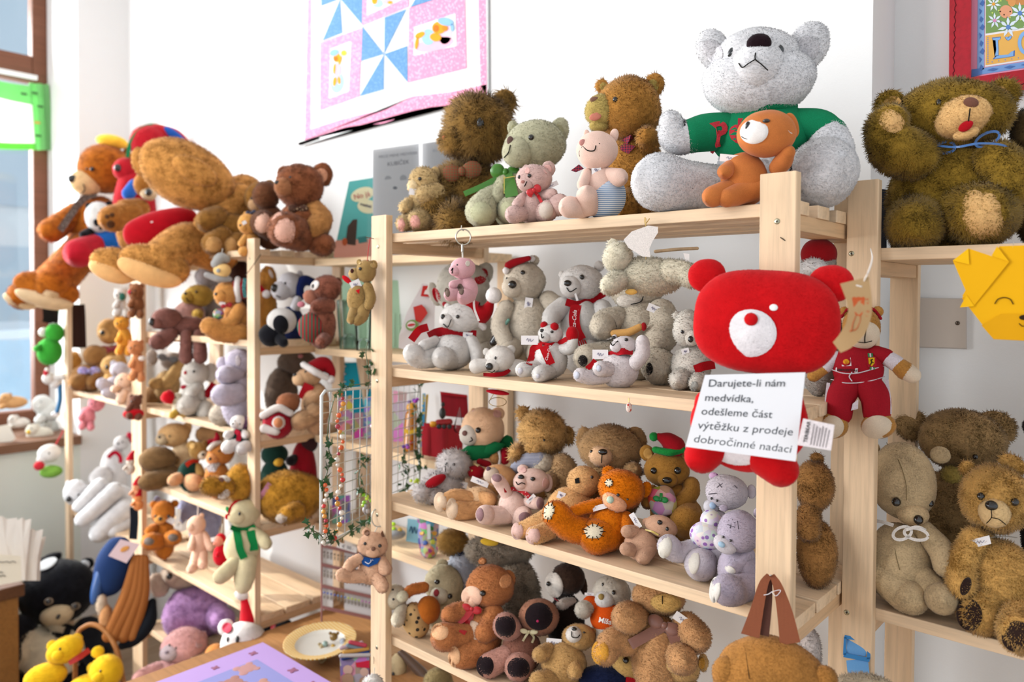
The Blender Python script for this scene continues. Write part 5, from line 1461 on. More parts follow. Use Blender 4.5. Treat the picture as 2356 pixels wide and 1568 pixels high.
# ------------------------------------------------------------------ rack at the right edge and the set-back wall
t = bear('teddy_bear', 'large mossy green-brown bear with laughing red mouth and blue ribbon', (2185, 590), '#87691c', S=R1, Y=1.315, fur=16, c2='#55400f', head=(2190, 262, 138, 76, -4), body=(2185, 455, 150, 128), fin=False,
         ears=[(2044, 236, 34, 28, 20), (2306, 216, 36, 34, -10)], earc='#b58a4c', eyes=[(2160, 236, 7, 9)],
         legs=[[(2110, 500, 64), (2105, 520, 60)], [(2200, 490, 66), (2262, 492, 70)]])
pc = mat('#c9a068', 'fur')
t.E('muzzle', pc, 2214, 268, 66, 46, 12, t.surf(2214, 262) - 20, 48, parent=t.head, fur=6)
t.E('nose', mat('#5e3a2c', 'plush'), 2234, 236, 18, 12, -15, t.surf(2234, 240) + 2, 8, parent=t.head, solid=False)
t.E('mouth', mat('#b3101c', 'plush'), 2222, 290, 18, 11, 25, t.surf(2222, 288) + 4, 6, parent=t.head, solid=False)
t.E('chin', pc, 2222, 307, 30, 14, 12, t.surf(2222, 302) - 2, 14, parent=t.head, fur=5)
t.Cv('mouth_stitch', mat(BLACK, 'cloth'), [(2232, 250), (2230, 266), (2228, 280)], 1.4, lift=4, parent=t.head)
a_ = t.L('arm', mat('#87691c', 'fur', '#55400f'), [(2105, 362, 60, 52), (2062, 340, 90, 58), (2036, 300, 100, 44), (2048, 276, 112, 38)], fur=16)
t.Dk('paw_pad', pc, 2050, 274, 34, 28, -42, parent=a_, bulge=4, fur=4)
t.L('arm', mat('#87691c', 'fur', '#55400f'), [(2290, 370, 50, 46), (2322, 400, 70, 44), (2318, 440, 84, 38)], fur=16)
for x, y, rx, ry, r in ((2252, 505, 48, 46, 0), (2284, 470, 34, 34, 0), (2240, 466, 30, 30, 0), (2290, 508, 34, 40, 0)):
    t.Dk('foot_pad', pc, x, y, rx, ry, r, parent=t.leg[-1], lift=3, bulge=5, fur=4)
rb = mat('#3f6fae', 'satin')
for x, y, rx, ry, r in ((2176, 339, 22, 13, 5), (2272, 320, 30, 14, 25)):
    ang = math.radians(r)
    pts = [(x + rx * math.cos(a) * math.cos(ang) + ry * math.sin(a) * math.sin(ang), y - rx * math.cos(a) * math.sin(ang) + ry * math.sin(a) * math.cos(ang)) for a in np.linspace(0, 6.2, 14)]
    t.R('ribbon', rb, [(q_[0], q_[1], t.surf(x, y) + 22) for q_ in pts], 6, n=2)
t.R('ribbon', rb, [(2150, 334, 70), (2200, 338, 118), (2250, 330, 118), (2300, 332, 90), (2330, 344, 74)], 5)
t.done()
bear('teddy_bear', 'dark brown bear at the very edge of the upper right shelf', (2378, 585), '#4e3a18', S=R1, Y=1.36, fur=14, head=(2368, 300, 40, 50), body=(2390, 450, 62, 120), arms=[[(2352, 360, 24), (2346, 400, 24)]])
q = Thing('box_file', 'dark navy box file standing between the post and the mossy bear', 'box file', (2020, 574), S=R1, Y=1.40)
q.Pl('case', mat('#151a28', 'plastic'), [(1996, 430, 0), (2040, 436, 0), (2040, 590, 0), (1996, 590, 0)], thick=110)
q.done()
t = bear('teddy_bear', 'worn beige old-fashioned bear with a white lace bow on the lower right shelf', (2075, 1405), '#a8916e', S=R3, fur=3, head=(2076, 1106, 80, 98, 8), body=(2068, 1295, 78, 100), ears=[(2163, 1046, 24, 22), (2010, 1030, 16, 16)], snout=(2100, 1182, 38, 28, 0, 30), snc='#b29872', nose=(2113, 1195, 12, 12), eyes=[(2062, 1154, 11.5), (2141, 1157, 8, 9)],
         arms=[[(2125, 1220, 26), (2165, 1265, 30), (2178, 1300, 30)]], legs=[[(2030, 1320, 42), (2080, 1365, 42), (2096, 1374, 40)], [(2120, 1330, 36), (2160, 1370, 36), (2167, 1377, 36)]], mouth=[(2112, 1206), (2110, 1214), (2098, 1214)], fin=False)
lw = mat('#d8d0c8', 'cloth')
for rx, ry, x, y, r in ((22, 14, 2076, 1226, -20), (28, 13, 2108, 1228, 12)):
    ang = math.radians(r)
    t.R('lace_bow', lw, [(x + rx * math.cos(a) * math.cos(ang) - ry * math.sin(a) * math.sin(ang), y + rx * math.cos(a) * math.sin(ang) + ry * math.sin(a) * math.cos(ang), 86) for a in np.linspace(0, 6.2, 14)], 7, n=2)
t.R('lace_bow', lw, [(2000, 1196, 40), (2030, 1200, 66), (2056, 1208, 80)], 8)
t.R('lace_bow', lw, [(2084, 1218, 90), (2110, 1212, 88), (2130, 1220, 80)], 8)
t.Cv('seam_stitch', mat('#857250', 'cloth'), [(2040, 1018), (2068, 1060), (2084, 1110), (2086, 1150)], 0.9, lift=1.5, parent=t.head)
t.Cv('seam_stitch', mat('#857250', 'cloth'), [(2056, 1240), (2062, 1280), (2070, 1310)], 0.9, lift=1.5, parent=t.body)
price_tag(t, 2004, 1190, 16, 42, 4, 70)
t.done()
t = bear('teddy_bear', 'shaggy golden bear with dark felt soles on the lower right shelf', (2300, 1475), '#bf9350', S=R3, fur=16, c2='#94692c', head=(2292, 1145, 86, 84), body=(2300, 1345, 92, 110), ears=[(2330, 1066, 34, 22, -25), (2225, 1075, 20, 18)], snout=(2288, 1178, 40, 38, 0, 34), snc='#c7a878', sfur=3, nose=(2281, 1162, 16, 13), eyes=[(2257, 1141, 10.5), (2335, 1154, 10.5)],
         mouth=[[(2281, 1174), (2281, 1190), (2270, 1203)], [(2281, 1190), (2298, 1194), (2314, 1206)]], arms=[[(2245, 1245, 36), (2215, 1300, 36), (2212, 1345, 32)]], legs=[[(2280, 1380, 48), (2256, 1412, 46)], [(2345, 1410, 48), (2350, 1455, 46)]], fin=False)
fl_ = mat('#2b1c17', 'plush')
t.Dk('foot_pad', fl_, 2230, 1413, 30, 37, 8, parent=t.leg[0], bulge=2, lift=5)
t.Dk('foot_pad', fl_, 2338, 1463, 34, 36, 0, parent=t.leg[1], bulge=2, lift=5)
t.Dk('paw_pad', fl_, 2222, 1348, 12, 22, -20, lift=8)
price_tag(t, 2256, 1246, 46, 20, 14)
t.Cv('hanging_cord', mat('#8a8478', 'cloth'), [(2278, 1236), (2310, 1233), (2340, 1236)], 0.8, lift=14)
t.done()
t = bear('teddy_bear', 'light brown shaggy bear behind the beige and the golden bear', (2190, 1370), '#8f7148', S=R3, Y=1.37, fur=13, c2='#67502e', head=(2212, 1010, 104, 76), body=(2190, 1220, 92, 150), ears=[(2288, 984, 48, 44), (2096, 975, 40, 40)], snout=(2190, 1096, 24, 30), snc='#9a8440', eyes=[(2244, 1050, 7)])
bear('teddy_bear', 'very dark bear at the extreme edge of the lower right shelf', (2385, 1440), '#1d1418', S=R3, Y=1.37, fur=6, head=(2378, 982, 26, 26), body=(2398, 1140, 50, 90))

def wallp(x, y, d=0.004, Y=YN):
    return atY(x, y, Y - d)
f = empty('picture_frame', wallp(2280, 60, 0.02), 'red wooden picture frame with a flowered print high on the niche wall', 'picture')
fo = np.array(f.location)
C6 = lambda x, y: (1960 + x / 5.95, y / 5.95)
RX = lambda pts, d: [wallp(*C6(*p), d) - fo for p in pts]
def prism(pts, d0, d1, m, name, parent=None, label=None):
    a, b = RX(pts, d1), RX(pts, d0)
    n = len(pts)
    mb = MB().poly(a[::-1], m)
    for i in range(n):
        j = (i + 1) % n
        mb.add([a[i], a[j], b[j], b[i]], [(0, 1, 2), (0, 2, 3)], m)
    return mb.build(name, parent or f, label)
redw = mat('#b01326', 'woody')
xo0, xi0, xi1, xo1 = 1330, 1630, 4200, 4500
bl_ = lambda x: 1385 - 0.152 * (x - 1330)            # lower outer edge
bi_ = lambda x: 1060 - 0.150 * (x - 1630)            # lower inner edge
prism([(1352, -2600), (1650, -2650), (1630, bi_(1630)), (1325, bl_(1325))], 0, 0.03, redw, 'frame_bar')
prism([(1325, bl_(1325)), (1630, bi_(1630)), (xi1, bi_(xi1)), (xo1, bl_(xo1))], 0, 0.03, redw, 'frame_bar')
prism([(xi1, -3000), (xo1, -3050), (xo1, bl_(xo1)), (xi1, bi_(xi1))], 0, 0.03, redw, 'frame_bar')
prism([(1352, -2600), (xo1, -3050), (xi1, -2800), (1650, -2400)], 0, 0.03, redw, 'frame_bar')
pr = prism([(1655, -2400), (xi1, -2800), (xi1, bi_(xi1)), (1630, bi_(1630))], 0.002, 0.012, mat('#e59ab5', 'paper'), 'print')
pm = MB()
def pp_(pts, c, k):
    pm.poly(RX(pts, 0.0122 + 0.0003 * k)[::-1], mat(c, 'paper'))
sl = lambda x, y: (x, y - 0.152 * (x - 1830))
pp_([sl(1740, -2300), sl(1830, -2300), sl(1810, 945), sl(1715, 945)], '#86aede', 1)
pp_([sl(1650, 925), sl(4200, 925), sl(4200, 1010), sl(1640, 1010)], '#7aa2d8', 1)
pp_([sl(1640, 920), sl(1790, 925), sl(1780, 1010), sl(1635, 1030)], '#5f86c4', 2)
pp_([sl(1840, -2300), sl(4000, -2300), sl(4000, 915), sl(1820, 915)], '#ece8ea', 2)
pp_([sl(1848, -2200), sl(3990, -2200), sl(3990, 455), sl(1832, 460)], '#7d9c5e', 3)
pp_([sl(1830, 488), sl(3990, 484), sl(3990, 892), sl(1828, 892)], '#e9b45f', 3)
def petal(cx, cy, r, c, cc, n=7, ph=0.2):
    for k in range(n):
        a = 2 * math.pi * k / n + ph
        pts = [(cx, cy)] + [(cx + r * u * math.cos(a + v), cy + r * u * math.sin(a + v)) for u, v in ((.55, -.28), (1, 0), (.55, .28))]
        pp_(pts, c, 5)
    pp_([(cx + r * .22 * math.cos(t_), cy + r * .22 * math.sin(t_)) for t_ in np.linspace(0, 6.28, 11)[:-1]], cc, 7)
pp_([(2110 + 90 * math.cos(t_), 160 + 90 * math.sin(t_)) for t_ in np.linspace(0, 6.28, 17)[:-1]], '#e2a07c', 4)
pp_([(2330 + 260 * math.cos(t_), -60 + 130 * math.sin(t_)) for t_ in np.linspace(0, 6.28, 17)[:-1]], '#c98a52', 4)
pp_([(2190 + 55 * math.cos(t_), 20 + 70 * math.sin(t_)) for t_ in np.linspace(0, 6.28, 17)[:-1]], '#d99a5c', 5)
for a in ((1940, 55, 105, '#dfe9ee', '#e8a33c'), (1955, 280, 110, '#dbe6f2', '#d88ab4'), (2300, 180, 150, '#dbe6f2', '#5f86c4'), (2140, 370, 150, '#dbe6f2', '#5f86c4'), (2480, 330, 140, '#dfe9ee', '#7aa2d8')):
    petal(*a)
for k in range(26):
    x_, y_ = 1860 + rng.random() * 560, -40 + rng.random() * 430
    y_ -= 0.152 * (x_ - 1830)
    pp_([(x_ + 11 * math.cos(t_), y_ + 11 * math.sin(t_)) for t_ in np.linspace(0, 6.28, 7)[:-1]], '#cfe06c', 4)
for k in range(10):
    pp_([sl(1765 + 26 * math.sin(k * 2.1), -120 + k * 110), sl(1800 + 20 * math.sin(k * 2.1), -80 + k * 110), sl(1770 + 26 * math.sin(k * 2.1), -30 + k * 110), sl(1750, -70 + k * 110)], '#4f74b4', 4)
    pp_([sl(1850 + k * 230, 962), sl(1930 + k * 230, 945), sl(2010 + k * 230, 965), sl(1930 + k * 230, 988)], '#4f74b4', 4)
for k in range(14):
    for x_, y_ in ((1862, 520 + k * 26), (1920 + k * 90, 860)):
        pp_([sl(x_ + 9 * math.cos(t_), y_ + 9 * math.sin(t_)) for t_ in np.linspace(0, 6.28, 6)[:-1]], '#6f93cc', 4)
def glyph(polys, c='#86b2e6'):
    for g in polys:
        pp_(g, '#4f74b4', 5 if False else 4)
        cx, cy = np.mean([p[0] for p in g]), np.mean([p[1] for p in g])
        pp_([(cx + (p[0] - cx) * .86, cy + (p[1] - cy) * .90) for p in g], c, 6)
glyph([[(1915, 515), (2040, 500), (2035, 530), (2000, 545), (2010, 700), (2008, 770), (1955, 780), (1975, 690), (1965, 545), (1925, 540)], [(1925, 812), (1960, 770), (2010, 755), (2150, 745), (2195, 700), (2232, 688), (2228, 768), (2100, 790)],
       [(2095, 508), (2130, 500), (2145, 512), (2165, 488), (2195, 492), (2180, 530), (2140, 558), (2105, 535)]])
for k in range(20):
    a, b = 2 * math.pi * k / 20, 2 * math.pi * (k + 1) / 20
    g = [(2390 + 120 * math.cos(a), 585 + 165 * math.sin(a)), (2390 + 120 * math.cos(b), 585 + 165 * math.sin(b)), (2390 + 72 * math.cos(b), 585 + 112 * math.sin(b)), (2390 + 72 * math.cos(a), 585 + 112 * math.sin(a))]
    pp_(g, '#86b2e6', 6)
pt = pm.build('printed_picture', pr)
sq_ = MB()
def squig(p0, p1, n, amp, w):
    P = []
    for i in range(n + 1):
        u = i / n
        x, y = p0[0] + (p1[0] - p0[0]) * u, p0[1] + (p1[1] - p0[1]) * u
        o_ = amp * (math.sin(i * 1.3) + 0.5 * math.sin(i * 2.9))
        P.append((x + (o_ if abs(p1[1] - p0[1]) > abs(p1[0] - p0[0]) else 0), y + (0 if abs(p1[1] - p0[1]) > abs(p1[0] - p0[0]) else o_)))
    V, N_, T = [], [], []
    for i in range(n):
        a, b = P[i], P[i + 1]
        L_ = math.hypot(b[0] - a[0], b[1] - a[1])
        nx, ny = -(b[1] - a[1]) / L_ * w, (b[0] - a[0]) / L_ * w
        sq_.poly(RX([(a[0] + nx, a[1] + ny), (b[0] + nx, b[1] + ny), (b[0] - nx, b[1] - ny), (a[0] - nx, a[1] - ny)], 0.0306)[::-1], mat('#4a0a14', 'paper'))
squig((1425, -300), (1390, 1090), 60, 10, 5)
squig((1420, 1290), (3900, 905), 110, 10, 5)
sq_.build('painted_squiggle', f)
s_ = empty('switch_plate', wallp(2155, 742, 0.01), 'plain beige junction box cover on the wall under the upper right shelf', 'wall plate')
so = np.array(s_.location)
mp_ = mat('#bdb0a4', 'plastic')
a = [wallp(x, y, 0.014) - so for x, y in ((2088, 686), (2222, 688), (2222, 800), (2085, 796))]
b = [wallp(x, y, 0.0) - so for x, y in ((2086, 684), (2225, 686), (2225, 803), (2083, 798))]
mb = MB().poly(a[::-1], mp_)
for i in range(4):
    j = (i + 1) % 4
    mb.add([a[i], a[j], b[j], b[i]], [(0, 1, 2), (0, 2, 3)], mp_)
mb.build('cover', s_)
V, T = ico(10, 8)
for x, y in ((2103, 740), (2203, 743)):
    c_ = wallp(x, y, 0.0145) - so
    MB().add(V * 0.004 * (1, .4, 1) + c_, T, mat('#5a5048', 'metal')).build('screw', s_, smooth=True)
# yellow folded paper bear face
t = Thing('paper_bear', 'yellow folded paper bear face hanging over the edge of the upper right shelf', 'paper decoration', (2310, 660), Y=1.12)
yl, yd = mat('#e9ad08', 'paper'), mat('#dc9f06', 'paper')
fc = t.Pl('face', yl, [(2213, 686, 0), (2300, 566, 2), (2420, 562, 4), (2520, 700, 4), (2440, 788, 2), (2286, 780, 2)], thick=1.5)
e1 = t.Pl('ear', yl, [(2192, 599, 6), (2228, 571, 6), (2282, 589, 8), (2322, 602, 8), (2240, 704, 4), (2214, 680, 4), (2225, 676, 4)], thick=1.5)
t.Pl('ear_fold', mat('#f0b90c', 'paper'), [(2192, 599, 9), (2228, 571, 9), (2230, 608, 10)], thick=1, parent=e1)
e2 = t.Pl('ear', mat('#eeb40a', 'paper'), [(2281, 588, 9), (2294, 566, 9), (2322, 602, 10)], thick=1.2)
t.Pl('chin_fold', yd, [(2258, 748, 4), (2304, 722, 5), (2400, 722, 6), (2440, 786, 4), (2286, 780, 4)], thick=1.2)
t.Pl('ear_fold', mat('#efb60b', 'paper'), [(2208, 707, 5), (2224, 678, 6), (2242, 704, 6)], thick=1)
t.Cv('drawn_eye', mat('#3c2408', 'paper'), [(2289, 698, 4), (2296, 688, 4.5), (2310, 684, 4.5), (2324, 688, 4.5), (2331, 699, 4.5)], 1.2)
t.E('drawn_nose', mat('#2c1a08', 'paper'), 2356, 730, 11, 6, z=7, rz=1.2, solid=False, lump=0)
t.Cv('drawn_mouth', mat('#3c2408', 'paper'), [(2345, 744, 7), (2352, 750, 7), (2362, 748, 7)], 1.0)
t.Cv('string', mat('#c9c2b4', 'cloth'), [(2330, 568, 2), (2332, 562, -60), (2332, 556, -110)], 0.8)
t.done()

# ------------------------------------------------------------------ top of the window-side racks
W_ = dict(Y=1.22)
ORG = '#b5661c'
t = bear('teddy_bear', 'big orange-brown bear in a yellow hat dangling its legs towards the window', (215, 612), ORG, S=A1, Y=1.22, fur=5, c2='#7d3f10', head=(243, 388, 62, 56), body=(222, 530, 66, 80), snout=(199, 420, 38, 29, -8, 26), snc='#c2a274', nose=(167, 411, 12, 9, 15), eyes=[(212, 389, 5.5), (200, 388, 3)], mouth=[(192, 424), (195, 436), (186, 447)],
         arms=[[(175, 490, 24), (140, 515, 26), (118, 530, 27)]], legs=[[(190, 570, 36), (160, 610, 40), (118, 655, 40)], [(165, 590, 30), (90, 660, 30), (50, 680, 30)]], legz=[[40, 90, 150], [30, 60, 100]], fin=False, ears=[(292, 360, 12, 20)])
t.Dk('foot_pad', mat('#d3b892', 'plush'), 104, 688, 66, 22, -12, parent=t.leg[0], bulge=4)
t.E('leg', mat(ORG, 'fur', '#7d3f10'), 108, 664, 74, 36, -14, 150, 30, fur=5)
t.E('foot_pad', mat('#d3b892', 'plush'), 102, 686, 66, 20, -14, 156, 28, parent=t.leg[0])
t.E('foot_pad', mat('#d3b892', 'plush'), 46, 692, 38, 16, -20, 104, 22, parent=t.leg[1])
t.E('hat', mat('#d9a92c', 'plush'), 258, 326, 38, 16, -5, 10, 34)
t.R('scarf', mat('#574a40', 'spots', '#8f8478', 130.0), [(222, 444), (200, 452), (180, 470), (155, 505), (138, 530)], 17, lift=6)
t.done()
t = bear('jester_bear', 'red plush bear in a green and blue jester hood slumped behind the tan bear', (300, 612), '#b31a26', S=A1, Y=1.27, fur=2, kind='plush', head=(345, 332, 48, 44), body=(310, 480, 50, 100), snout=(292, 391, 33, 29, 0, 28), nose=(271, 386, 9.5, 9), fin=False)
t.R('hood_edge', mat('#0d7a4c', 'plush'), [(293, 362), (298, 335), (310, 312), (330, 294), (352, 288), (376, 292)], 9, lift=5, thick=6)
t.E('hood_patch', mat('#1d4fa0', 'plush'), 402, 313, 32, 12, -32, 20, 20)
t.L('hood_patch', mat('#b31a26', 'plush'), [(360, 310, 10, 26), (400, 316, 0, 22), (432, 330, -10, 8)])
t.L('sleeve', mat('#2457a8', 'plush'), [(310, 425, 44, 14), (296, 445, 54, 15)])
t.done()
t = bear('plush_panda', 'panda in blue trousers and red shoes on the window-side rack top', (215, 612), '#d9d9d6', S=A1, Y=1.13, fur=2, kind='plush', head=(227, 500, 32, 37), body=(240, 560, 42, 34), bodyc='#1c5fae', ears=[(251, 470, 9, 8), (204, 474, 8, 8)], arms=[[(210, 530, 9), (193, 540, 10)]], limbc='#15161a', legs=[[(215, 565, 28), (182, 582, 34)]], legc='#b51a2c', legz=[[20, 60]], fin=False)
t.Dk('eye_patch', mat('#15161a', 'plush'), 222, 512, 7, 9, 20, parent=t.head)
for e_ in t.parts:
    if e_.name == 'ear':
        e_.m = mat('#15161a', 'plush')
t.E('nose', mat('#15161a', 'plush'), 232, 524, 5, z=t.surf(232, 524), parent=t.head, solid=False)
t.done()
t = bear('teddy_bear', 'small brown bear showing a sole with a heart print, squeezed in the heap', (305, 612), '#8f5a1c', S=A1, Y=1.15, fur=4, head=(336, 424, 30, 28), body=(315, 540, 46, 60), bodyc='#8f5a1c', snout=(342, 444, 20, 17, 0, 18), snc='#cdb492', nose=(342, 442, 9, 9), arms=[[(320, 480, 24), (290, 482, 24)]], legs=[[(300, 490, 28), (258, 503, 30)]], legz=[[40, 70]], fin=False)
for x, y, r in ((255, 516, 10), (246, 498, 5.5), (258, 494, 6)):
    t.Dk('foot_pad', mat('#4a2c14', 'plush'), x, y, r, r * .9, parent=t.leg[0], lift=2)
t.done()
t = bear('teddy_bear', 'huge tan teddy lying face down with its big feet over the rack edge', (470, 612), '#b9813f', S=B1, Y=1.17, fur=6, c2='#8f5c24', head=(432, 402, 114, 72, -22), body=(560, 500, 66, 100), fin=False, hz=60)
tm_ = mat('#b9813f', 'fur', '#8f5c24')
e_ = t.E('ear', tm_, 448, 392, 54, 27, -24, t.surf(448, 392) - 4, 14, fur=5)
t.E('ear', tm_, 324, 371, 20, 32, 10, 50, 14, fur=5)
t.L('leg', tm_, [(500, 575, 30, 50), (430, 560, 70, 46), (370, 600, 120, 44)], fur=6)
l2 = t.E('leg', tm_, 356, 608, 80, 42, -14, 130, 34, fur=6)
t.E('foot_pad', mat('#cf9f66', 'plush'), 345, 625, 72, 30, -18, 138, 30, parent=l2)
l3 = t.E('leg', tm_, 270, 608, 58, 36, -14, 96, 30, fur=6)
t.E('foot_pad', mat('#cf9f66', 'plush'), 258, 622, 50, 26, -18, 102, 26, parent=l3)
t.L('arm', tm_, [(550, 460, 40, 40), (500, 500, 70, 34), (478, 520, 80, 30)], fur=6)
t.R('neck_ribbon', mat('#c96a80', 'satin'), [(548, 408, 10), (556, 425, 30), (548, 450, 40)], 9)
t.done()
t = Thing('heart_cushion', 'red plush heart cushion with a white arrow print under the tan teddy', 'cushion', (372, 560), Y=1.06)
c_ = t.E('cover', mat('#b00a1c', 'plush'), 372, 524, 90, 40, 16, 0, 36, sq=0.85)
t.R('arrow_print', mat('#e6d8dc', 'cloth'), [(318, 514), (340, 505), (372, 492)], 2, parent=c_)
t.R('arrow_print', mat('#e6d8dc', 'cloth'), [(343, 496), (350, 508), (347, 512)], 5, parent=c_)
t.Pl('sewn_label', mat('#e6e2dc', 'cloth'), [(446, 515, 20), (454, 512, 20), (462, 534, 20), (455, 537, 20)], thick=1)
t.done()
t = bear('teddy_bear', 'olive-brown bear with round soles sitting behind the rack post', (510, 606), '#82571c', S=B1, Y=1.16, fur=5, head=(600, 455, 38, 36), body=(530, 540, 52, 50), snout=(586, 470, 16, 15), snc='#b08a64', nose=(580, 456, 4.5, 4), legs=[[(510, 545, 26), (492, 560, 26)], [(545, 555, 22), (534, 566, 22)]], pads=[(490, 562, 22, 18), (530, 568, 16, 22)], padc='#a87c48', arms=[[(500, 500, 26), (478, 508, 26)]], ears=[(620, 425, 12, 12)], legz=[[40, 60], [40, 56]])
t = bear('teddy_bear', 'dark brown bear with navy bow and pink sole between post and seated teddy', (622, 606), '#5c3418', S=B1, Y=1.2, fur=5, head=(612, 450, 30, 32), body=(622, 530, 36, 60), legs=[[(625, 530, 26), (606, 512, 28)]], pads=[(604, 512, 19, 24)], padc='#c9a08c', legz=[[20, 50]], fin=False)
bow(t, 578, 490, 26, 14, mat('#1c2442', 'satin'), 10, lift=30)
t.done()
t = bear('teddy_bear', 'tiny honey-coloured bear sitting behind the top of the rack post', (574, 592), '#c08a48', S=B1, Y=1.135, fur=2, kind='plush', head=(570, 515, 24, 24), body=(576, 558, 22, 24), ears=[(566, 494, 7, 8), (586, 502, 6, 6)], snout=(560, 522, 10, 9), nose=(553, 518, 3, 3), eyes=[(558, 510, 2)], arms=[[(566, 545, 8), (555, 560, 8)]], legs=[[(570, 575, 12), (560, 578, 12)]], tags=[(562, 512, 10, 8, 30, None, False)])
t = bear('teddy_bear', 'chestnut brown teddy with pink inner ears seated upright on the rack end', (700, 606), '#7d4626', S=B1, Y=1.23, fur=6, c2='#552c14', head=(690, 428, 54, 50), body=(700, 525, 58, 66), ears=[(741, 402, 25, 28, -15), (655, 396, 16, 14)], earc='#c98f6e', snout=(655, 430, 24, 22), snc='#8a5836', nose=(638, 420, 7, 5), eyes=[(668, 408, 4)], arms=[[(720, 480, 24), (738, 505, 27), (724, 525, 24)]],
         limbc='#a8743e', legs=[[(690, 540, 36), (656, 528, 38)], [(735, 560, 26), (744, 562, 26)]], legc='#7d4626', pads=[(651, 526, 28, 40, 8)], padc='#c79a88', legz=[[40, 90], [40, 50]], fin=False)
bow(t, 686, 480, 44, 18, mat('#4a2c1c', 'spots', '#a88a6a', 150.0), 0, lift=6)
t.done()

# ------------------------------------------------------------------ left-side rack: second shelf
t = bear('teddy_bear', 'tan bear in a sequined santa hat seated at the corner of the shelf', (535, 792), '#bd8344', S=B2, Y=1.14, fur=4, head=(522, 677, 29, 29), body=(543, 735, 29, 48), snout=(508, 680, 15, 14), nose=(497, 676, 4, 4), arms=[[(550, 712, 15), (535, 738, 15), (514, 746, 13)]], armz=[[24, 34, 38]], legs=[[(548, 765, 26), (505, 760, 25), (482, 750, 20)]], legz=[[20, 34, 44]], fin=False)
santa_hat(t, [(547, 642, 18, 7), (546, 664, 28, 8), (548, 690, 18, 7)], [(555, 664, 8, 25), (572, 656, 6, 17), (592, 660, 6, 10), (606, 668, 6, 5)], (613, 676, 10, 8), red='#b00f1e')
t.R('hat_band', mat('#2f7d80', 'spots', '#8fc6c8', 300.0), [(564, 640, 30), (561, 662, 34), (564, 684, 28)], 9)
bow(t, 521, 702, 26, 12, mat('#b00f1e', 'satin'), 10, lift=5)
t.E('gift', mat('#6b1f24', 'motley', None, 90.0), 503, 722, 13, 12, 0, 26, 10, sq=.8)
price_tag(t, 511, 698, 14, 9, -20, None, False)
t.done()
t = bear('plush_donkey', 'dusty brown plush dog lying with legs dangling over the shelf edge', (425, 768), '#6e463e', S=B2, Y=1.13, fur=4, head=(384, 733, 34, 25), body=(432, 750, 46, 22), snout=(362, 742, 16, 14), nose=(349, 740, 7, 10), arms=[[(395, 765, 16), (372, 782, 20), (362, 786, 18)]], legs=[[(430, 770, 14), (428, 800, 14), (428, 822, 15)], [(458, 770, 14), (460, 800, 15), (461, 820, 16)]], legz=[[16, 24, 24], [20, 30, 30]], ears=[(402, 738, 12, 18, 20)])
t = bear('plush_dog', 'olive-yellow dog in a flowered dress near the back of the shelf', (452, 770), '#96772c', S=B2, Y=1.24, fur=3, head=(458, 680, 34, 25), body=(436, 718, 36, 26), bodyc='#8f6a62', snout=(434, 684, 17, 15), nose=(427, 675, 4.5, 4), eyes=[(452, 671, 3.2)], legs=[[(450, 725, 12), (456, 722, 12)]], mouth=[(428, 684), (432, 692), (438, 694)])
t = Thing('toy_lantern', 'small grey and cream toy hanging below the top shelf of the left rack', 'toy', (503, 645), Y=1.1)
t.L('brim', mat('#8f8d8c', 'plush'), [(476, 632, 4, 7), (502, 641, 10, 8), (528, 642, 4, 6)])
t.E('bowl', mat('#cfac70', 'plush'), 511, 622, 21, 17, 0, 4, 16)
t.E('eye_patch', mat('#8f9496', 'plush'), 502, 622, 5, z=20, rz=4)
t.L('lid', mat('#a9a9a6', 'cloth'), [(497, 606, 4, 12), (508, 594, 0, 14), (520, 596, -4, 10)])
t.Cv('hanging_cord', mat('#d9d5c9', 'cloth'), [(510, 590, 2), (512, 572, 0)], 1)
t.done()
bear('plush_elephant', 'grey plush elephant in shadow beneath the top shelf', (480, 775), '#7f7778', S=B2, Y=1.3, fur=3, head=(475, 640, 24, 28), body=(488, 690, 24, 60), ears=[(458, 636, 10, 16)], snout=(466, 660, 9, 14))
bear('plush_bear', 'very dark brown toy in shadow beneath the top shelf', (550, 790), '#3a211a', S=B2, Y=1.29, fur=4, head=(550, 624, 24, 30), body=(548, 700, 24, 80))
t = bear('polar_bear', 'white bear with a navy stocking cap in the end bay of the left rack', (668, 798), '#c9c6ca', S=B2, Y=1.27, fur=2, kind='plush', head=(667, 655, 30, 30), body=(668, 750, 34, 46), bodyc='#1b2550', snout=(648, 668, 25, 22, 0, 22), nose=(631, 662, 8.5, 10), eyes=[(656, 651, 3)], ears=[(690, 632, 8, 10)], arms=[[(680, 705, 12), (684, 690, 10)]], mouth=[(636, 680), (645, 684)], fin=False)
t.L('hat', mat('#18255c', 'plush'), [(692, 682, 16, 9), (688, 660, 22, 12), (700, 645, 18, 13), (722, 650, 8, 10)])
t.done()
t = bear('plush_rat', 'crushed brown plush rat with white oval eyes in a red and green jumper', (738, 800), '#7a4634', S=B2, Y=1.18, fur=4, c2='#4a261a', head=(752, 662, 34, 30), body=(738, 748, 34, 54), snout=(716, 684, 20, 16, -35), snc='#96604c', nose=(693, 700, 9, 7), nosec='#b06a76', arms=[[(750, 702, 22), (730, 706, 16)]], legs=[[(748, 775, 14), (738, 787, 11)]], ears=[(778, 650, 10, 12)], fin=False)
t.E('jumper', mat('#96101c', 'stripex', '#1c5a44', 34.0), 718, 753, 34, 34, 8, 12, 30)
e_ = t.Dk('eye', mat('#e3dcd6', 'plush'), 724, 656, 9, 13, -35, parent=t.head, bulge=3)
t.E('pupil', mat(BLACK, 'gloss'), 721, 658, 4, 5, z=t.surf(721, 658) + 5, rz=2, parent=t.head, solid=False)
t.done()
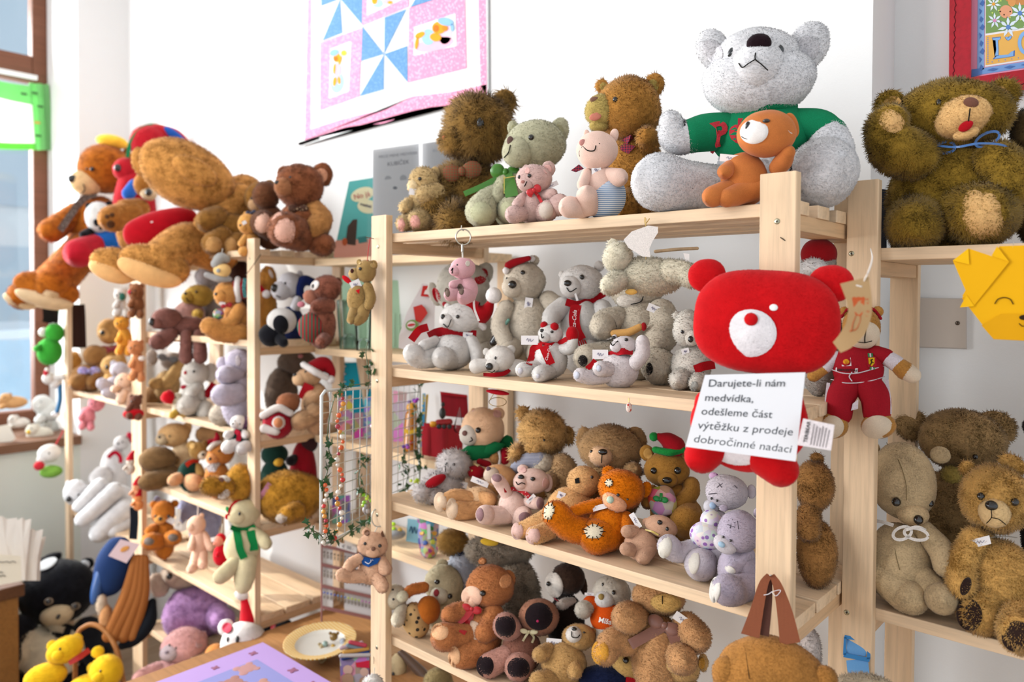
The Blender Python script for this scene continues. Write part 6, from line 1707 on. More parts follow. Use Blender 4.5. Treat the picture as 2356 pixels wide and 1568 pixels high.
t = bear('plush_panda', 'black and white panda lying on its side by the post', (640, 800), '#d6d1cc', S=B2, Y=1.15, fur=2, kind='plush', head=(648, 738, 34, 30), body=(625, 770, 30, 26), bodyc='#14141a', ears=[(673, 731, 9, 16)], legs=[[(640, 775, 14), (652, 788, 11)]], legc='#14141a', fin=False)
for p_ in t.parts:
    if p_.name == 'ear':
        p_.m = mat('#14141a', 'plush')
t.Dk('eye_patch', mat('#14141a', 'plush'), 646, 746, 18, 22, 15, parent=t.head)
t.done()
bear('plush_dog', 'mustard dog with a white ear just behind the rack post', (618, 800), '#a8722c', S=B2, Y=1.25, fur=4, head=(616, 645, 20, 34), body=(616, 720, 22, 70), ears=[(624, 628, 7, 18, 25)], earc='#d8cdc4')
# third shelf
t = bear('plush_koala', 'lilac-grey plush animal facing away from the post on the third shelf', (548, 950), '#a29aa8', S=B3, Y=1.14, fur=4, head=(552, 832, 36, 30), body=(548, 898, 38, 46), ears=[(547, 828, 10, 20)], earc='#c3b8bc', snout=(512, 836, 14, 16), arms=[[(545, 858, 20), (520, 862, 22)]], legs=[[(545, 905, 26), (512, 908, 25)]], legz=[[24, 40]])
for n_ in ():
    pass
t = bear('teddy_bear', 'white plush bear with a red nose and red scarf on the third shelf', (446, 972), '#d9d2c8', S=B3, Y=1.17, fur=4, head=(450, 858, 31, 28), body=(442, 918, 32, 44), nose=(427, 857, 4.5), nosec='#b3202c', eyes=[(446, 854, 3)], ears=[(485, 856, 18, 22)], arms=[[(455, 890, 14), (440, 905, 13)]], legs=[[(440, 930, 24), (432, 932, 24)], [(470, 940, 20), (472, 946, 20)]], legz=[[20, 30], [20, 26]], fin=False)
t.R('scarf', mat('#a30f1e', 'plush'), [(494, 882), (484, 896), (472, 912)], 18, lift=5)
t.E('mouth', mat('#a8283a', 'plush'), 424, 890, 9, 5, z=18, rz=4)
t.done()
t = bear('plush_chick', 'small cream bird in a red star-shaped hood at the edge of the third shelf', (410, 962), '#d3c6ac', S=B3, Y=1.12, fur=2, kind='plush', head=(407, 916, 13, 13), body=(412, 938, 16, 18), eyes=[(404, 915, 2)], legs=[[(405, 948, 8), (398, 955, 9)], [(418, 950, 7), (424, 952, 8)]], legc='#a3812c', legz=[[10, 14], [8, 10]], fin=False)
t.E('hood', mat('#c00c1c', 'plush'), 387, 913, 16, 19, 0, 6, 14, lump=0.16)
t.done()
t = bear('plush_dog', 'tan long-limbed dog lying at the back of the third shelf with a grey bow', (385, 925), '#a98a5e', S=B3, Y=1.24, fur=4, head=(400, 830, 30, 20), body=(385, 890, 30, 40), headc='#8a7f78', legs=[[(385, 880, 14), (405, 855, 15), (420, 836, 14)], [(370, 880, 13), (356, 882, 13)]], limbc='#b3925f', legz=[[30, 30, 24], [24, 30]], ears=[(350, 822, 14, 18)], fin=False)
bow(t, 386, 824, 46, 16, mat('#6f7680', 'satin'), -12, lift=8)
t.done()
bear('plush_bear', 'brown box-shaped plush lying low on the third shelf', (362, 945), '#7d5a36', S=B3, Y=1.22, fur=3, body=(362, 914, 32, 32))
bear('plush_rabbit', 'grey and cream fluffy ball toy at the third shelf edge', (512, 978), '#a89c8c', S=B3, Y=1.13, fur=6, body=(512, 950, 30, 22), ears=[])
bear('plush_rabbit', 'white plush toy lying beneath the lilac-grey animal', (556, 975), '#d6d0ce', S=B3, Y=1.15, fur=3, body=(556, 940, 22, 32))
t = bear('teddy_bear', 'beige bear in santa hat and red scarf in the end bay of the third shelf', (722, 990), '#b08a66', S=B3, Y=1.24, fur=4, head=(710, 868, 30, 22), body=(726, 930, 32, 52), snout=(688, 872, 16, 15), snc='#bf9c78', nose=(679, 862, 4.5, 4.5), eyes=[(703, 855, 3.2)], legs=[[(720, 955, 20), (690, 968, 21)], [(740, 950, 18), (720, 945, 18)]], legz=[[24, 50], [24, 40]], arms=[[(735, 905, 14), (712, 928, 13)]], fin=False)
santa_hat(t, [(698, 838, 20, 7), (724, 854, 30, 8), (750, 868, 18, 7)], [(722, 846, 12, 18), (745, 838, 8, 19), (762, 854, 6, 11), (764, 868, 8, 6)], (761, 873, 10, 14), red='#9c0f1c')
t.R('scarf', mat('#a60f1c', 'plush'), [(712, 884), (704, 900), (696, 918)], 25, lift=5)
t.done()
bear('plush_dog', 'dark grey-brown dog at the back of the third shelf end bay', (655, 995), '#5c4c40', S=B3, Y=1.3, fur=5, head=(684, 832, 46, 30), body=(648, 905, 38, 60), ears=[(692, 818, 10, 8)], earc='#b8787a')
t = bear('teddy_bear', 'brown bear in a red and white coat lying across the third shelf', (640, 1010), '#7d4a2c', S=B3, Y=1.13, fur=3, kind='plush', head=(663, 926, 27, 24), body=(640, 965, 36, 26), bodyc='#9c1828', ears=[(681, 920, 10, 16)], arms=[[(640, 970, 14), (641, 972, 15)]], limbc='#d9cfc8', fin=False)
t.Dk('paw_pad', mat('#a86a44', 'plush'), 640, 972, 11, 12, 0, lift=3, bulge=4)
t.L('coat_trim', mat('#d9cfc8', 'fur'), [(606, 955, 18, 9), (640, 938, 28, 9), (668, 950, 24, 8)], fur=2)
t.L('coat_trim', mat('#d9cfc8', 'fur'), [(608, 985, 22, 10), (635, 992, 26, 9)], fur=2)
t.done()
# fourth shelf
t = bear('plush_dog', 'light tan dog with floppy ear resting on the brown bear of the fourth shelf', (405, 1100), '#c79f6c', S=B4, Y=1.22, fur=4, head=(400, 1000, 37, 28), body=(420, 1055, 26, 44), bodyc='#cfb48c', ears=[(429, 988, 12, 20, -20)], snout=(374, 1010, 16, 15), snc='#d6bd98', nose=(367, 1005, 3.6), eyes=[(390, 1003, 2.4)], arms=[[(470, 998, 20), (500, 1000, 18)]], limbc='#8f6a44')
t = bear('teddy_bear', 'brown bear lying flat on its tummy at the fourth shelf edge', (366, 1130), '#6e5230', S=B4, Y=1.14, fur=4, head=(363, 1056, 43, 30), body=(375, 1095, 44, 30), legs=[[(390, 1100, 20), (350, 1106, 22), (340, 1108, 20)]], legz=[[20, 34, 36]], ears=[(404, 1058, 10, 10)])
t = bear('teddy_bear', 'olive bear with red scarf and dark green waistcoat on the fourth shelf', (446, 1138), '#8f6c36', S=B4, Y=1.17, fur=3, kind='plush', head=(457, 1036, 23, 22), body=(436, 1090, 28, 34), bodyc='#12352c', ears=[(442, 1024, 12, 12), (470, 1020, 8, 8)], earc='#a8844c', snout=(466, 1046, 12, 11), snc='#d9cbb4', nose=(467, 1045, 4, 3.5), legs=[[(440, 1105, 18), (447, 1110, 20)], [(410, 1100, 14), (400, 1104, 14)]], legc='#b88a64', legz=[[20, 34], [16, 24]], arms=[[(455, 1075, 11), (462, 1090, 10)]], fin=False)
t.R('scarf', mat('#c2321c', 'plush'), [(428, 1070), (442, 1062), (458, 1064)], 12, lift=4)
t.E('hat', mat('#9c1426', 'plush'), 486, 1018, 18, 10, 20, -4, 10, lump=.12)
t.done()
t = bear('teddy_bear', 'tan fox-faced bear with white spotted scarf and knitted hat on the fourth shelf', (505, 1150), '#a8682c', S=B4, Y=1.19, fur=3, head=(509, 1042, 31, 26), body=(500, 1100, 30, 40), snout=(490, 1054, 16, 14), snc='#bf7f4c', nose=(483, 1055, 4), eyes=[(504, 1037, 2.5)], legs=[[(500, 1110, 18), (482, 1115, 20)]], legz=[[24, 34]], fin=False)
t.R('scarf', mat('#cfcacc', 'spots', '#5a5058', 160.0), [(478, 1082), (494, 1074), (520, 1070)], 20, lift=5)
t.L('hat_trim', mat('#d9d0c8', 'fur'), [(482, 1032, 22, 6), (492, 1022, 26, 6), (506, 1018, 20, 5)])
t.L('hat', mat('#a3142a', 'plush'), [(498, 1016, 12, 9), (500, 1004, 8, 6), (498, 996, 6, 3)])
t.done()
t = bear('plush_lion', 'golden fluffy lion with white face lying across the fourth shelf and past the post', (640, 1205), '#b07c22', S=B4, Y=1.18, fur=9, c2='#7d5212', head=(552, 1110, 32, 44), body=(668, 1140, 80, 60), legs=[[(520, 1120, 20), (484, 1116, 20)], [(680, 1175, 22), (660, 1184, 18)]], legz=[[40, 60], [60, 80]], fin=False)
t.E('muzzle', mat('#ddd6cc', 'plush'), 514, 1120, 21, 27, 0, 42, 22, parent=t.head)
t.E('paw', mat('#c3b6a8', 'fur'), 656, 1188, 22, 14, 15, 84, 14, fur=3)
t.R('neck_ribbon', mat('#b8728a', 'satin'), [(596, 1150), (610, 1130), (622, 1112)], 14, lift=3)
t.E('nose', mat('#6e4a40', 'plush'), 508, 1104, 8, 7, z=t.surf(508, 1104), parent=t.head, solid=False)
t.done()
bear('plush_bear', 'dark green and yellow plush in the shadow of the fourth shelf end bay', (630, 1150), '#14352e', S=B4, Y=1.30, fur=2, kind='plush', head=(632, 1045, 32, 26), body=(632, 1100, 34, 50), snout=(640, 1062, 12, 12), snc='#b8902c', ears=[])
bear('plush_bear', 'black and red plush with a brown head in the fourth shelf end bay', (700, 1150), '#8c0f1c', S=B4, Y=1.27, fur=2, kind='plush', head=(712, 1022, 20, 18), headc='#3a2022', body=(698, 1070, 32, 60), arms=[[(680, 1055, 12), (668, 1060, 11)]], limbc='#1a1418')
t = bear('teddy_bear', 'small white bear in a striped stocking cap perched at the shelf end', (548, 1048), '#ded8d4', Y=1.09, fur=2, kind='plush', head=(549, 972, 20, 18), body=(552, 1006, 27, 22), bodyc='#123a38', snout=(540, 976, 10, 9), eyes=[(540, 968, 1.6), (552, 975, 1.8)], nose=(535, 974, 2.2), arms=[[(535, 998, 9), (524, 1000, 10)], [(560, 995, 9), (564, 1000, 10)]], legs=[[(540, 1022, 14), (525, 1028, 16)], [(565, 1025, 14), (556, 1032, 15)], [(580, 1028, 13), (590, 1032, 13)]], legz=[[14, 22], [16, 26], [8, 10]], fin=False)
t.L('hat', mat('#6b3450', 'stripex', '#3c3a58', 70.0), [(560, 974, 2, 16), (575, 968, 4, 13), (595, 962, 4, 8), (612, 958, 4, 6)])
t.E('pompom', mat('#15403a', 'plush'), 620, 958, 8, z=4)
t.R('scarf', mat('#a8122c', 'plush'), [(540, 990), (550, 998), (548, 1014)], 11, lift=4)
t.done()
# fifth shelf and things hung in front
t = bear('teddy_bear', 'orange-brown bear with grey prints on its soles, sitting on the fifth shelf', (374, 1268), '#b56a1c', S=B5, Y=1.14, fur=4, head=(376, 1178, 27, 28), body=(377, 1228, 26, 34), ears=[(354, 1160, 9, 9), (402, 1158, 10, 9)], snout=(369, 1194, 14, 12), snc='#cf9148', nose=(369, 1193, 5, 4.5), eyes=[(358, 1187, 3.6), (388, 1187, 4)], arms=[[(356, 1215, 12), (345, 1222, 12)]], legs=[[(365, 1245, 18), (346, 1245, 20)], [(388, 1240, 18), (399, 1236, 19)]], legz=[[24, 44], [24, 40]], pads=[(342, 1245, 13, 9), (398, 1236, 12, 9)], padc='#6b6058', tags=[(392, 1196, 20, 14, -25, None, False)], fin=False)
t.R('ribbon', mat('#ece6de', 'cloth'), [(404, 1206, 30), (420, 1214, 34), (436, 1200, 30)], 16)
t.R('ribbon', mat('#ece6de', 'cloth'), [(412, 1170, 30), (410, 1190, 34), (404, 1208, 34)], 9)
t.done()
bear('plush_elephant', 'blue-grey plush elephant behind the orange-brown bear', (445, 1280), '#8f8fa8', S=B5, Y=1.26, fur=4, head=(438, 1175, 30, 34), body=(470, 1215, 34, 55), ears=[(488, 1190, 22, 34, 10)], snout=(362, 1150, 8, 10))
t = bear('teddy_bear', 'pale pink limp bear hanging on a string in front of the left rack', (452, 1320), '#cfa78e', Y=1.07, fur=2, kind='plush', head=(452, 1208, 22, 24), body=(458, 1248, 21, 36), snout=(440, 1212, 10, 10), arms=[[(470, 1230, 9), (484, 1258, 10)], [(446, 1235, 8), (440, 1258, 9)]], legs=[[(452, 1275, 12), (446, 1300, 12), (440, 1308, 11)], [(466, 1275, 12), (466, 1298, 12)]], ears=[(464, 1186, 6, 7)], fin=False)
cord(t, [(456, 1158, 0), (455, 1185, 6)], 1.2, '#e0cdbf')
t.done()
t = bear('plush_doll', 'little red-hooded doll hanging next to the cream bear', (507, 1310), '#c00d20', Y=1.06, fur=1, kind='plush', head=(503, 1244, 12, 14), headc='#c77a66', body=(508, 1276, 18, 26), snout=(495, 1250, 5, 4), arms=[[(505, 1268, 5), (500, 1275, 6)]], fin=False)
t.E('hood', mat('#c00d20', 'plush'), 508, 1238, 12, 13, 0, 2, 10)
cord(t, [(512, 1205, 0), (510, 1228, 2)], 1.0)
price_tag(t, 491, 1240, 12, 10, 10, None, False)
t.done()
t = bear('teddy_bear', 'cream bear in a green felt scarf and red earmuffs hanging on the rack post', (560, 1362), '#d3c49c', Y=1.065, fur=1.5, kind='plush', head=(563, 1180, 38, 37), body=(557, 1258, 41, 45), ears=[(589, 1171, 11, 20, -12)], snout=(546, 1188, 22, 18), eyes=[(551, 1181, 3.2, 5)], arms=[[(583, 1222, 14), (604, 1240, 16), (612, 1250, 15)]], legs=[[(542, 1292, 17), (520, 1315, 19), (508, 1325, 18)], [(568, 1292, 24), (562, 1330, 24), (560, 1345, 20)]], legz=[[14, 26, 30], [14, 20, 22]], fin=False)
gs_ = mat('#0c7a3c', 'cloth')
t.R('scarf', gs_, [(531, 1212), (548, 1218), (568, 1218), (588, 1211)], 12, lift=5)
t.R('scarf', gs_, [(544, 1218), (549, 1245), (553, 1265), (562, 1284)], 18, lift=5)
t.R('scarf', gs_, [(576, 1220), (582, 1245), (585, 1266)], 20, lift=6)
t.R('earmuff_band', mat('#b8121e', 'plush'), [(526, 1185), (530, 1168), (542, 1154), (560, 1147)], 6, lift=3)
t.E('earmuff', mat('#1f8a4c', 'plush'), 524, 1172, 5, 9, 20, 10, 6)
t.E('earmuff', mat('#b8121e', 'plush'), 522, 1188, 5, 7, 0, 14, 6)
cord(t, [(578, 1101, -8), (574, 1130, 0), (570, 1146, 8)], 1.6, '#d9cdb8')
t.done()
t = bear('plush_mouse', 'white plush animal in a tall red hat with red-lined ears at the table corner', (565, 1575), '#e3dedb', D=2.12, fur=2, kind='plush', head=(560, 1478, 54, 54, 15), body=(575, 1550, 50, 40), snout=(530, 1508, 26, 24), nose=(518, 1504, 8, 7), nosec='#c8343a', eyes=[(524, 1470, 3, 7), (546, 1470, 4.5, 9)], ears=[(520, 1442, 19, 20), (592, 1462, 16, 34, 20)], earc='#b3384a', fin=False)
t.L('hat', mat('#b30a1c', 'plush'), [(575, 1425, 6, 25), (572, 1395, 6, 20), (566, 1370, 8, 14)])
t.E('pompom', mat('#dcd6d2', 'fur'), 562, 1364, 22, 18, 0, 16, 16, fur=4)
t.done()
# lowest shelf of the left rack
t = bear('teddy_bear', 'lilac furry bear with beige floppy ears on the bottom shelf', (450, 1475), '#a982b0', S=0.303, Y=1.22, fur=7, c2='#8a6094', head=(423, 1320, 52, 35, -8), headc='#b8a392', body=(450, 1410, 74, 70), snout=(396, 1322, 20, 20), snc='#bfab9a', nose=(390, 1325, 7, 8), eyes=[(434, 1312, 4)], ears=[(366, 1344, 22, 30, 25), (497, 1355, 24, 42, -8)], arms=[[(480, 1400, 26), (510, 1425, 30)]])
t = bear('teddy_bear', 'pink long-haired bear leaning on the lilac one, low by the purple box', (410, 1590), '#cf9c98', S=0.303, Y=1.1, fur=6, head=(424, 1484, 53, 45), body=(400, 1560, 80, 46), snout=(392, 1500, 24, 20), snc='#b8a8ac', nose=(384, 1500, 5, 4), nosec='#7d6e78', eyes=[(390, 1484, 2.5, 4), (405, 1490, 2.5, 4)], ears=[(462, 1474, 15, 24, -15)], earc='#dbb4b4', arms=[[(360, 1545, 22), (325, 1560, 20)]])
bear('teddy_bear', 'small orange toy between the pink bear and the white animal', (498, 1560), '#b8783c', S=0.303, Y=1.16, fur=2, kind='plush', head=(497, 1506, 27, 27), body=(500, 1540, 24, 24))

# ------------------------------------------------------------------ rack nearest the window
t = bear('teddy_bear', 'brown bear with a lavender bow sitting on the window-side rack', (205, 900), '#80592c', S=A3, Y=1.16, fur=3, head=(218, 818, 27, 25), body=(200, 870, 40, 32), ears=[(236, 808, 10, 12)], legs=[[(190, 875, 20), (178, 880, 20)], [(215, 878, 18), (212, 880, 18)]], legz=[[24, 36], [24, 36]], arms=[[(225, 850, 12), (222, 864, 12)]], fin=False)
bow(t, 205, 853, 48, 20, mat('#9a93c8', 'flowers', '#c9c2e6', 110.0), 0, lift=8)
t.done()
bear('teddy_bear', 'golden-brown bear tucked behind the one with the lavender bow', (172, 900), '#8f6024', S=A3, Y=1.24, fur=3, head=(170, 830, 22, 22), body=(172, 870, 24, 36), snout=(160, 838, 10, 9), nose=(154, 835, 4), eyes=[(166, 824, 2.5)])
t = bear('teddy_bear', 'tall brown bear with a red bow behind the small hanging toys', (256, 905), '#a3773f', S=A3, Y=1.3, fur=3, head=(253, 762, 29, 29), body=(258, 850, 36, 55), snout=(240, 768, 15, 14), snc='#b88c54', nose=(236, 765, 6, 6), ears=[(270, 735, 10, 10)], fin=False)
bow(t, 255, 803, 54, 20, mat('#8c0f2c', 'satin'), 5, lift=8)
t.done()
bear('teddy_bear', 'tan bear with large dark eyes at the middle of the window-side shelf', (256, 910), '#b08a54', S=A3, Y=1.2, fur=2, head=(255, 840, 23, 22), body=(258, 880, 22, 30), eyes=[(246, 844, 4, 6), (258, 836, 6, 8)], ears=[(272, 822, 7, 7)])
t = bear('plush_mouse', 'grey-lavender mouse in white cloth at the shelf front, foot hanging over', (258, 925), '#a8a3ac', S=A3, Y=1.12, fur=2, kind='plush', head=(275, 850, 22, 18), body=(262, 888, 24, 22), legs=[[(250, 895, 14), (236, 882, 14)], [(262, 900, 14), (248, 902, 14)]], legz=[[16, 26], [16, 26]], ears=[(262, 838, 8, 10)], snout=(262, 856, 8, 7))
t = bear('plush_bear', 'beige-pink soft bear slumped over the shelf front by the post', (292, 930), '#c3a48e', S=A3, Y=1.11, fur=3, head=(286, 878, 22, 20), body=(292, 905, 24, 26), eyes=[(279, 872, 2)], legs=[[(285, 905, 12), (278, 920, 11)], [(300, 910, 11), (296, 925, 10)]], legz=[[16, 22], [16, 20]], arms=[[(275, 890, 9), (264, 895, 9)]])
for nm, lb, c, hd_, bd_, ex in (
        ('teddy_bear', 'brown bear in a red hat hanging at the top of the double post', '#7a4c2c', (313, 672, 18, 20), (314, 700, 18, 22), 0),
        ('plush_bird', 'white and green bird hanging beside the brown one at the double post', '#ded9d2', (277, 678, 15, 16), (280, 702, 10, 18), 1),
        ('teddy_bear', 'golden yellow bear hanging on the double post of the left racks', '#c98a2c', (280, 743, 18, 16), (286, 780, 17, 28), 2),
        ('plush_fox', 'light orange fox with white paws hanging on the double post', '#bd7a4c', (312, 799, 19, 17), (316, 838, 15, 30), 3),
        ('teddy_bear', 'dark brown bear in a bright red skirt hanging on the double post', '#5c3424', (312, 922, 15, 14), (310, 940, 14, 16), 4),
        ('teddy_bear', 'pink fuzzy bear hanging by itself in the open window-side bay', '#cf7d86', (222, 928, 20, 18), (200, 958, 19, 22), 5)):
    y_ = 1.06 if ex != 5 else 1.125
    t = bear(nm, lb, (bd_[0], bd_[1] + bd_[3]), c, Y=y_, fur=2.5, head=hd_, body=bd_, ears=[(hd_[0] + hd_[2] * .7, hd_[1] - hd_[3] * .7, 6, 6), (hd_[0] - hd_[2] * .6, hd_[1] - hd_[3] * .75, 5, 5)], snout=(hd_[0] - hd_[2] * .35, hd_[1] + 3, 7, 6),
             nose=(hd_[0] - hd_[2] * .6, hd_[1] + 1, 2.4), eyes=[(hd_[0] - 2, hd_[1] - 4, 1.8)], arms=[[(bd_[0] - 6, bd_[1] - 10, 7), (bd_[0] - 14, bd_[1] + 2, 7)]],
             legs=[[(bd_[0] - 6, bd_[1] + bd_[3] * .6, 8), (bd_[0] - 12, bd_[1] + bd_[3], 9)], [(bd_[0] + 7, bd_[1] + bd_[3] * .7, 8), (bd_[0] + 8, bd_[1] + bd_[3] + 2, 9)]], fin=False)
    if ex == 0:
        t.E('hat', mat('#b8222c', 'plush'), 300, 672, 7, 6, z=14)
    if ex == 1:
        t.E('wing', mat('#1f5a4c', 'plush'), 281, 682, 8, 9, z=14)
    if ex == 4:
        t.E('skirt', mat('#b80a18', 'plush'), 307, 952, 25, 13, 0, 6, 16)
    if ex == 3:
        t.E('paw', mat('#e6ddd4', 'fur'), 327, 824, 9, 6, z=14)
    cord(t, [(hd_[0] + 8, hd_[1] - hd_[3] - 30, -34), (hd_[0] + 4, hd_[1] - hd_[3] - 8, 0), (hd_[0] + 2, hd_[1] - hd_[3] + 2, 4)], 0.8)
    t.done()
t = bear('polar_bear', 'long white polar bear stretched out on the lower window-side shelf', (240, 1245), '#dcdcde', S=A5, Y=1.14, fur=3, head=(175, 1132, 29, 29), body=(255, 1165, 60, 50, 25), nose=(159, 1147, 8, 7.5), eyes=[(181, 1138, 2.6)], ears=[(158, 1112, 8, 8)], arms=[[(230, 1118, 20), (205, 1142, 17), (182, 1164, 14)], [(262, 1130, 22), (220, 1170, 20), (192, 1194, 18)]], armz=[[40, 46, 48], [56, 66, 70]],
         legs=[[(285, 1172, 28), (250, 1205, 26), (230, 1224, 23)], [(290, 1205, 16), (262, 1222, 17)]], legz=[[50, 66, 70], [60, 76]])
t = bear('polar_bear', 'white bear in red hat and scarf at the back of the lower window-side shelf', (262, 1190), '#d3d0d0', S=A5, Y=1.26, fur=3, head=(280, 1018, 19, 18), body=(262, 1085, 34, 60), nose=(272, 1020, 3), eyes=[(282, 1016, 2)], legs=[[(235, 1095, 24), (228, 1100, 22)]], legz=[[24, 30]], fin=False)
t.R('scarf', mat('#a8122c', 'plush'), [(248, 1052), (264, 1040), (276, 1050), (278, 1064)], 9, lift=4)
t.E('hat', mat('#b0203a', 'plush'), 299, 1006, 8, 14, 15, 6, 8)
t.done()
for lb, x, y, c in (('small toy in a red pointed hat tied to the double post', 300, 1062, '#d6c9bc'), ('tiny striped toy with a red cap low on the double post', 314, 1120, '#c98a64'), ('small orange toy beneath the red-capped one on the double post', 318, 1145, '#c57a44')):
    t = bear('plush_gnome', lb, (x, y + 24), c, Y=1.07, fur=1, kind='plush', head=(x, y, 10, 9), body=(x, y + 16, 12, 13), eyes=[(x - 3, y - 1, 1.2)], arms=[[(x - 8, y + 10, 4), (x - 14, y + 16, 4)]], fin=False)
    t.L('hat', mat('#b81522', 'plush'), [(x, y - 6, 2, 9), (x + 3, y - 16, 0, 6), (x + 7, y - 24, -2, 3)])
    t.done()
t = bear('plush_frog', 'bright green plush frog hanging on the window-side post', (118, 842), '#3fae3c', Y=1.07, fur=2, kind='plush', head=(126, 765, 23, 22), body=(114, 808, 30, 32), snout=(100, 764, 12, 11), snc='#e6e4dc', arms=[[(95, 795, 7), (84, 802, 7)]], fin=False)
cord(t, [(136, 700, -34), (132, 745, 8)], 1.4, '#2f9a4c')
t.done()
t = Thing('scarf', 'black and dark brown scarves hanging behind the orange bear', 'scarf', (172, 800), Y=1.15)
for k, (x, c) in enumerate(((108, '#171512'), (122, '#1c1814'), (168, '#3a2620'), (184, '#33211c'))):
    t.R('fold', mat(c, 'cloth'), [(x, 700, 6 - k), (x + 2, 730, 8 - k), (x + (0 if k < 2 else 4), 742 if k < 2 else 800, 4 - k)], 22, thick=5)
t.done()
t = bear('plush_stork', 'white stork with red hat and blue legs hanging at the window side', (122, 960), '#e0dedb', Y=1.07, fur=1, kind='plush', head=(112, 870, 16, 14), body=(128, 880, 16, 14), arms=[[(122, 868, 8), (144, 866, 8)]], legs=[[(138, 885, 5), (138, 920, 5), (132, 945, 5)]], legc='#2c5f86', fin=False)
t.E('hat', mat('#c22c3c', 'plush'), 106, 858, 6, 9, z=10)
t.E('pompom', mat('#f0ece8', 'fur'), 108, 850, 5, z=12)
t.E('foot', mat('#e6e4e2', 'plush'), 128, 952, 11, 7, z=8)
t.done()
t = bear('plush_dog', 'white dog with red and green jacket hanging below the stork', (115, 1100), '#e3e2de', Y=1.07, fur=1, kind='plush', head=(114, 1042, 28, 22), body=(118, 1084, 27, 15), bodyc='#6fa03c', eyes=[(113, 1042, 2)], snout=(96, 1056, 12, 9), fin=False)
t.E('collar', mat('#c9303c', 'plush'), 90, 1071, 13, 11, 0, 16, 10)
cord(t, [(146, 990, -40), (128, 1022, 6)], 1.4, '#c9303c')
t.done()
# cap and cloth hanging low on the post
t = Thing('cap', 'navy cap with a pink picture card hanging low on the double post', 'cap', (262, 1372), Y=0.98)
c_ = t.E('crown', mat('#1b3360', 'cloth'), 262, 1302, 46, 72, -18, 0, 40, lump=0.03)
t.E('peak', mat('#27508c', 'plastic'), 226, 1340, 14, 50, -14, 18, 14)
t.Pl('picture_card', mat('#dcc6cc', 'paper'), [(249, 1278, 46), (277, 1240, 46), (322, 1251, 46), (291, 1295, 46)], thick=1)
t.E('printed_bear', mat('#d99a54', 'paper'), 287, 1262, 11, 6, 20, 47, 1, solid=False)
t.R('strap', mat('#131c26', 'cloth'), [(308, 1166, 0), (309, 1200, 4), (306, 1240, 10)], 19, thick=3)
t.done()
t = Thing('cloth_bag', 'folded caramel-brown cloth bag with a dark hem under the navy cap', 'bag', (305, 1480), Y=1.0)
cb_ = mat('#9c6030', 'cloth')
for x0, x1, x2, w in ((318, 306, 262, 16), (326, 318, 285, 16), (333, 330, 305, 14), (312, 290, 250, 15)):
    t.L('fold', cb_, [(x0, 1285, 14, w * .7), (x1, 1370, 20, w), (x2, 1462, 16, w)])
t.L('hem', mat('#10141c', 'cloth'), [(350, 1385, 10, 10), (342, 1430, 14, 18), (312, 1468, 10, 16), (282, 1484, 6, 10)])
t.E('fur_trim', mat('#c9b39c', 'fur'), 234, 1390, 12, 24, 0, 6, 12, fur=6)
t.E('fur_trim', mat('#a9784c', 'fur'), 244, 1420, 14, 30, 0, 10, 14, fur=6)
t.done()

# ------------------------------------------------------------------ low left corner: black bear, basket, counter
t = bear('teddy_bear', 'large black bear with beige muzzle and cream chest in the low corner', (125, 1640), '#14161d', D=2.75, fur=4, c2='#0a0b10', head=(134, 1360, 94, 80), body=(112, 1540, 110, 110), bodyc='#14161d', snout=(131, 1413, 40, 29, 0, 32), snc='#b3a486', nose=(134, 1418, 5, 7, -30), ears=[(106, 1295, 42, 18, 28), (200, 1296, 18, 16)], earc='#c9cdd0',
         arms=[[(45, 1450, 40), (15, 1490, 44), (0, 1520, 44)], [(200, 1450, 36), (225, 1500, 36)]], fin=False)
t.Dk('belly_patch', mat('#b8b09a', 'fur'), 112, 1500, 84, 62, 10, parent=t.body, bulge=8, fur=5)
for x, y in ((112, 1383), (174, 1394)):
    e_ = t.E('eye', mat('#6b5f50', 'gloss'), x, y, 12, 10, z=t.surf(x, y) + 2, rz=4, parent=t.head, solid=False, lump=0)
    t.E('pupil', mat('#08080a', 'gloss'), x, y, 7, 6.5, z=t.surf(x, y) + 5, rz=3, parent=t.head, solid=False, lump=0)
t.done()
for lb, hd_, bd_, bs in (('yellow bear with red ribbon lying in the wicker basket, head up', (150, 1494, 44, 33, 15), (105, 1555, 48, 32), (130, 1620)), ('yellow bear lying with its face towards the basket handle', (243, 1545, 42, 42), (200, 1590, 50, 40), (230, 1640))):
    t = bear('teddy_bear', lb, bs, '#d9a90c', D=2.3, fur=3, kind='plush', head=hd_, body=bd_, ears=[(hd_[0] - 30, hd_[1] - 10, 13, 13), (hd_[0] + (26 if hd_[0] < 200 else -18), hd_[1] - (24 if hd_[0] < 200 else 46), 15, 15)], eyes=[(hd_[0] - 12, hd_[1] - 2, 3)], snout=(hd_[0] - 16, hd_[1] + 12, 16, 13), fin=False)
    if hd_[0] < 200:
        t.R('ribbon', mat('#c2241c', 'satin'), [(158, 1524), (180, 1512), (206, 1494)], 13, lift=4)
    t.done()
t = Thing('wicker_basket', 'round wicker basket with a high arched handle holding yellow bears', 'basket', (215, 1690), D=2.3)
wk = mat('#a8703c', 'woodx')
t.L('handle', wk, [(172, 1600, -30, 6), (176, 1470, -30, 6), (196, 1440, -20, 6.5), (222, 1438, -6, 6.5), (248, 1458, 10, 6.5), (270, 1500, 24, 6.5), (288, 1590, 36, 6)], solid=False)
rimm = [(200 + 120 * math.cos(a), 1615 - 30 * math.sin(a), -80 * math.sin(a), 9) for a in np.linspace(0, 6.3, 25)]
t.L('rim', wk, rimm, solid=False, n=2)
for k in range(1, 7):
    t.L('weave', wk, [(200 + (120 - 4 * k) * math.cos(a), 1615 + 14 * k - 30 * math.sin(a), -80 * math.sin(a), 9) for a in np.linspace(0, 6.3, 25)], solid=False, n=2)
t.done()
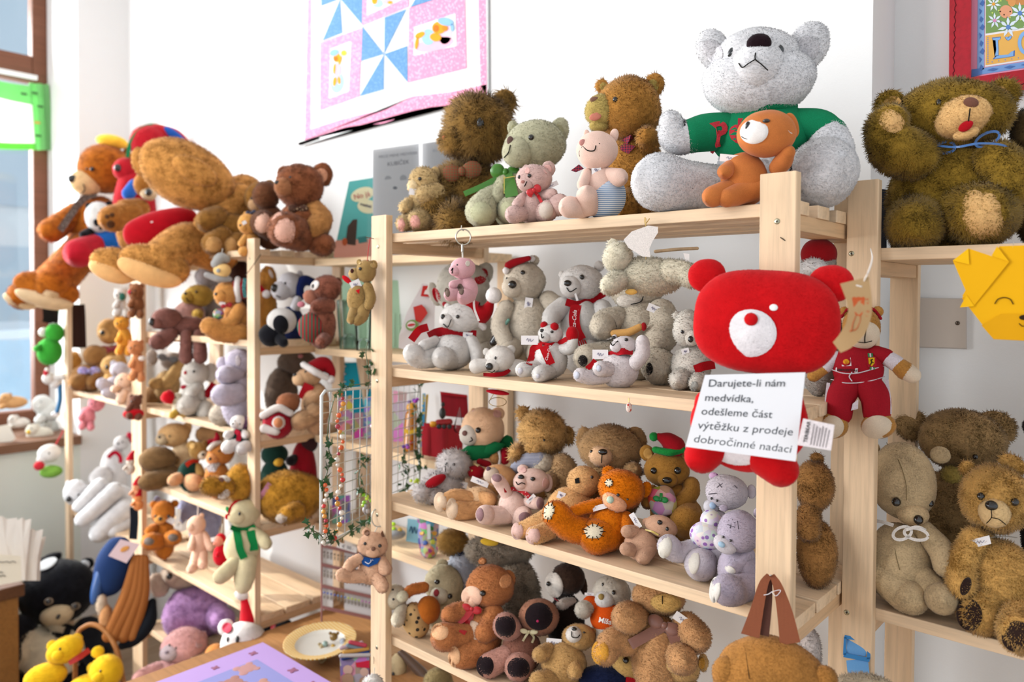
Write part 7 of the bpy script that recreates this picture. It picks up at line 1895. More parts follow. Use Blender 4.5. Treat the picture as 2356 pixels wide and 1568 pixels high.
ct = empty('counter', (-3.1, 0.45, 0), 'wooden shop counter end with paper bags at the lower window corner', 'counter')
a0 = EYE + ray(43, 1350) * 2.55
o = MB().box((-0.7, -1.0, -0.5), (0, 0, 0), mat('#8f6534', 'woodx')).build('body', ct, bevel=0.004)
o.location = tuple(a0 - np.array(ct.location))
o = MB().box((-0.72, -1.02, -0.03), (0.015, 0.015, 0.012), mat('#5a3a24', 'woodx')).build('top', ct, bevel=0.004)
o.location = tuple(a0 - np.array(ct.location))
q = Thing('sign_card', 'cream card with handwriting standing on the counter', 'sign', (20, 1350), D=2.42)
c_ = q.Pl('card', mat('#d9d2c0', 'paper'), [(-60, 1270, 0), (48, 1278, 0), (50, 1336, 2), (-60, 1356, 2)], thick=3)
for y_, xa, xb in ((1292, -40, 36), (1316, -50, 6), (1324, -45, 12)):
    q.Cv('handwriting', mat('#55504a', 'paper'), [(xa + (xb - xa) * u, y_ + 1.5 * math.sin(u * 40), 3) for u in np.linspace(0, 1, 12)], 0.8, parent=c_)
q.done()
for k, (x0, x1, yt, yb, rot) in enumerate(((-20, 40, 1188, 1290, 0), (30, 66, 1192, 1282, 8), (48, 92, 1218, 1284, 16), (56, 100, 1236, 1284, 24))):
    q = Thing('paper_bag', ('tall white paper bag at the back of the counter', 'narrow white paper bag leaning beside the tall one', 'crumpled white paper bag leaning outwards', 'outermost small white paper bag on the counter')[k], 'paper bag', ((x0 + x1) / 2, 1335), D=2.5 + 0.02 * k)
    a = math.radians(rot)
    def rp_(x, y):
        dx, dy = x - x0, y - 1290
        return (x0 + dx * math.cos(a) - dy * math.sin(a) * .5, 1290 + dx * math.sin(a) * -.3 + dy)
    pts = [rp_(x0, yt + 6), rp_(x0 + (x1 - x0) * .4, yt - 2), rp_(x0 + (x1 - x0) * .6, yt + 5), rp_(x1, yt + 2), rp_(x1 - 4, yb), (x1 - 8, 1335), (x0, 1335)]
    q.Pl('bag', mat('#d6d1ca', 'paper'), [(p[0], p[1], 2 * (i % 2)) for i, p in enumerate(pts)], thick=10)
    q.done()

# window display
for lb, x, y, rx, ry, c, k in (('tan plush dog lying in the window display', 30, 925, 34, 14, '#b38a5c', 0), ('white plush lamb lying in the window display', 44, 972, 26, 12, '#dcd8d2', 0), ('grey-white plush bear at the window display corner', 110, 945, 26, 26, '#d3d6d4', 1),
                               ('cream plush duck with yellow beak on the window sill', 92, 1000, 32, 18, '#e0dccf', 2), ('pale grey plush rabbit on the window sill', 118, 985, 18, 20, '#c9cdc9', 1)):
    t = bear('plush_animal', lb, (x, y + ry + 6), c, X=XL_ - 0.22 if k != 2 else XL_ - 0.12, fur=2, kind='plush', head=(x - rx * .5, y - ry * .6, ry * .8 + 3, ry * .75 + 2), body=(x, y, rx, ry), legs=[[(x - rx * .4, y + ry * .5, ry * .4), (x - rx * .8, y + ry * .8, ry * .4)]], ears=[(x - rx * .2, y - ry * 1.1, 5, 6)],
             eyes=[(x - rx * .6, y - ry * .8, 1.5)], snout=(x - rx * .8, y - ry * .4, 6, 5), snc='#d9b23c' if k == 2 else None)
q = Thing('price_card', 'white price card in the window display', 'sign', (10, 1040), X=XL_ - 0.05)
q.Pl('card', mat('#e6e4da', 'paper'), [(-30, 985, 4), (20, 975, 4), (36, 1008, 0), (-10, 1042, 0)], thick=2)
q.done()

# ------------------------------------------------------------------ wall shelves between the racks
def card(name, label, cat, base, pts, m, thick=3, part='card', **kw):
    q = Thing(name, label, cat, base, **kw)
    c = q.Pl(part, m, pts, thick=thick)
    return q, c
def ell(x, y, rx, ry, rot=0, n=16):
    a = math.radians(rot)
    return [(x + rx * math.cos(t) * math.cos(a) - ry * math.sin(t) * math.sin(a), y - rx * math.cos(t) * math.sin(a) - ry * math.sin(t) * math.cos(a)) for t in np.linspace(0, 2 * math.pi, n + 1)[:-1]]
Zf = lambda pts, z: [(p[0], p[1], z) for p in pts]
pap = lambda c: mat(c, 'paper')
C3b = lambda x, y: (760 + x / 4.479, 320 + y / 4.479)
q, c = card('book', 'teal picture book with red title leaning against the wall beside the seated teddy', 'book', (810, 596), [(766, 594, 10), (803, 417, -30), (862, 408, -30), (866, 591, 10)], pap('#5fb3ae'), 9, 'cover', S=C1, Y=1.40)
zb = lambda x, y: float(np.interp(y, [410, 594], [-30, 10])) + 0.6
pl = lambda pts, cc, k=0, part='cover_print': q.Pl(part, pap(cc), [(x, y, zb(x, y) + k) for x, y in pts], thick=0.4, parent=c)
pl([(767, 593), (772, 553), (866, 548), (866, 591)], '#d99a86')
pl(ell(834, 447, 28, 16, 18), '#e3dcb4')
pl(ell(846, 475, 24, 16, -8), '#e3dcb4')
q.Tx('lettering', pap('#b8404a'), 'No já', 815, 459, 17, rot=14, z=lambda x, y: zb(x, y) + 1, parent=c)
q.Tx('lettering', pap('#4a4258'), 'medvíd', 828, 471, 9, rot=-16, z=lambda x, y: zb(x, y) + 1, parent=c, weight=.03)
pl([(795, 555), (800, 520), (812, 505), (822, 504), (820, 540), (818, 564), (800, 562)], '#4a3a32', 0.5)
pl(ell(793, 556, 6, 9), '#b85a34', 0.8)
pl([(822, 546), (842, 543), (846, 556), (826, 560)], '#3f7d7a', 0.5)
q.done()
q = Thing('poster_holder', 'clear acrylic holder with a pale bear drawing and printed name, behind the post', 'poster', (905, 600), S=C1, Y=1.36)
pn = mat('#ffffff', 'pane')
c = q.Pl('sheet', pap('#f2f4f7'), [(858, 344, -4), (964, 330, -4), (964, 600, 0), (858, 600, 0)], thick=0.6)
q.Pl('acrylic', pn, [(845, 342, 4), (968, 326, 4), (968, 600, 6), (845, 600, 6)], thick=1.2)
q.Tx('lettering', pap('#9a9ca4'), 'PROZ MENE MEDVÍDEK', 872, 364, 8.6, rot=6.5, z=-3, parent=c)
q.Tx('lettering', pap('#6b6e78'), 'KUBÍČEK', 891, 382, 12.5, rot=7, z=-3, parent=c, shear=.15)
for k, (x, y, rx, ry, cc) in enumerate(((910, 425, 22, 18, '#cfd2d6'), (906, 470, 40, 38, '#b6bbc6'), (910, 428, 11, 11, '#9da2ac'), (893, 412, 8, 8, '#c3c7cc'), (928, 410, 8, 8, '#c3c7cc'), (880, 470, 14, 26, '#a9afbc'), (932, 470, 12, 26, '#a9afbc'), (909, 432, 5, 3.5, '#7d828c'))):
    q.Pl('drawing', pap(cc), Zf(ell(x, y, rx, ry), -3.2 + .1 * k), thick=0.2, parent=c)
q.done()
q = Thing('poster_holder', 'second clear acrylic holder with white page beside the shaggy dark bear', 'poster', (992, 600), S=C1, Y=1.40)
c = q.Pl('sheet', pap('#e6e7ea'), [(972, 330, -4), (1040, 320, -4), (1040, 600, 0), (972, 600, 0)], thick=0.6)
q.Pl('acrylic', pn, [(968, 322, 4), (1046, 312, 4), (1046, 600, 6), (968, 600, 6)], thick=1.2)
q.Tx('lettering', pap('#b9bcc4'), 'IN N', 996, 350, 9, rot=6, z=-3, parent=c)
q.done()
gl_ = mat('#dcefe2', 'pane')
for lb, x, xb, yt, yb, w, yy in (('tall clear glass tumbler standing by the brown rat', 800, 802, 690, 797, 26, 1.34), ('second clear glass tumbler close to the post', 835, 836, 692, 803, 21, 1.335)):
    q = Thing('drinking_glass', lb, 'glass', (xb, yb), S=C2, Y=yy)
    q.L('bowl', gl_, [(x, yt, 0, w), (x + (xb - x) * .5, (yt + yb) / 2, 0, w - 2), (xb, yb - 5, 0, w - 5)], ends=False, solid=False)
    q.L('foot', mat('#cfe3d8', 'pane'), [(xb, yb - 9, 0, w - 5), (xb, yb - 2, 0, w - 5)], solid=False)
    q.done()
q, c = card('lantern_card', 'pale green house-shaped card lantern behind the post', 'decoration', (866, 802), [(786, 642, 0), (922, 645, 0), (950, 704, 0), (949, 800, 4), (790, 802, 4)], pap('#b5d9bc'), 30, 'shade', S=C2, Y=1.42)
for x in (906, 918, 930, 942):
    q.R('pleat', pap('#c3e3c8'), [(x, 720, 3), (x, 796, 6)], 3, parent=c)
q.done()
q, c = card('leaflet', 'folded white and red leaflet standing at the back of the polar bear shelf', 'leaflet', (955, 822), [(972, 652, 0), (1004, 656, 0), (1000, 720, 4), (1000, 822, 8), (917, 800, 12), (918, 772, 12), (936, 718, 6)], pap('#dcd6d8'), 3, S=Z2, Y=1.20)
q.Pl('print', pap('#c0302c'), Zf([(973, 657), (996, 657), (990, 683), (968, 681)], 7), thick=.3, parent=c)
q.Pl('print', pap('#e6dcda'), Zf([(975, 676), (978, 668), (984, 664), (990, 668), (988, 677)], 8), thick=.3, parent=c)
q.Pl('print', pap('#c23a34'), Zf([(951, 706), (970, 700), (978, 708), (984, 720), (968, 742), (956, 738)], 9), thick=.3, parent=c)
q.Pl('print', pap('#7d9a5c'), Zf(ell(948, 748, 15, 13, 10), 12), thick=.3, parent=c)
q.Pl('print', pap('#e3d6d4'), Zf(ell(946, 747, 10, 8, 10), 13), thick=.3, parent=c)
q.Pl('print', pap('#c23a44'), Zf(ell(946, 747, 9, 3, 10), 14), thick=.3, parent=c)
q.done()
# third wall shelf, seen through the wire grid
q, c = card('notebook', 'bright turquoise spiral notebook standing on the wall shelf', 'notebook', (822, 1010), [(792, 834, 0), (856, 832, 0), (856, 1012, 6), (790, 1010, 6)], pap('#1fa3bf'), 5, S=C3, Y=1.43)
for k in range(9):
    q.E('spiral_ring', mat('#c9ced2', 'metal'), 793, 842 + k * 18, 4, 2.4, z=2, solid=False, lump=0)
q.done()
for lb, nm, pts, c1, sc, yy in (('printed teddy greeting cards on the wall shelf behind the beads', 'greeting_card', [(778, 915), (812, 908), (812, 1006), (778, 1008)], '#c9915c', 55.0, 1.37), ('blue flowered card beside the teddy cards', 'greeting_card', [(838, 915), (858, 912), (858, 1006), (838, 1008)], '#7fa3d0', 70.0, 1.38),
                                ('small red booklet on the wall shelf', 'booklet', [(815, 950), (836, 948), (836, 1008), (815, 1010)], '#c24048', 20.0, 1.36), ('lilac-pink spiral card behind the post on the wall shelf', 'greeting_card', [(905, 898), (936, 902), (930, 1030), (905, 1030)], '#dcb3d2', 15.0, 1.42)):
    x = sum(p[0] for p in pts) / 4
    q, c = card(nm, lb, 'card', (x, 1012), [(p[0], p[1], 0) for p in pts], mat(c1, 'motley', None, sc), 3, S=C3, Y=yy)
    q.done()
q = Thing('honey_jar', 'honey-coloured glass jar with yellow ribbon beside the red wooden box', 'jar', (944, 1040), S=C3, Y=1.35)
q.L('jar', mat('#b8741c', 'gloss'), [(946, 955, 0, 14), (945, 985, 0, 16), (943, 1025, 0, 17)])
q.E('lid', mat('#d99a2c', 'plastic'), 948, 937, 14, 12, z=0)
q.R('ribbon', mat('#e0b41c', 'satin'), [(929, 990, 17), (944, 994, 19), (960, 988, 17)], 9)
q.E('charm', mat('#b8261c', 'gloss'), 945, 1018, 5, z=17)
q.done()
q, c = card('booklet', 'thin blue and yellow booklet standing behind the red box', 'booklet', (978, 1040), [(972, 905, 0), (979, 904, 0), (976, 1030, 4), (968, 1030, 4)], mat('#3f9ac9', 'spots', '#d9c03c', 90.0), 3, S=C3, Y=1.42)
q.Pl('back_cover', pap('#d9b42c'), [(980, 908, -2), (986, 906, -4), (976, 1030, 2), (976, 1000, 0)], thick=2)
q.done()
q = Thing('toy_box', 'open red wooden box with a toy train and black figure inside', 'box', (1022, 1054), S=C3, Y=1.345)
rw = mat('#b01c2c', 'woody')
q.Pl('front_panel', rw, [(969, 979, 0), (1024, 989, 6), (1024, 1055, 6), (971, 1046, 0)], thick=4)
q.Pl('side_panel', rw, [(1024, 989, 6), (1064, 980, -30), (1062, 1040, -30), (1024, 1055, 6)], thick=4)
q.Pl('back_panel', rw, [(975, 972, -40), (1066, 978, -40), (1064, 1038, -40), (975, 1040, -40)], thick=3)
q.Pl('lid', mat('#8f0f20', 'woody'), [(1013, 902, -42), (1075, 910, -44), (1078, 962, -40), (1017, 956, -38)], thick=5)
q.Pl('lid_rim', rw, [(1012, 900, -36), (1075, 908, -40), (1076, 914, -36), (1014, 907, -32)], thick=12)
q.Pl('trim_strip', mat('#9a1424', 'woody'), [(984, 983, 3), (989, 984, 3), (990, 1050, 4), (985, 1049, 4)], thick=2)
q.Pl('trim_strip', mat('#9a1424', 'woody'), [(1018, 988, 7), (1023, 989, 7), (1023, 1055, 8), (1018, 1054, 8)], thick=2)
q.done()
q = Thing('toy_train', 'red and black toy locomotive with a dark figure standing in the red box', 'toy', (1022, 1000), S=C3, Y=1.36)
q.L('engine', mat('#9c1a22', 'plastic'), [(1008, 972, 0, 8), (1034, 970, 0, 8)])
for x in (1010, 1022, 1034):
    q.E('wheel', mat('#1a2424', 'plastic'), x, 981, 6, z=7, rz=2)
q.E('figure', mat('#1f2422', 'plastic'), 1018, 950, 8, 14, z=4)
q.E('figure_head', mat('#1f2422', 'plastic'), 1019, 930, 5, 6, z=4)
q.E('wagon', mat('#d9961c', 'plastic'), 997, 975, 8, 7, z=2, sq=.6)
q.done()
q = Thing('glass_tree', 'small clear cone-shaped ornament in the red box', 'ornament', (1056, 1000), S=C3, Y=1.37)
q.L('cone', mat('#cfc9c9', 'pane'), [(1058, 936, 0, 1), (1056, 962, 0, 7), (1055, 984, 0, 12)])
q.done()
# fourth wall shelf
q = Thing('plastic_tub', 'clear plastic tub with blue printed card on the wall shelf behind the grid', 'tub', (785, 1208), S=C4, Y=1.36)
q.Pl('insert', mat('#2f4f96', 'motley', None, 40.0), [(764, 1140, 2), (806, 1138, 2), (806, 1202, 4), (764, 1204, 4)], thick=2)
q.Pl('tub', pn, [(758, 1126, 10), (820, 1122, 10), (818, 1206, 12), (760, 1208, 12)], thick=24)
q.done()
q = Thing('candy_bowl', 'grey bowl of yellow and green wrapped sweets behind the post', 'bowl', (912, 1242), S=C4, Y=1.345)
q.E('bowl', mat('#8f9296', 'plastic'), 908, 1228, 26, 13, z=0, rz=24)
for x, y, c in ((906, 1216, '#a8d01c'), (916, 1222, '#d9b43c'), (908, 1224, '#e0cf8a'), (920, 1218, '#c9a82c'), (905, 1205, '#b3e01c')):
    q.E('sweet', mat(c, 'gloss'), x, y, 6, 5, z=14)
q.done()
q, c = card('greeting_card', 'light blue card with dark handwriting on the lower wall shelf', 'card', (950, 1252), [(938, 1192, 0), (966, 1196, 0), (966, 1250, 4), (934, 1244, 4)], pap('#8fc3d6'), 2, S=C4, Y=1.38)
q.Cv('handwriting', pap('#2f5a7d'), [(942, 1222, 3), (946, 1210, 3), (949, 1226, 3), (953, 1212, 3), (957, 1226, 3), (961, 1216, 3)], 1, parent=c)
q.done()
q = Thing('tin', 'round dark blue and red tin with printed flowers on the lower wall shelf', 'tin', (987, 1276), S=C4, Y=1.34)
q.L('wall', mat('#1c2a6b', 'motley', None, 60.0), [(985, 1190, 0, 26), (986, 1250, 0, 24)], ends=False)
q.L('wall', mat('#b01c24', 'motley', None, 80.0), [(986, 1236, 0, 24.5), (987, 1262, 0, 22)])
for x, y, c in ((970, 1225, '#d9a32c'), (1000, 1226, '#d9a32c'), (978, 1248, '#2c4f9c'), (996, 1246, '#c9d04c'), (992, 1216, '#1f7a34')):
    q.Dk('printed_flower', mat(c, 'plastic'), x, y, 6, 6, wob=.2, lift=1.5)
q.R('printed_band', mat('#d6dde0', 'plastic'), [(986, 1205), (987, 1240)], 8)
q.done()

# ------------------------------------------------------------------ wire grid with ivy, beads and jewellery
GA, GB, GC, GD = [EYE + ray(x, y) * d for x, y, d in ((740, 899, 1.50), (966, 882, 1.95), (964, 1143, 1.95), (738, 1256, 1.50))]
def gpt(u, v, off=0.0):
    return (GA * (1 - u) + GB * u) * (1 - v) + (GD * (1 - u) + GC * u) * v + gn * off
gn = np.cross(GB - GA, GD - GA)
gn /= np.linalg.norm(gn)
if gn @ (EYE - GA) < 0:
    gn = -gn
def tube(mb, P, r, m, nu=6):
    P = np.asarray(P, float)
    d = np.gradient(P, axis=0)
    V, T = [], []
    for p, t in zip(P, d):
        t = t / max(np.linalg.norm(t), 1e-9)
        a = np.cross(t, (0.31, 0.2, 0.93))
        a /= max(np.linalg.norm(a), 1e-9)
        b = np.cross(t, a)
        V += [p + (a * math.cos(k) + b * math.sin(k)) * r for k in np.linspace(0, 2 * math.pi, nu + 1)[:-1]]
    for j in range(len(P) - 1):
        for i in range(nu):
            a, b = j * nu + i, j * nu + (i + 1) % nu
            T += [(a, b, b + nu), (a, b + nu, a + nu)]
    mb.add(V, T, m)
wm = mat('#c6c8c4', 'metal')
g = empty('wire_grid', GA, 'white wire display grid hung on the side of the middle rack', 'display grid')
go = np.array(g.location)
fr = MB()
rr = [gpt(*p) for p in ((.03, 0), (.97, 0), (1, .03), (1, .97), (.97, 1), (.03, 1), (0, .97), (0, .03), (.03, 0))]
tube(fr, [p - go for p in rr], 0.0034, mat('#d0d2ce', 'plastic'), 8)
fr.build('frame', g, smooth=True)
ms_ = MB()
for k in range(1, 15):
    u = k / 15
    tube(ms_, [gpt(u, 0) - go, gpt(u, .5) - go, gpt(u, 1) - go], 0.0010, wm)
for k in range(1, 14):
    v = k / 14
    tube(ms_, [gpt(0, v, .001) - go, gpt(.5, v, .001) - go, gpt(1, v, .001) - go], 0.0010, wm)
ms_.build('wire_mesh', g, smooth=True)
ivy = empty('ivy_garland', gpt(.02, 0, .01), 'artificial green ivy garland wound around the wire grid', 'garland')
io = np.array(ivy.location)
vine = [gpt(*p, .008) for p in ((.5, -.02), (.3, -.03), (.12, .0), (.05, .12), (.02, .3), (.04, .45), (.0, .6), (.03, .75), (.02, .92), (.1, 1.0), (.25, .98), (.4, .96), (.5, .9), (.62, .99))]
vine2 = [gpt(*p, .008) for p in ((.95, .0), (.93, .2), (.97, .35), (.94, .55), (.98, .7), (.96, .9))]
vine3 = [gpt(*p, .008) for p in ((.80, .55), (.75, .65), (.82, .72), (.78, .86), (.70, .92))]
vine4 = [gpt(*p, .008) for p in ((.50, .52), (.32, .55), (.30, .7), (.40, .8), (.45, .95))]
vine5 = [gpt(*p, .012) for p in ((.0, .97), (-.05, .9), (-.12, .84), (-.14, .80))]
vine6 = [atY(x, y, .99) for x, y in ((846, 786), (842, 810), (846, 840), (848, 872))]
vm = MB()
lm = MB()
gm1, gm2 = mat('#23502a', 'plastic'), mat('#33663a', 'plastic')
for vv, dn in ((vine, 62), (vine2, 34), (vine3, 18), (vine4, 22), (vine5, 9), (vine6, 9)):
    P = catmull([p - io for p in vv], 8)
    tube(vm, P, 0.0011, mat('#4a5a34', 'plastic'), 5)
    for k in range(dn):
        c = P[int(rng.integers(0, len(P)))] + rng.normal(0, .005, 3)
        sz = rng.uniform(.007, .0125)
        n_ = gn * .8 + rng.normal(0, .45, 3)
        n_ /= np.linalg.norm(n_)
        a = np.cross(n_, rng.normal(0, 1, 3))
        a /= np.linalg.norm(a)
        b = np.cross(n_, a)
        sh = ((0, -.2), (.45, -.55), (.5, -.05), (1.0, .1), (.45, .4), (0, 1.15), (-.45, .4), (-1.0, .1), (-.5, -.05), (-.45, -.55))
        V = [c + n_ * sz * .15] + [c + (a * p[0] + b * p[1]) * sz - n_ * sz * .12 * abs(p[0]) for p in sh]
        lm.add(V, [(0, 1 + i, 1 + (i + 1) % 10) for i in range(10)], gm1 if k % 3 else gm2)
vm.build('vine', ivy, smooth=True)
o = lm.build('ivy_leaves', ivy)
bd_ = empty('bead_necklace', gpt(.1, .02, .01), 'long string of orange, red and yellow flower beads hanging on the grid', 'necklace')
bo = np.array(bd_.location)
V, T = ico(10, 7)
bc = ['#d9581c', '#d9982c', '#e6ddd0', '#a81c34', '#c8201c', '#e05a14', '#e0942c', '#e8dfd2']
cordp = [gpt(.05, .02, .01)]
for k in range(27):
    v = .02 + .95 * k / 26
    u = .11 + .025 * math.sin(k * .9) - .10 * max(0, v - .8)
    p = gpt(u, v, .012)
    cordp.append(p)
    m = mat(bc[(k * 3 + k // 4) % 8], 'gloss')
    W = V * (1 + .22 * np.sin(5 * np.arctan2(V[:, 2], V[:, 0])))[:, None]
    MB().add(W * (.0056 if k % 2 == 0 else .004) + p - bo, T, m).build('bead', bd_, smooth=True)
mb = MB()
tube(mb, [p - bo for p in cordp], 0.0006, mat('#c9b48a', 'metal'), 5)
mb.build('string', bd_, smooth=True)
bd2 = empty('bead_necklace', gpt(.0, .62, .01), 'shorter string of orange beads by the lower frame corner of the grid', 'necklace')
bo = np.array(bd2.location)
for k in range(12):
    p = gpt(-.01 + .012 * math.sin(k), .60 + .033 * k, .012)
    MB().add(V * .0045 + p - bo, T, mat(bc[(k * 5) % 8], 'gloss')).build('bead', bd2, smooth=True)
mb = MB()
tube(mb, [gpt(-.005, .60 + .033 * k, .012) - bo for k in range(12)], 0.0006, mat('#c9b48a', 'metal'), 5)
mb.build('string', bd2, smooth=True)
for lb, u, v, c1, c2, n_ in (('pair of pink and clear crystal cluster earrings on the wire grid', .43, .28, '#e0709a', '#efe3e6', 12), ('blue crystal drop earrings on the wire grid', .50, .50, '#6b9fd6', '#a9c6e6', 6), ('grey heart pendant earrings in the middle of the grid', .54, .60, '#7d746c', '#6b625c', 4),
                             ('bright green bead earrings low on the wire grid', .36, .80, '#8fd01c', '#c3e63c', 7), ('large faceted clear drop earrings low on the grid', .36, .89, '#b8b4b4', '#8f8b8c', 5), ('pale pink ring earrings beside the post on the grid', .55, .76, '#e09aa0', '#f0c9cc', 6),
                             ('purple crystal cluster earrings at the far end of the grid', .89, .13, '#7a2cb0', '#b03cc0', 8), ('violet crystal earrings just past the post on the grid', .80, .52, '#6b2ca8', '#a83cb8', 6), ('lime green bead earrings at the far lower end of the grid', .91, .83, '#b3d924', '#d6ea5c', 7)):
    e = empty('earrings', gpt(u, v, .01), lb, 'earrings', 'earrings hung on the wire grid')
    eo = np.array(e.location)
    for k in range(n_):
        p = rng.normal(0, .005, 3) * (1, 1, 1.2)
        MB().add(V * (.0045, .0045, .007 if 'drop' in lb else .0045) + p, T, mat(c1 if k % 2 else c2, 'gloss')).build('crystal', e, smooth=True)
    mb = MB()
    tube(mb, [(0, 0, .004), (0, 0, .014), (.002, 0, .018)], .0006, wm, 5)
    mb.build('hook', e, smooth=True)

# ------------------------------------------------------------------ low table: earring stand, plate, panda, tin, gift box
q = Thing('earring_stand', 'brown framed stand with rows of small earrings on the low table', 'jewellery stand', (795, 1457), S=TB, Y=1.28)
fm = mat('#8f5a54', 'plastic')
q.L('upright', fm, [(740, 1250, 0, 2.2), (740, 1456, 0, 2.2)], solid=False)
q.L('upright', fm, [(862, 1262, 0, 2.2), (862, 1470, 0, 2.2)], solid=False)
for y in (1254, 1298, 1347, 1396):
    q.R('crossbar', fm, [(740, y, 2), (862, y + 27, 2)], 8, thick=4)
q.Pl('back_card', mat('#e3dcd6', 'paper'), [(742, 1256, -6), (766, 1260, -6), (766, 1400, -6), (742, 1396, -6)], thick=1)
q.Pl('back_card', mat('#d6d0ce', 'paper'), [(792, 1266, -6), (860, 1280, -6), (860, 1420, -6), (792, 1406, -6)], thick=1)
q.Pl('price_card', mat('#eeeae6', 'paper'), [(778, 1246, 8), (822, 1258, 8), (820, 1272, 8), (774, 1258, 8)], thick=1)
q.Tx('lettering', mat('#4a464c', 'paper'), '€ 50.-', 786, 1259, 11, rot=-14, z=9.2)
q.done()
rows = [('top', 1254, ['#6b5a50', '#8a7466', '#7a3a34']), ('second', 1298, ['#8f8a80', '#c98a3c', '#b8264c']), ('third', 1347, ['#2c4fb0', '#4f86c0', '#b3c23c', '#b86aa8'])]
for rn, y0, cs_ in rows:
    protoe = None
    for k in range(14):
        x = 746 + k * 8
        y = y0 + (x - 740) * .222 + 14
        P = q.P + q.fr.T @ q.loc(x, y, 6)
        s_ = q.s
        e = empty('earring', P, 'small drop earring hooked on the %s bar of the earring stand' % rn, 'earring', 'earrings on the %s bar of the stand' % rn)
        cc = cs_[min(len(cs_) - 1, k * len(cs_) // 14)]
        if protoe is None:
            mb = MB()
            tube(mb, [(0, 0, 10 * s_), (0, 0, 2 * s_), (0.5 * s_, 0, -2 * s_)], .5 * s_, wm, 5)
            protoe = (mb.build('hook', e, smooth=True), MB().add(V * (2.6 * s_, 2.6 * s_, 2.6 * s_), T, mat(cc, 'gloss')).build('bead', e, smooth=True), MB().add(V * (1.6 * s_, 1.6 * s_, 6 * s_) + (0, 0, -9 * s_), T, mat('#8f877a', 'metal')).build('drop', e, smooth=True))
        else:
            for p0 in protoe:
                c = p0.copy()
                if p0.name.startswith('bead'):
                    c.data = p0.data.copy()
                    c.data.materials[0] = mat(cc, 'gloss')
                c.parent = e
                COL.objects.link(c)
pc_ = EYE + ray(737, 1496) * 2.02
pl_ = empty('plate', (pc_[0], pc_[1], TB + .03), 'white plate with a yellow gingham rim propped on the low table', 'plate')
pl_.rotation_euler = (math.radians(4), math.radians(2), 0)
def lathe(prof, n=48):
    Vv = [(r * math.cos(a), r * math.sin(a), z) for r, z in prof for a in np.linspace(0, 2 * math.pi, n + 1)[:-1]]
    Tt = []
    for j in range(len(prof) - 1):
        for i in range(n):
            a, b = j * n + i, j * n + (i + 1) % n
            Tt += [(a, b + n, b), (a, a + n, b + n)]
    return Vv, Tt
MB().add(*lathe([(.0, .002), (.055, .002), (.062, .006), (.066, .009)]), mat('#e6e3da', 'plastic')).build('well', pl_, smooth=True)
MB().add(*lathe([(.066, .009), (.094, .016), (.096, .016), (.096, .013), (.06, -.002), (0, -.004)]), mat('#d99a1c', 'check', '#efe0b0', 42.0)).build('rim', pl_, smooth=True)
bear('figurine', 'tiny painted bear figurine sitting on the gingham plate', (741, 1520), '#a8946a', D=2.0, fur=0, kind='plastic', head=(742, 1488, 9, 9), body=(743, 1505, 12, 14), ears=[(735, 1481, 4, 4), (749, 1481, 4, 4)], snout=(739, 1491, 4, 4), eyes=[(740, 1486, 1), (745, 1486, 1)], arms=[[(735, 1500, 4), (730, 1510, 4)], [(752, 1500, 4), (757, 1510, 4)]],
     legs=[[(738, 1514, 5), (722, 1513, 6)], [(746, 1516, 5), (740, 1522, 6)]], legz=[[6, 12], [6, 14]], bodyc='#7d8f8a')
q = Thing('trinket', 'golden bear-shaped trinkets heaped at the far rim of the plate', 'ornament', (772, 1484), D=2.02)
for x, y, r, c in ((768, 1464, 10, '#7d5f1c'), (760, 1456, 4, '#7d5f1c'), (777, 1456, 4, '#7d5f1c'), (766, 1486, 6, '#c9a24c'), (748, 1480, 7, '#8fa8a0'), (788, 1474, 7, '#b0b8c8')):
    q.E('charm', mat(c, 'gloss'), x, y, r, z=6)
q.done()
t = bear('plush_panda', 'small panda with a red tie sitting against the wall on the low table', (645, 1506), '#d9d3ca', S=TB, Y=1.34, fur=3, head=(648, 1403, 26, 31), body=(652, 1465, 30, 40), ears=[(662, 1384, 7, 10), (636, 1380, 5, 5)], snout=(628, 1418, 12, 11), nose=(621, 1416, 4, 3.5), arms=[[(660, 1440, 15), (645, 1448, 16)], [(630, 1436, 12), (615, 1446, 13)]], limbc='#15161c',
         legs=[[(668, 1462, 16), (650, 1485, 12), (643, 1492, 10)], [(680, 1470, 14), (665, 1492, 11)]], legz=[[20, 36, 40], [14, 34]], pads=[(643, 1492, 9, 9)], padc='#cfc3b4', fin=False)
for p_ in t.parts:
    if p_.name == 'ear':
        p_.m = mat('#15161c', 'plush')
t.Dk('eye_patch', mat('#15161c', 'plush'), 636, 1409, 7, 9, -20, parent=t.head)
t.R('tie', mat('#c01c34', 'spots', '#e6b0b8', 220.0), [(629, 1434), (627, 1446), (624, 1460)], 10, lift=5)
t.done()
bear('teddy_bear', 'tan bear seen from behind between panda and plate', (698, 1500), '#9c7f50', S=TB, Y=1.33, fur=4, head=(697, 1455, 27, 26), body=(700, 1490, 34, 24), ears=[(695, 1436, 10, 10)])
q, c = card('box', 'small turquoise box under the panda', 'box', (628, 1512), [(608, 1480, 0), (640, 1486, 4), (646, 1512, 4), (612, 1510, 0)], pap('#2fa8c9'), 14, 'carton', S=TB, Y=1.25)
q.done()
q = Thing('tin', 'square tin printed with teddy bears, filled with rolled paper ribbons', 'tin', (818, 1590), S=TB, Y=1.12)
q.Pl('body', mat('#a88a9c', 'motley', None, 45.0), [(782, 1510, 0), (850, 1508, 0), (850, 1592, 4), (784, 1594, 4)], thick=60)
for x, y, r in ((800, 1540, 11), (838, 1545, 10), (800, 1562, 14), (838, 1568, 12)):
    q.Pl('printed_bear', pap('#c9a79a' if y < 1550 else '#b39078'), Zf(ell(x, y, r, r), 5), thick=.5)
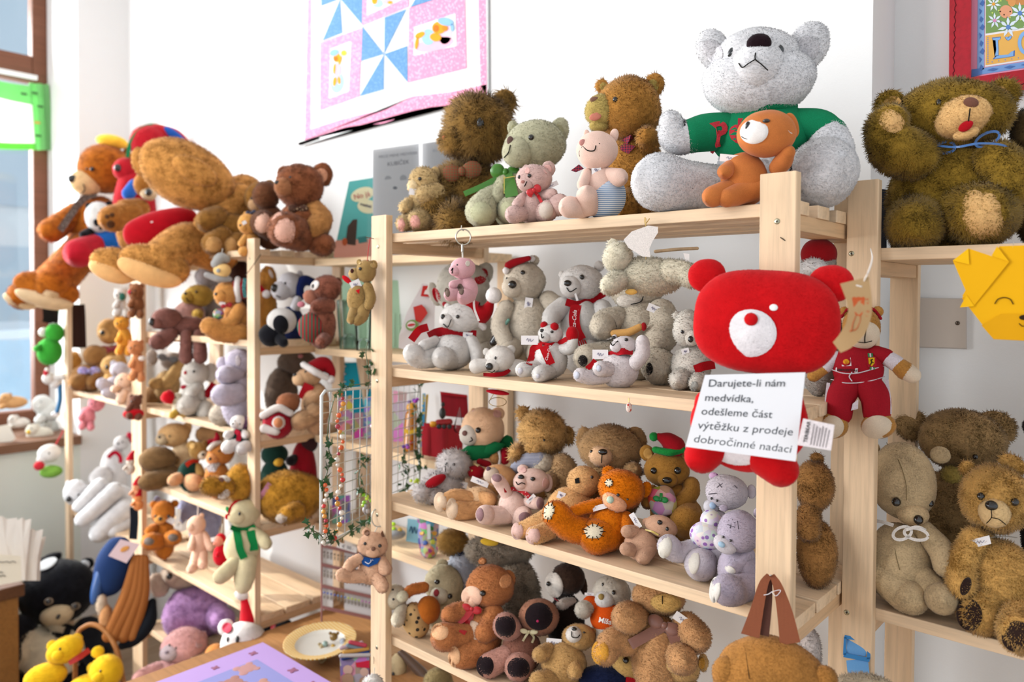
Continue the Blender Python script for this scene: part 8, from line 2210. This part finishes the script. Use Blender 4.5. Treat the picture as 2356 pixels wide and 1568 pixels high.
q.Pl('printed_bow', pap('#c0203c'), Zf([(818, 1524), (850, 1518), (850, 1536), (820, 1534)], 5.5), thick=.5)
for k, (x0, y0, x1, y1, c) in enumerate(((786, 1490, 832, 1478, '#b9a0a8'), (792, 1500, 846, 1492, '#c9974c'), (784, 1508, 850, 1506, '#c0baba'), (800, 1484, 848, 1494, '#7d8f9c'), (790, 1514, 846, 1500, '#2c3f74'), (806, 1476, 840, 1484, '#c04a5c'))):
    q.L('paper_roll', mat(c, 'paper'), [(x0, y0, 4 + 3 * k % 9, 5), (x1, y1, -6 + 4 * k % 11, 5)])
q.done()
gb = empty('gift_box', (-1.781, 1.025, TB), 'large flat lilac gift box printed with bears at the table front', 'gift box')
lil, pur = mat('#b597cf', 'paper'), mat('#8f8fc6', 'paper')
def gbox(lo, hi, m, nm, par=gb):
    return MB().box(lo, hi, m).build(nm, par, bevel=.0015 if nm in ('lid', 'body') else 0)
gbox((.004, -.42, 0), (.336, -.004, .03), lil, 'body')
ld = gbox((0, -.424, .03), (.34, 0, .062), lil, 'lid')
gbox((.075, -.36, .0621), (.30, -.06, .0625), pur, 'printed_panel', ld)
V, T = ico(12, 6)
for x, y, r, c in ((.10, -.10, .022, '#b98a86'), (.14, -.16, .026, '#a87a70'), (.20, -.12, .024, '#b98a7c'), (.25, -.2, .03, '#a87a70'), (.13, -.25, .03, '#b08478'), (.2, -.28, .028, '#b98a86'), (.04, -.05, .008, '#96607a'), (.04, -.15, .007, '#96607a'), (.19, -.03, .009, '#96607a'), (.28, -.035, .009, '#96607a'), (.045, -.26, .008, '#96607a')):
    bm = MB()
    for dx, dy, k in ((0, 0, 1), (-.8, .7, .4), (.8, .7, .4), (-.7, -.8, .5), (.7, -.8, .5)):
        bm.add(V * (r * k, r * k, .0008) + (x + dx * r, y + dy * r, .0626), T, mat(c, 'paper'))
    bm.build('printed_bear', ld)

# ink marks on the post, fittings along the shelf edges
q = Thing('nail_ornament', 'white heart ornament hanging under the polar bear shelf', 'ornament', (1447, 945), Y=1.0)
q.E('heart', mat('#d9c3b8', 'spots', '#b0392c', 160.0), 1447, 937, 7, 12, z=4)
q.Cv('hook', mat('#c2a050', 'metal'), [(1447, 915, 2), (1447, 926, 4)], 0.7)
q.done()
q = Thing('red_disc', 'flat red felt ornament with a gold wire loop under the polar bear shelf', 'ornament', (1145, 915), Y=1.08)
q.E('disc', mat('#c0182c', 'cloth'), 1145, 902, 27, 6, -8, 0, 12)
q.Cv('wire_loop', mat('#a88f50', 'metal'), [(1145 + 20 * math.cos(a), 924 + 10 * math.sin(a), 12 * math.sin(a)) for a in np.linspace(0, 6.3, 17)], 0.8, n=2)
q.Cv('wire_loop', mat('#a88f50', 'metal'), [(1136, 905, 4), (1128, 918, 2)], 0.7)
q.done()
q = Thing('ink_signature', 'handwritten ink marks on the front of the post', 'writing', (870, 1545), Y=0.9995)
q.Cv('ink', mat('#3a3026', 'paper'), [(858, 1477, 1), (868, 1476, 1), (874, 1480, 1), (876, 1492, 1), (873, 1496, 1)], 0.5)
q.Cv('ink', mat('#3a3026', 'paper'), [(864, 1478, 1), (862, 1488, 1), (865, 1500, 1), (868, 1504, 1)], 0.5)
q.Cv('ink', mat('#3a3026', 'paper'), [(858, 1496, 1), (860, 1510, 1), (860, 1526, 1)], 0.5)
q.Cv('ink', mat('#3a3026', 'paper'), [(868, 1504, 1), (864, 1510, 1), (868, 1514, 1), (864, 1520, 1), (867, 1526, 1)], 0.5)
q.done()
q = Thing('staple', 'black staple stuck in the face of the post above the red bear', 'staple', (1801, 550), Y=0.9995)
q.L('wire', mat('#2c2620', 'metal'), [(1796, 546, 1.5, 1.2), (1806, 553, 1.5, 1.2)])
q.done()
q = Thing('wire_stay', 'thin dark tension wire running from the rack top to the post front', 'wire', (590, 600), Y=1.105)
q.L('wire', mat('#3a3632', 'metal'), [(600, 585, -10, .8), (586, 605, 6, .8), (566, 632, 8, .8)], solid=False)
q.done()
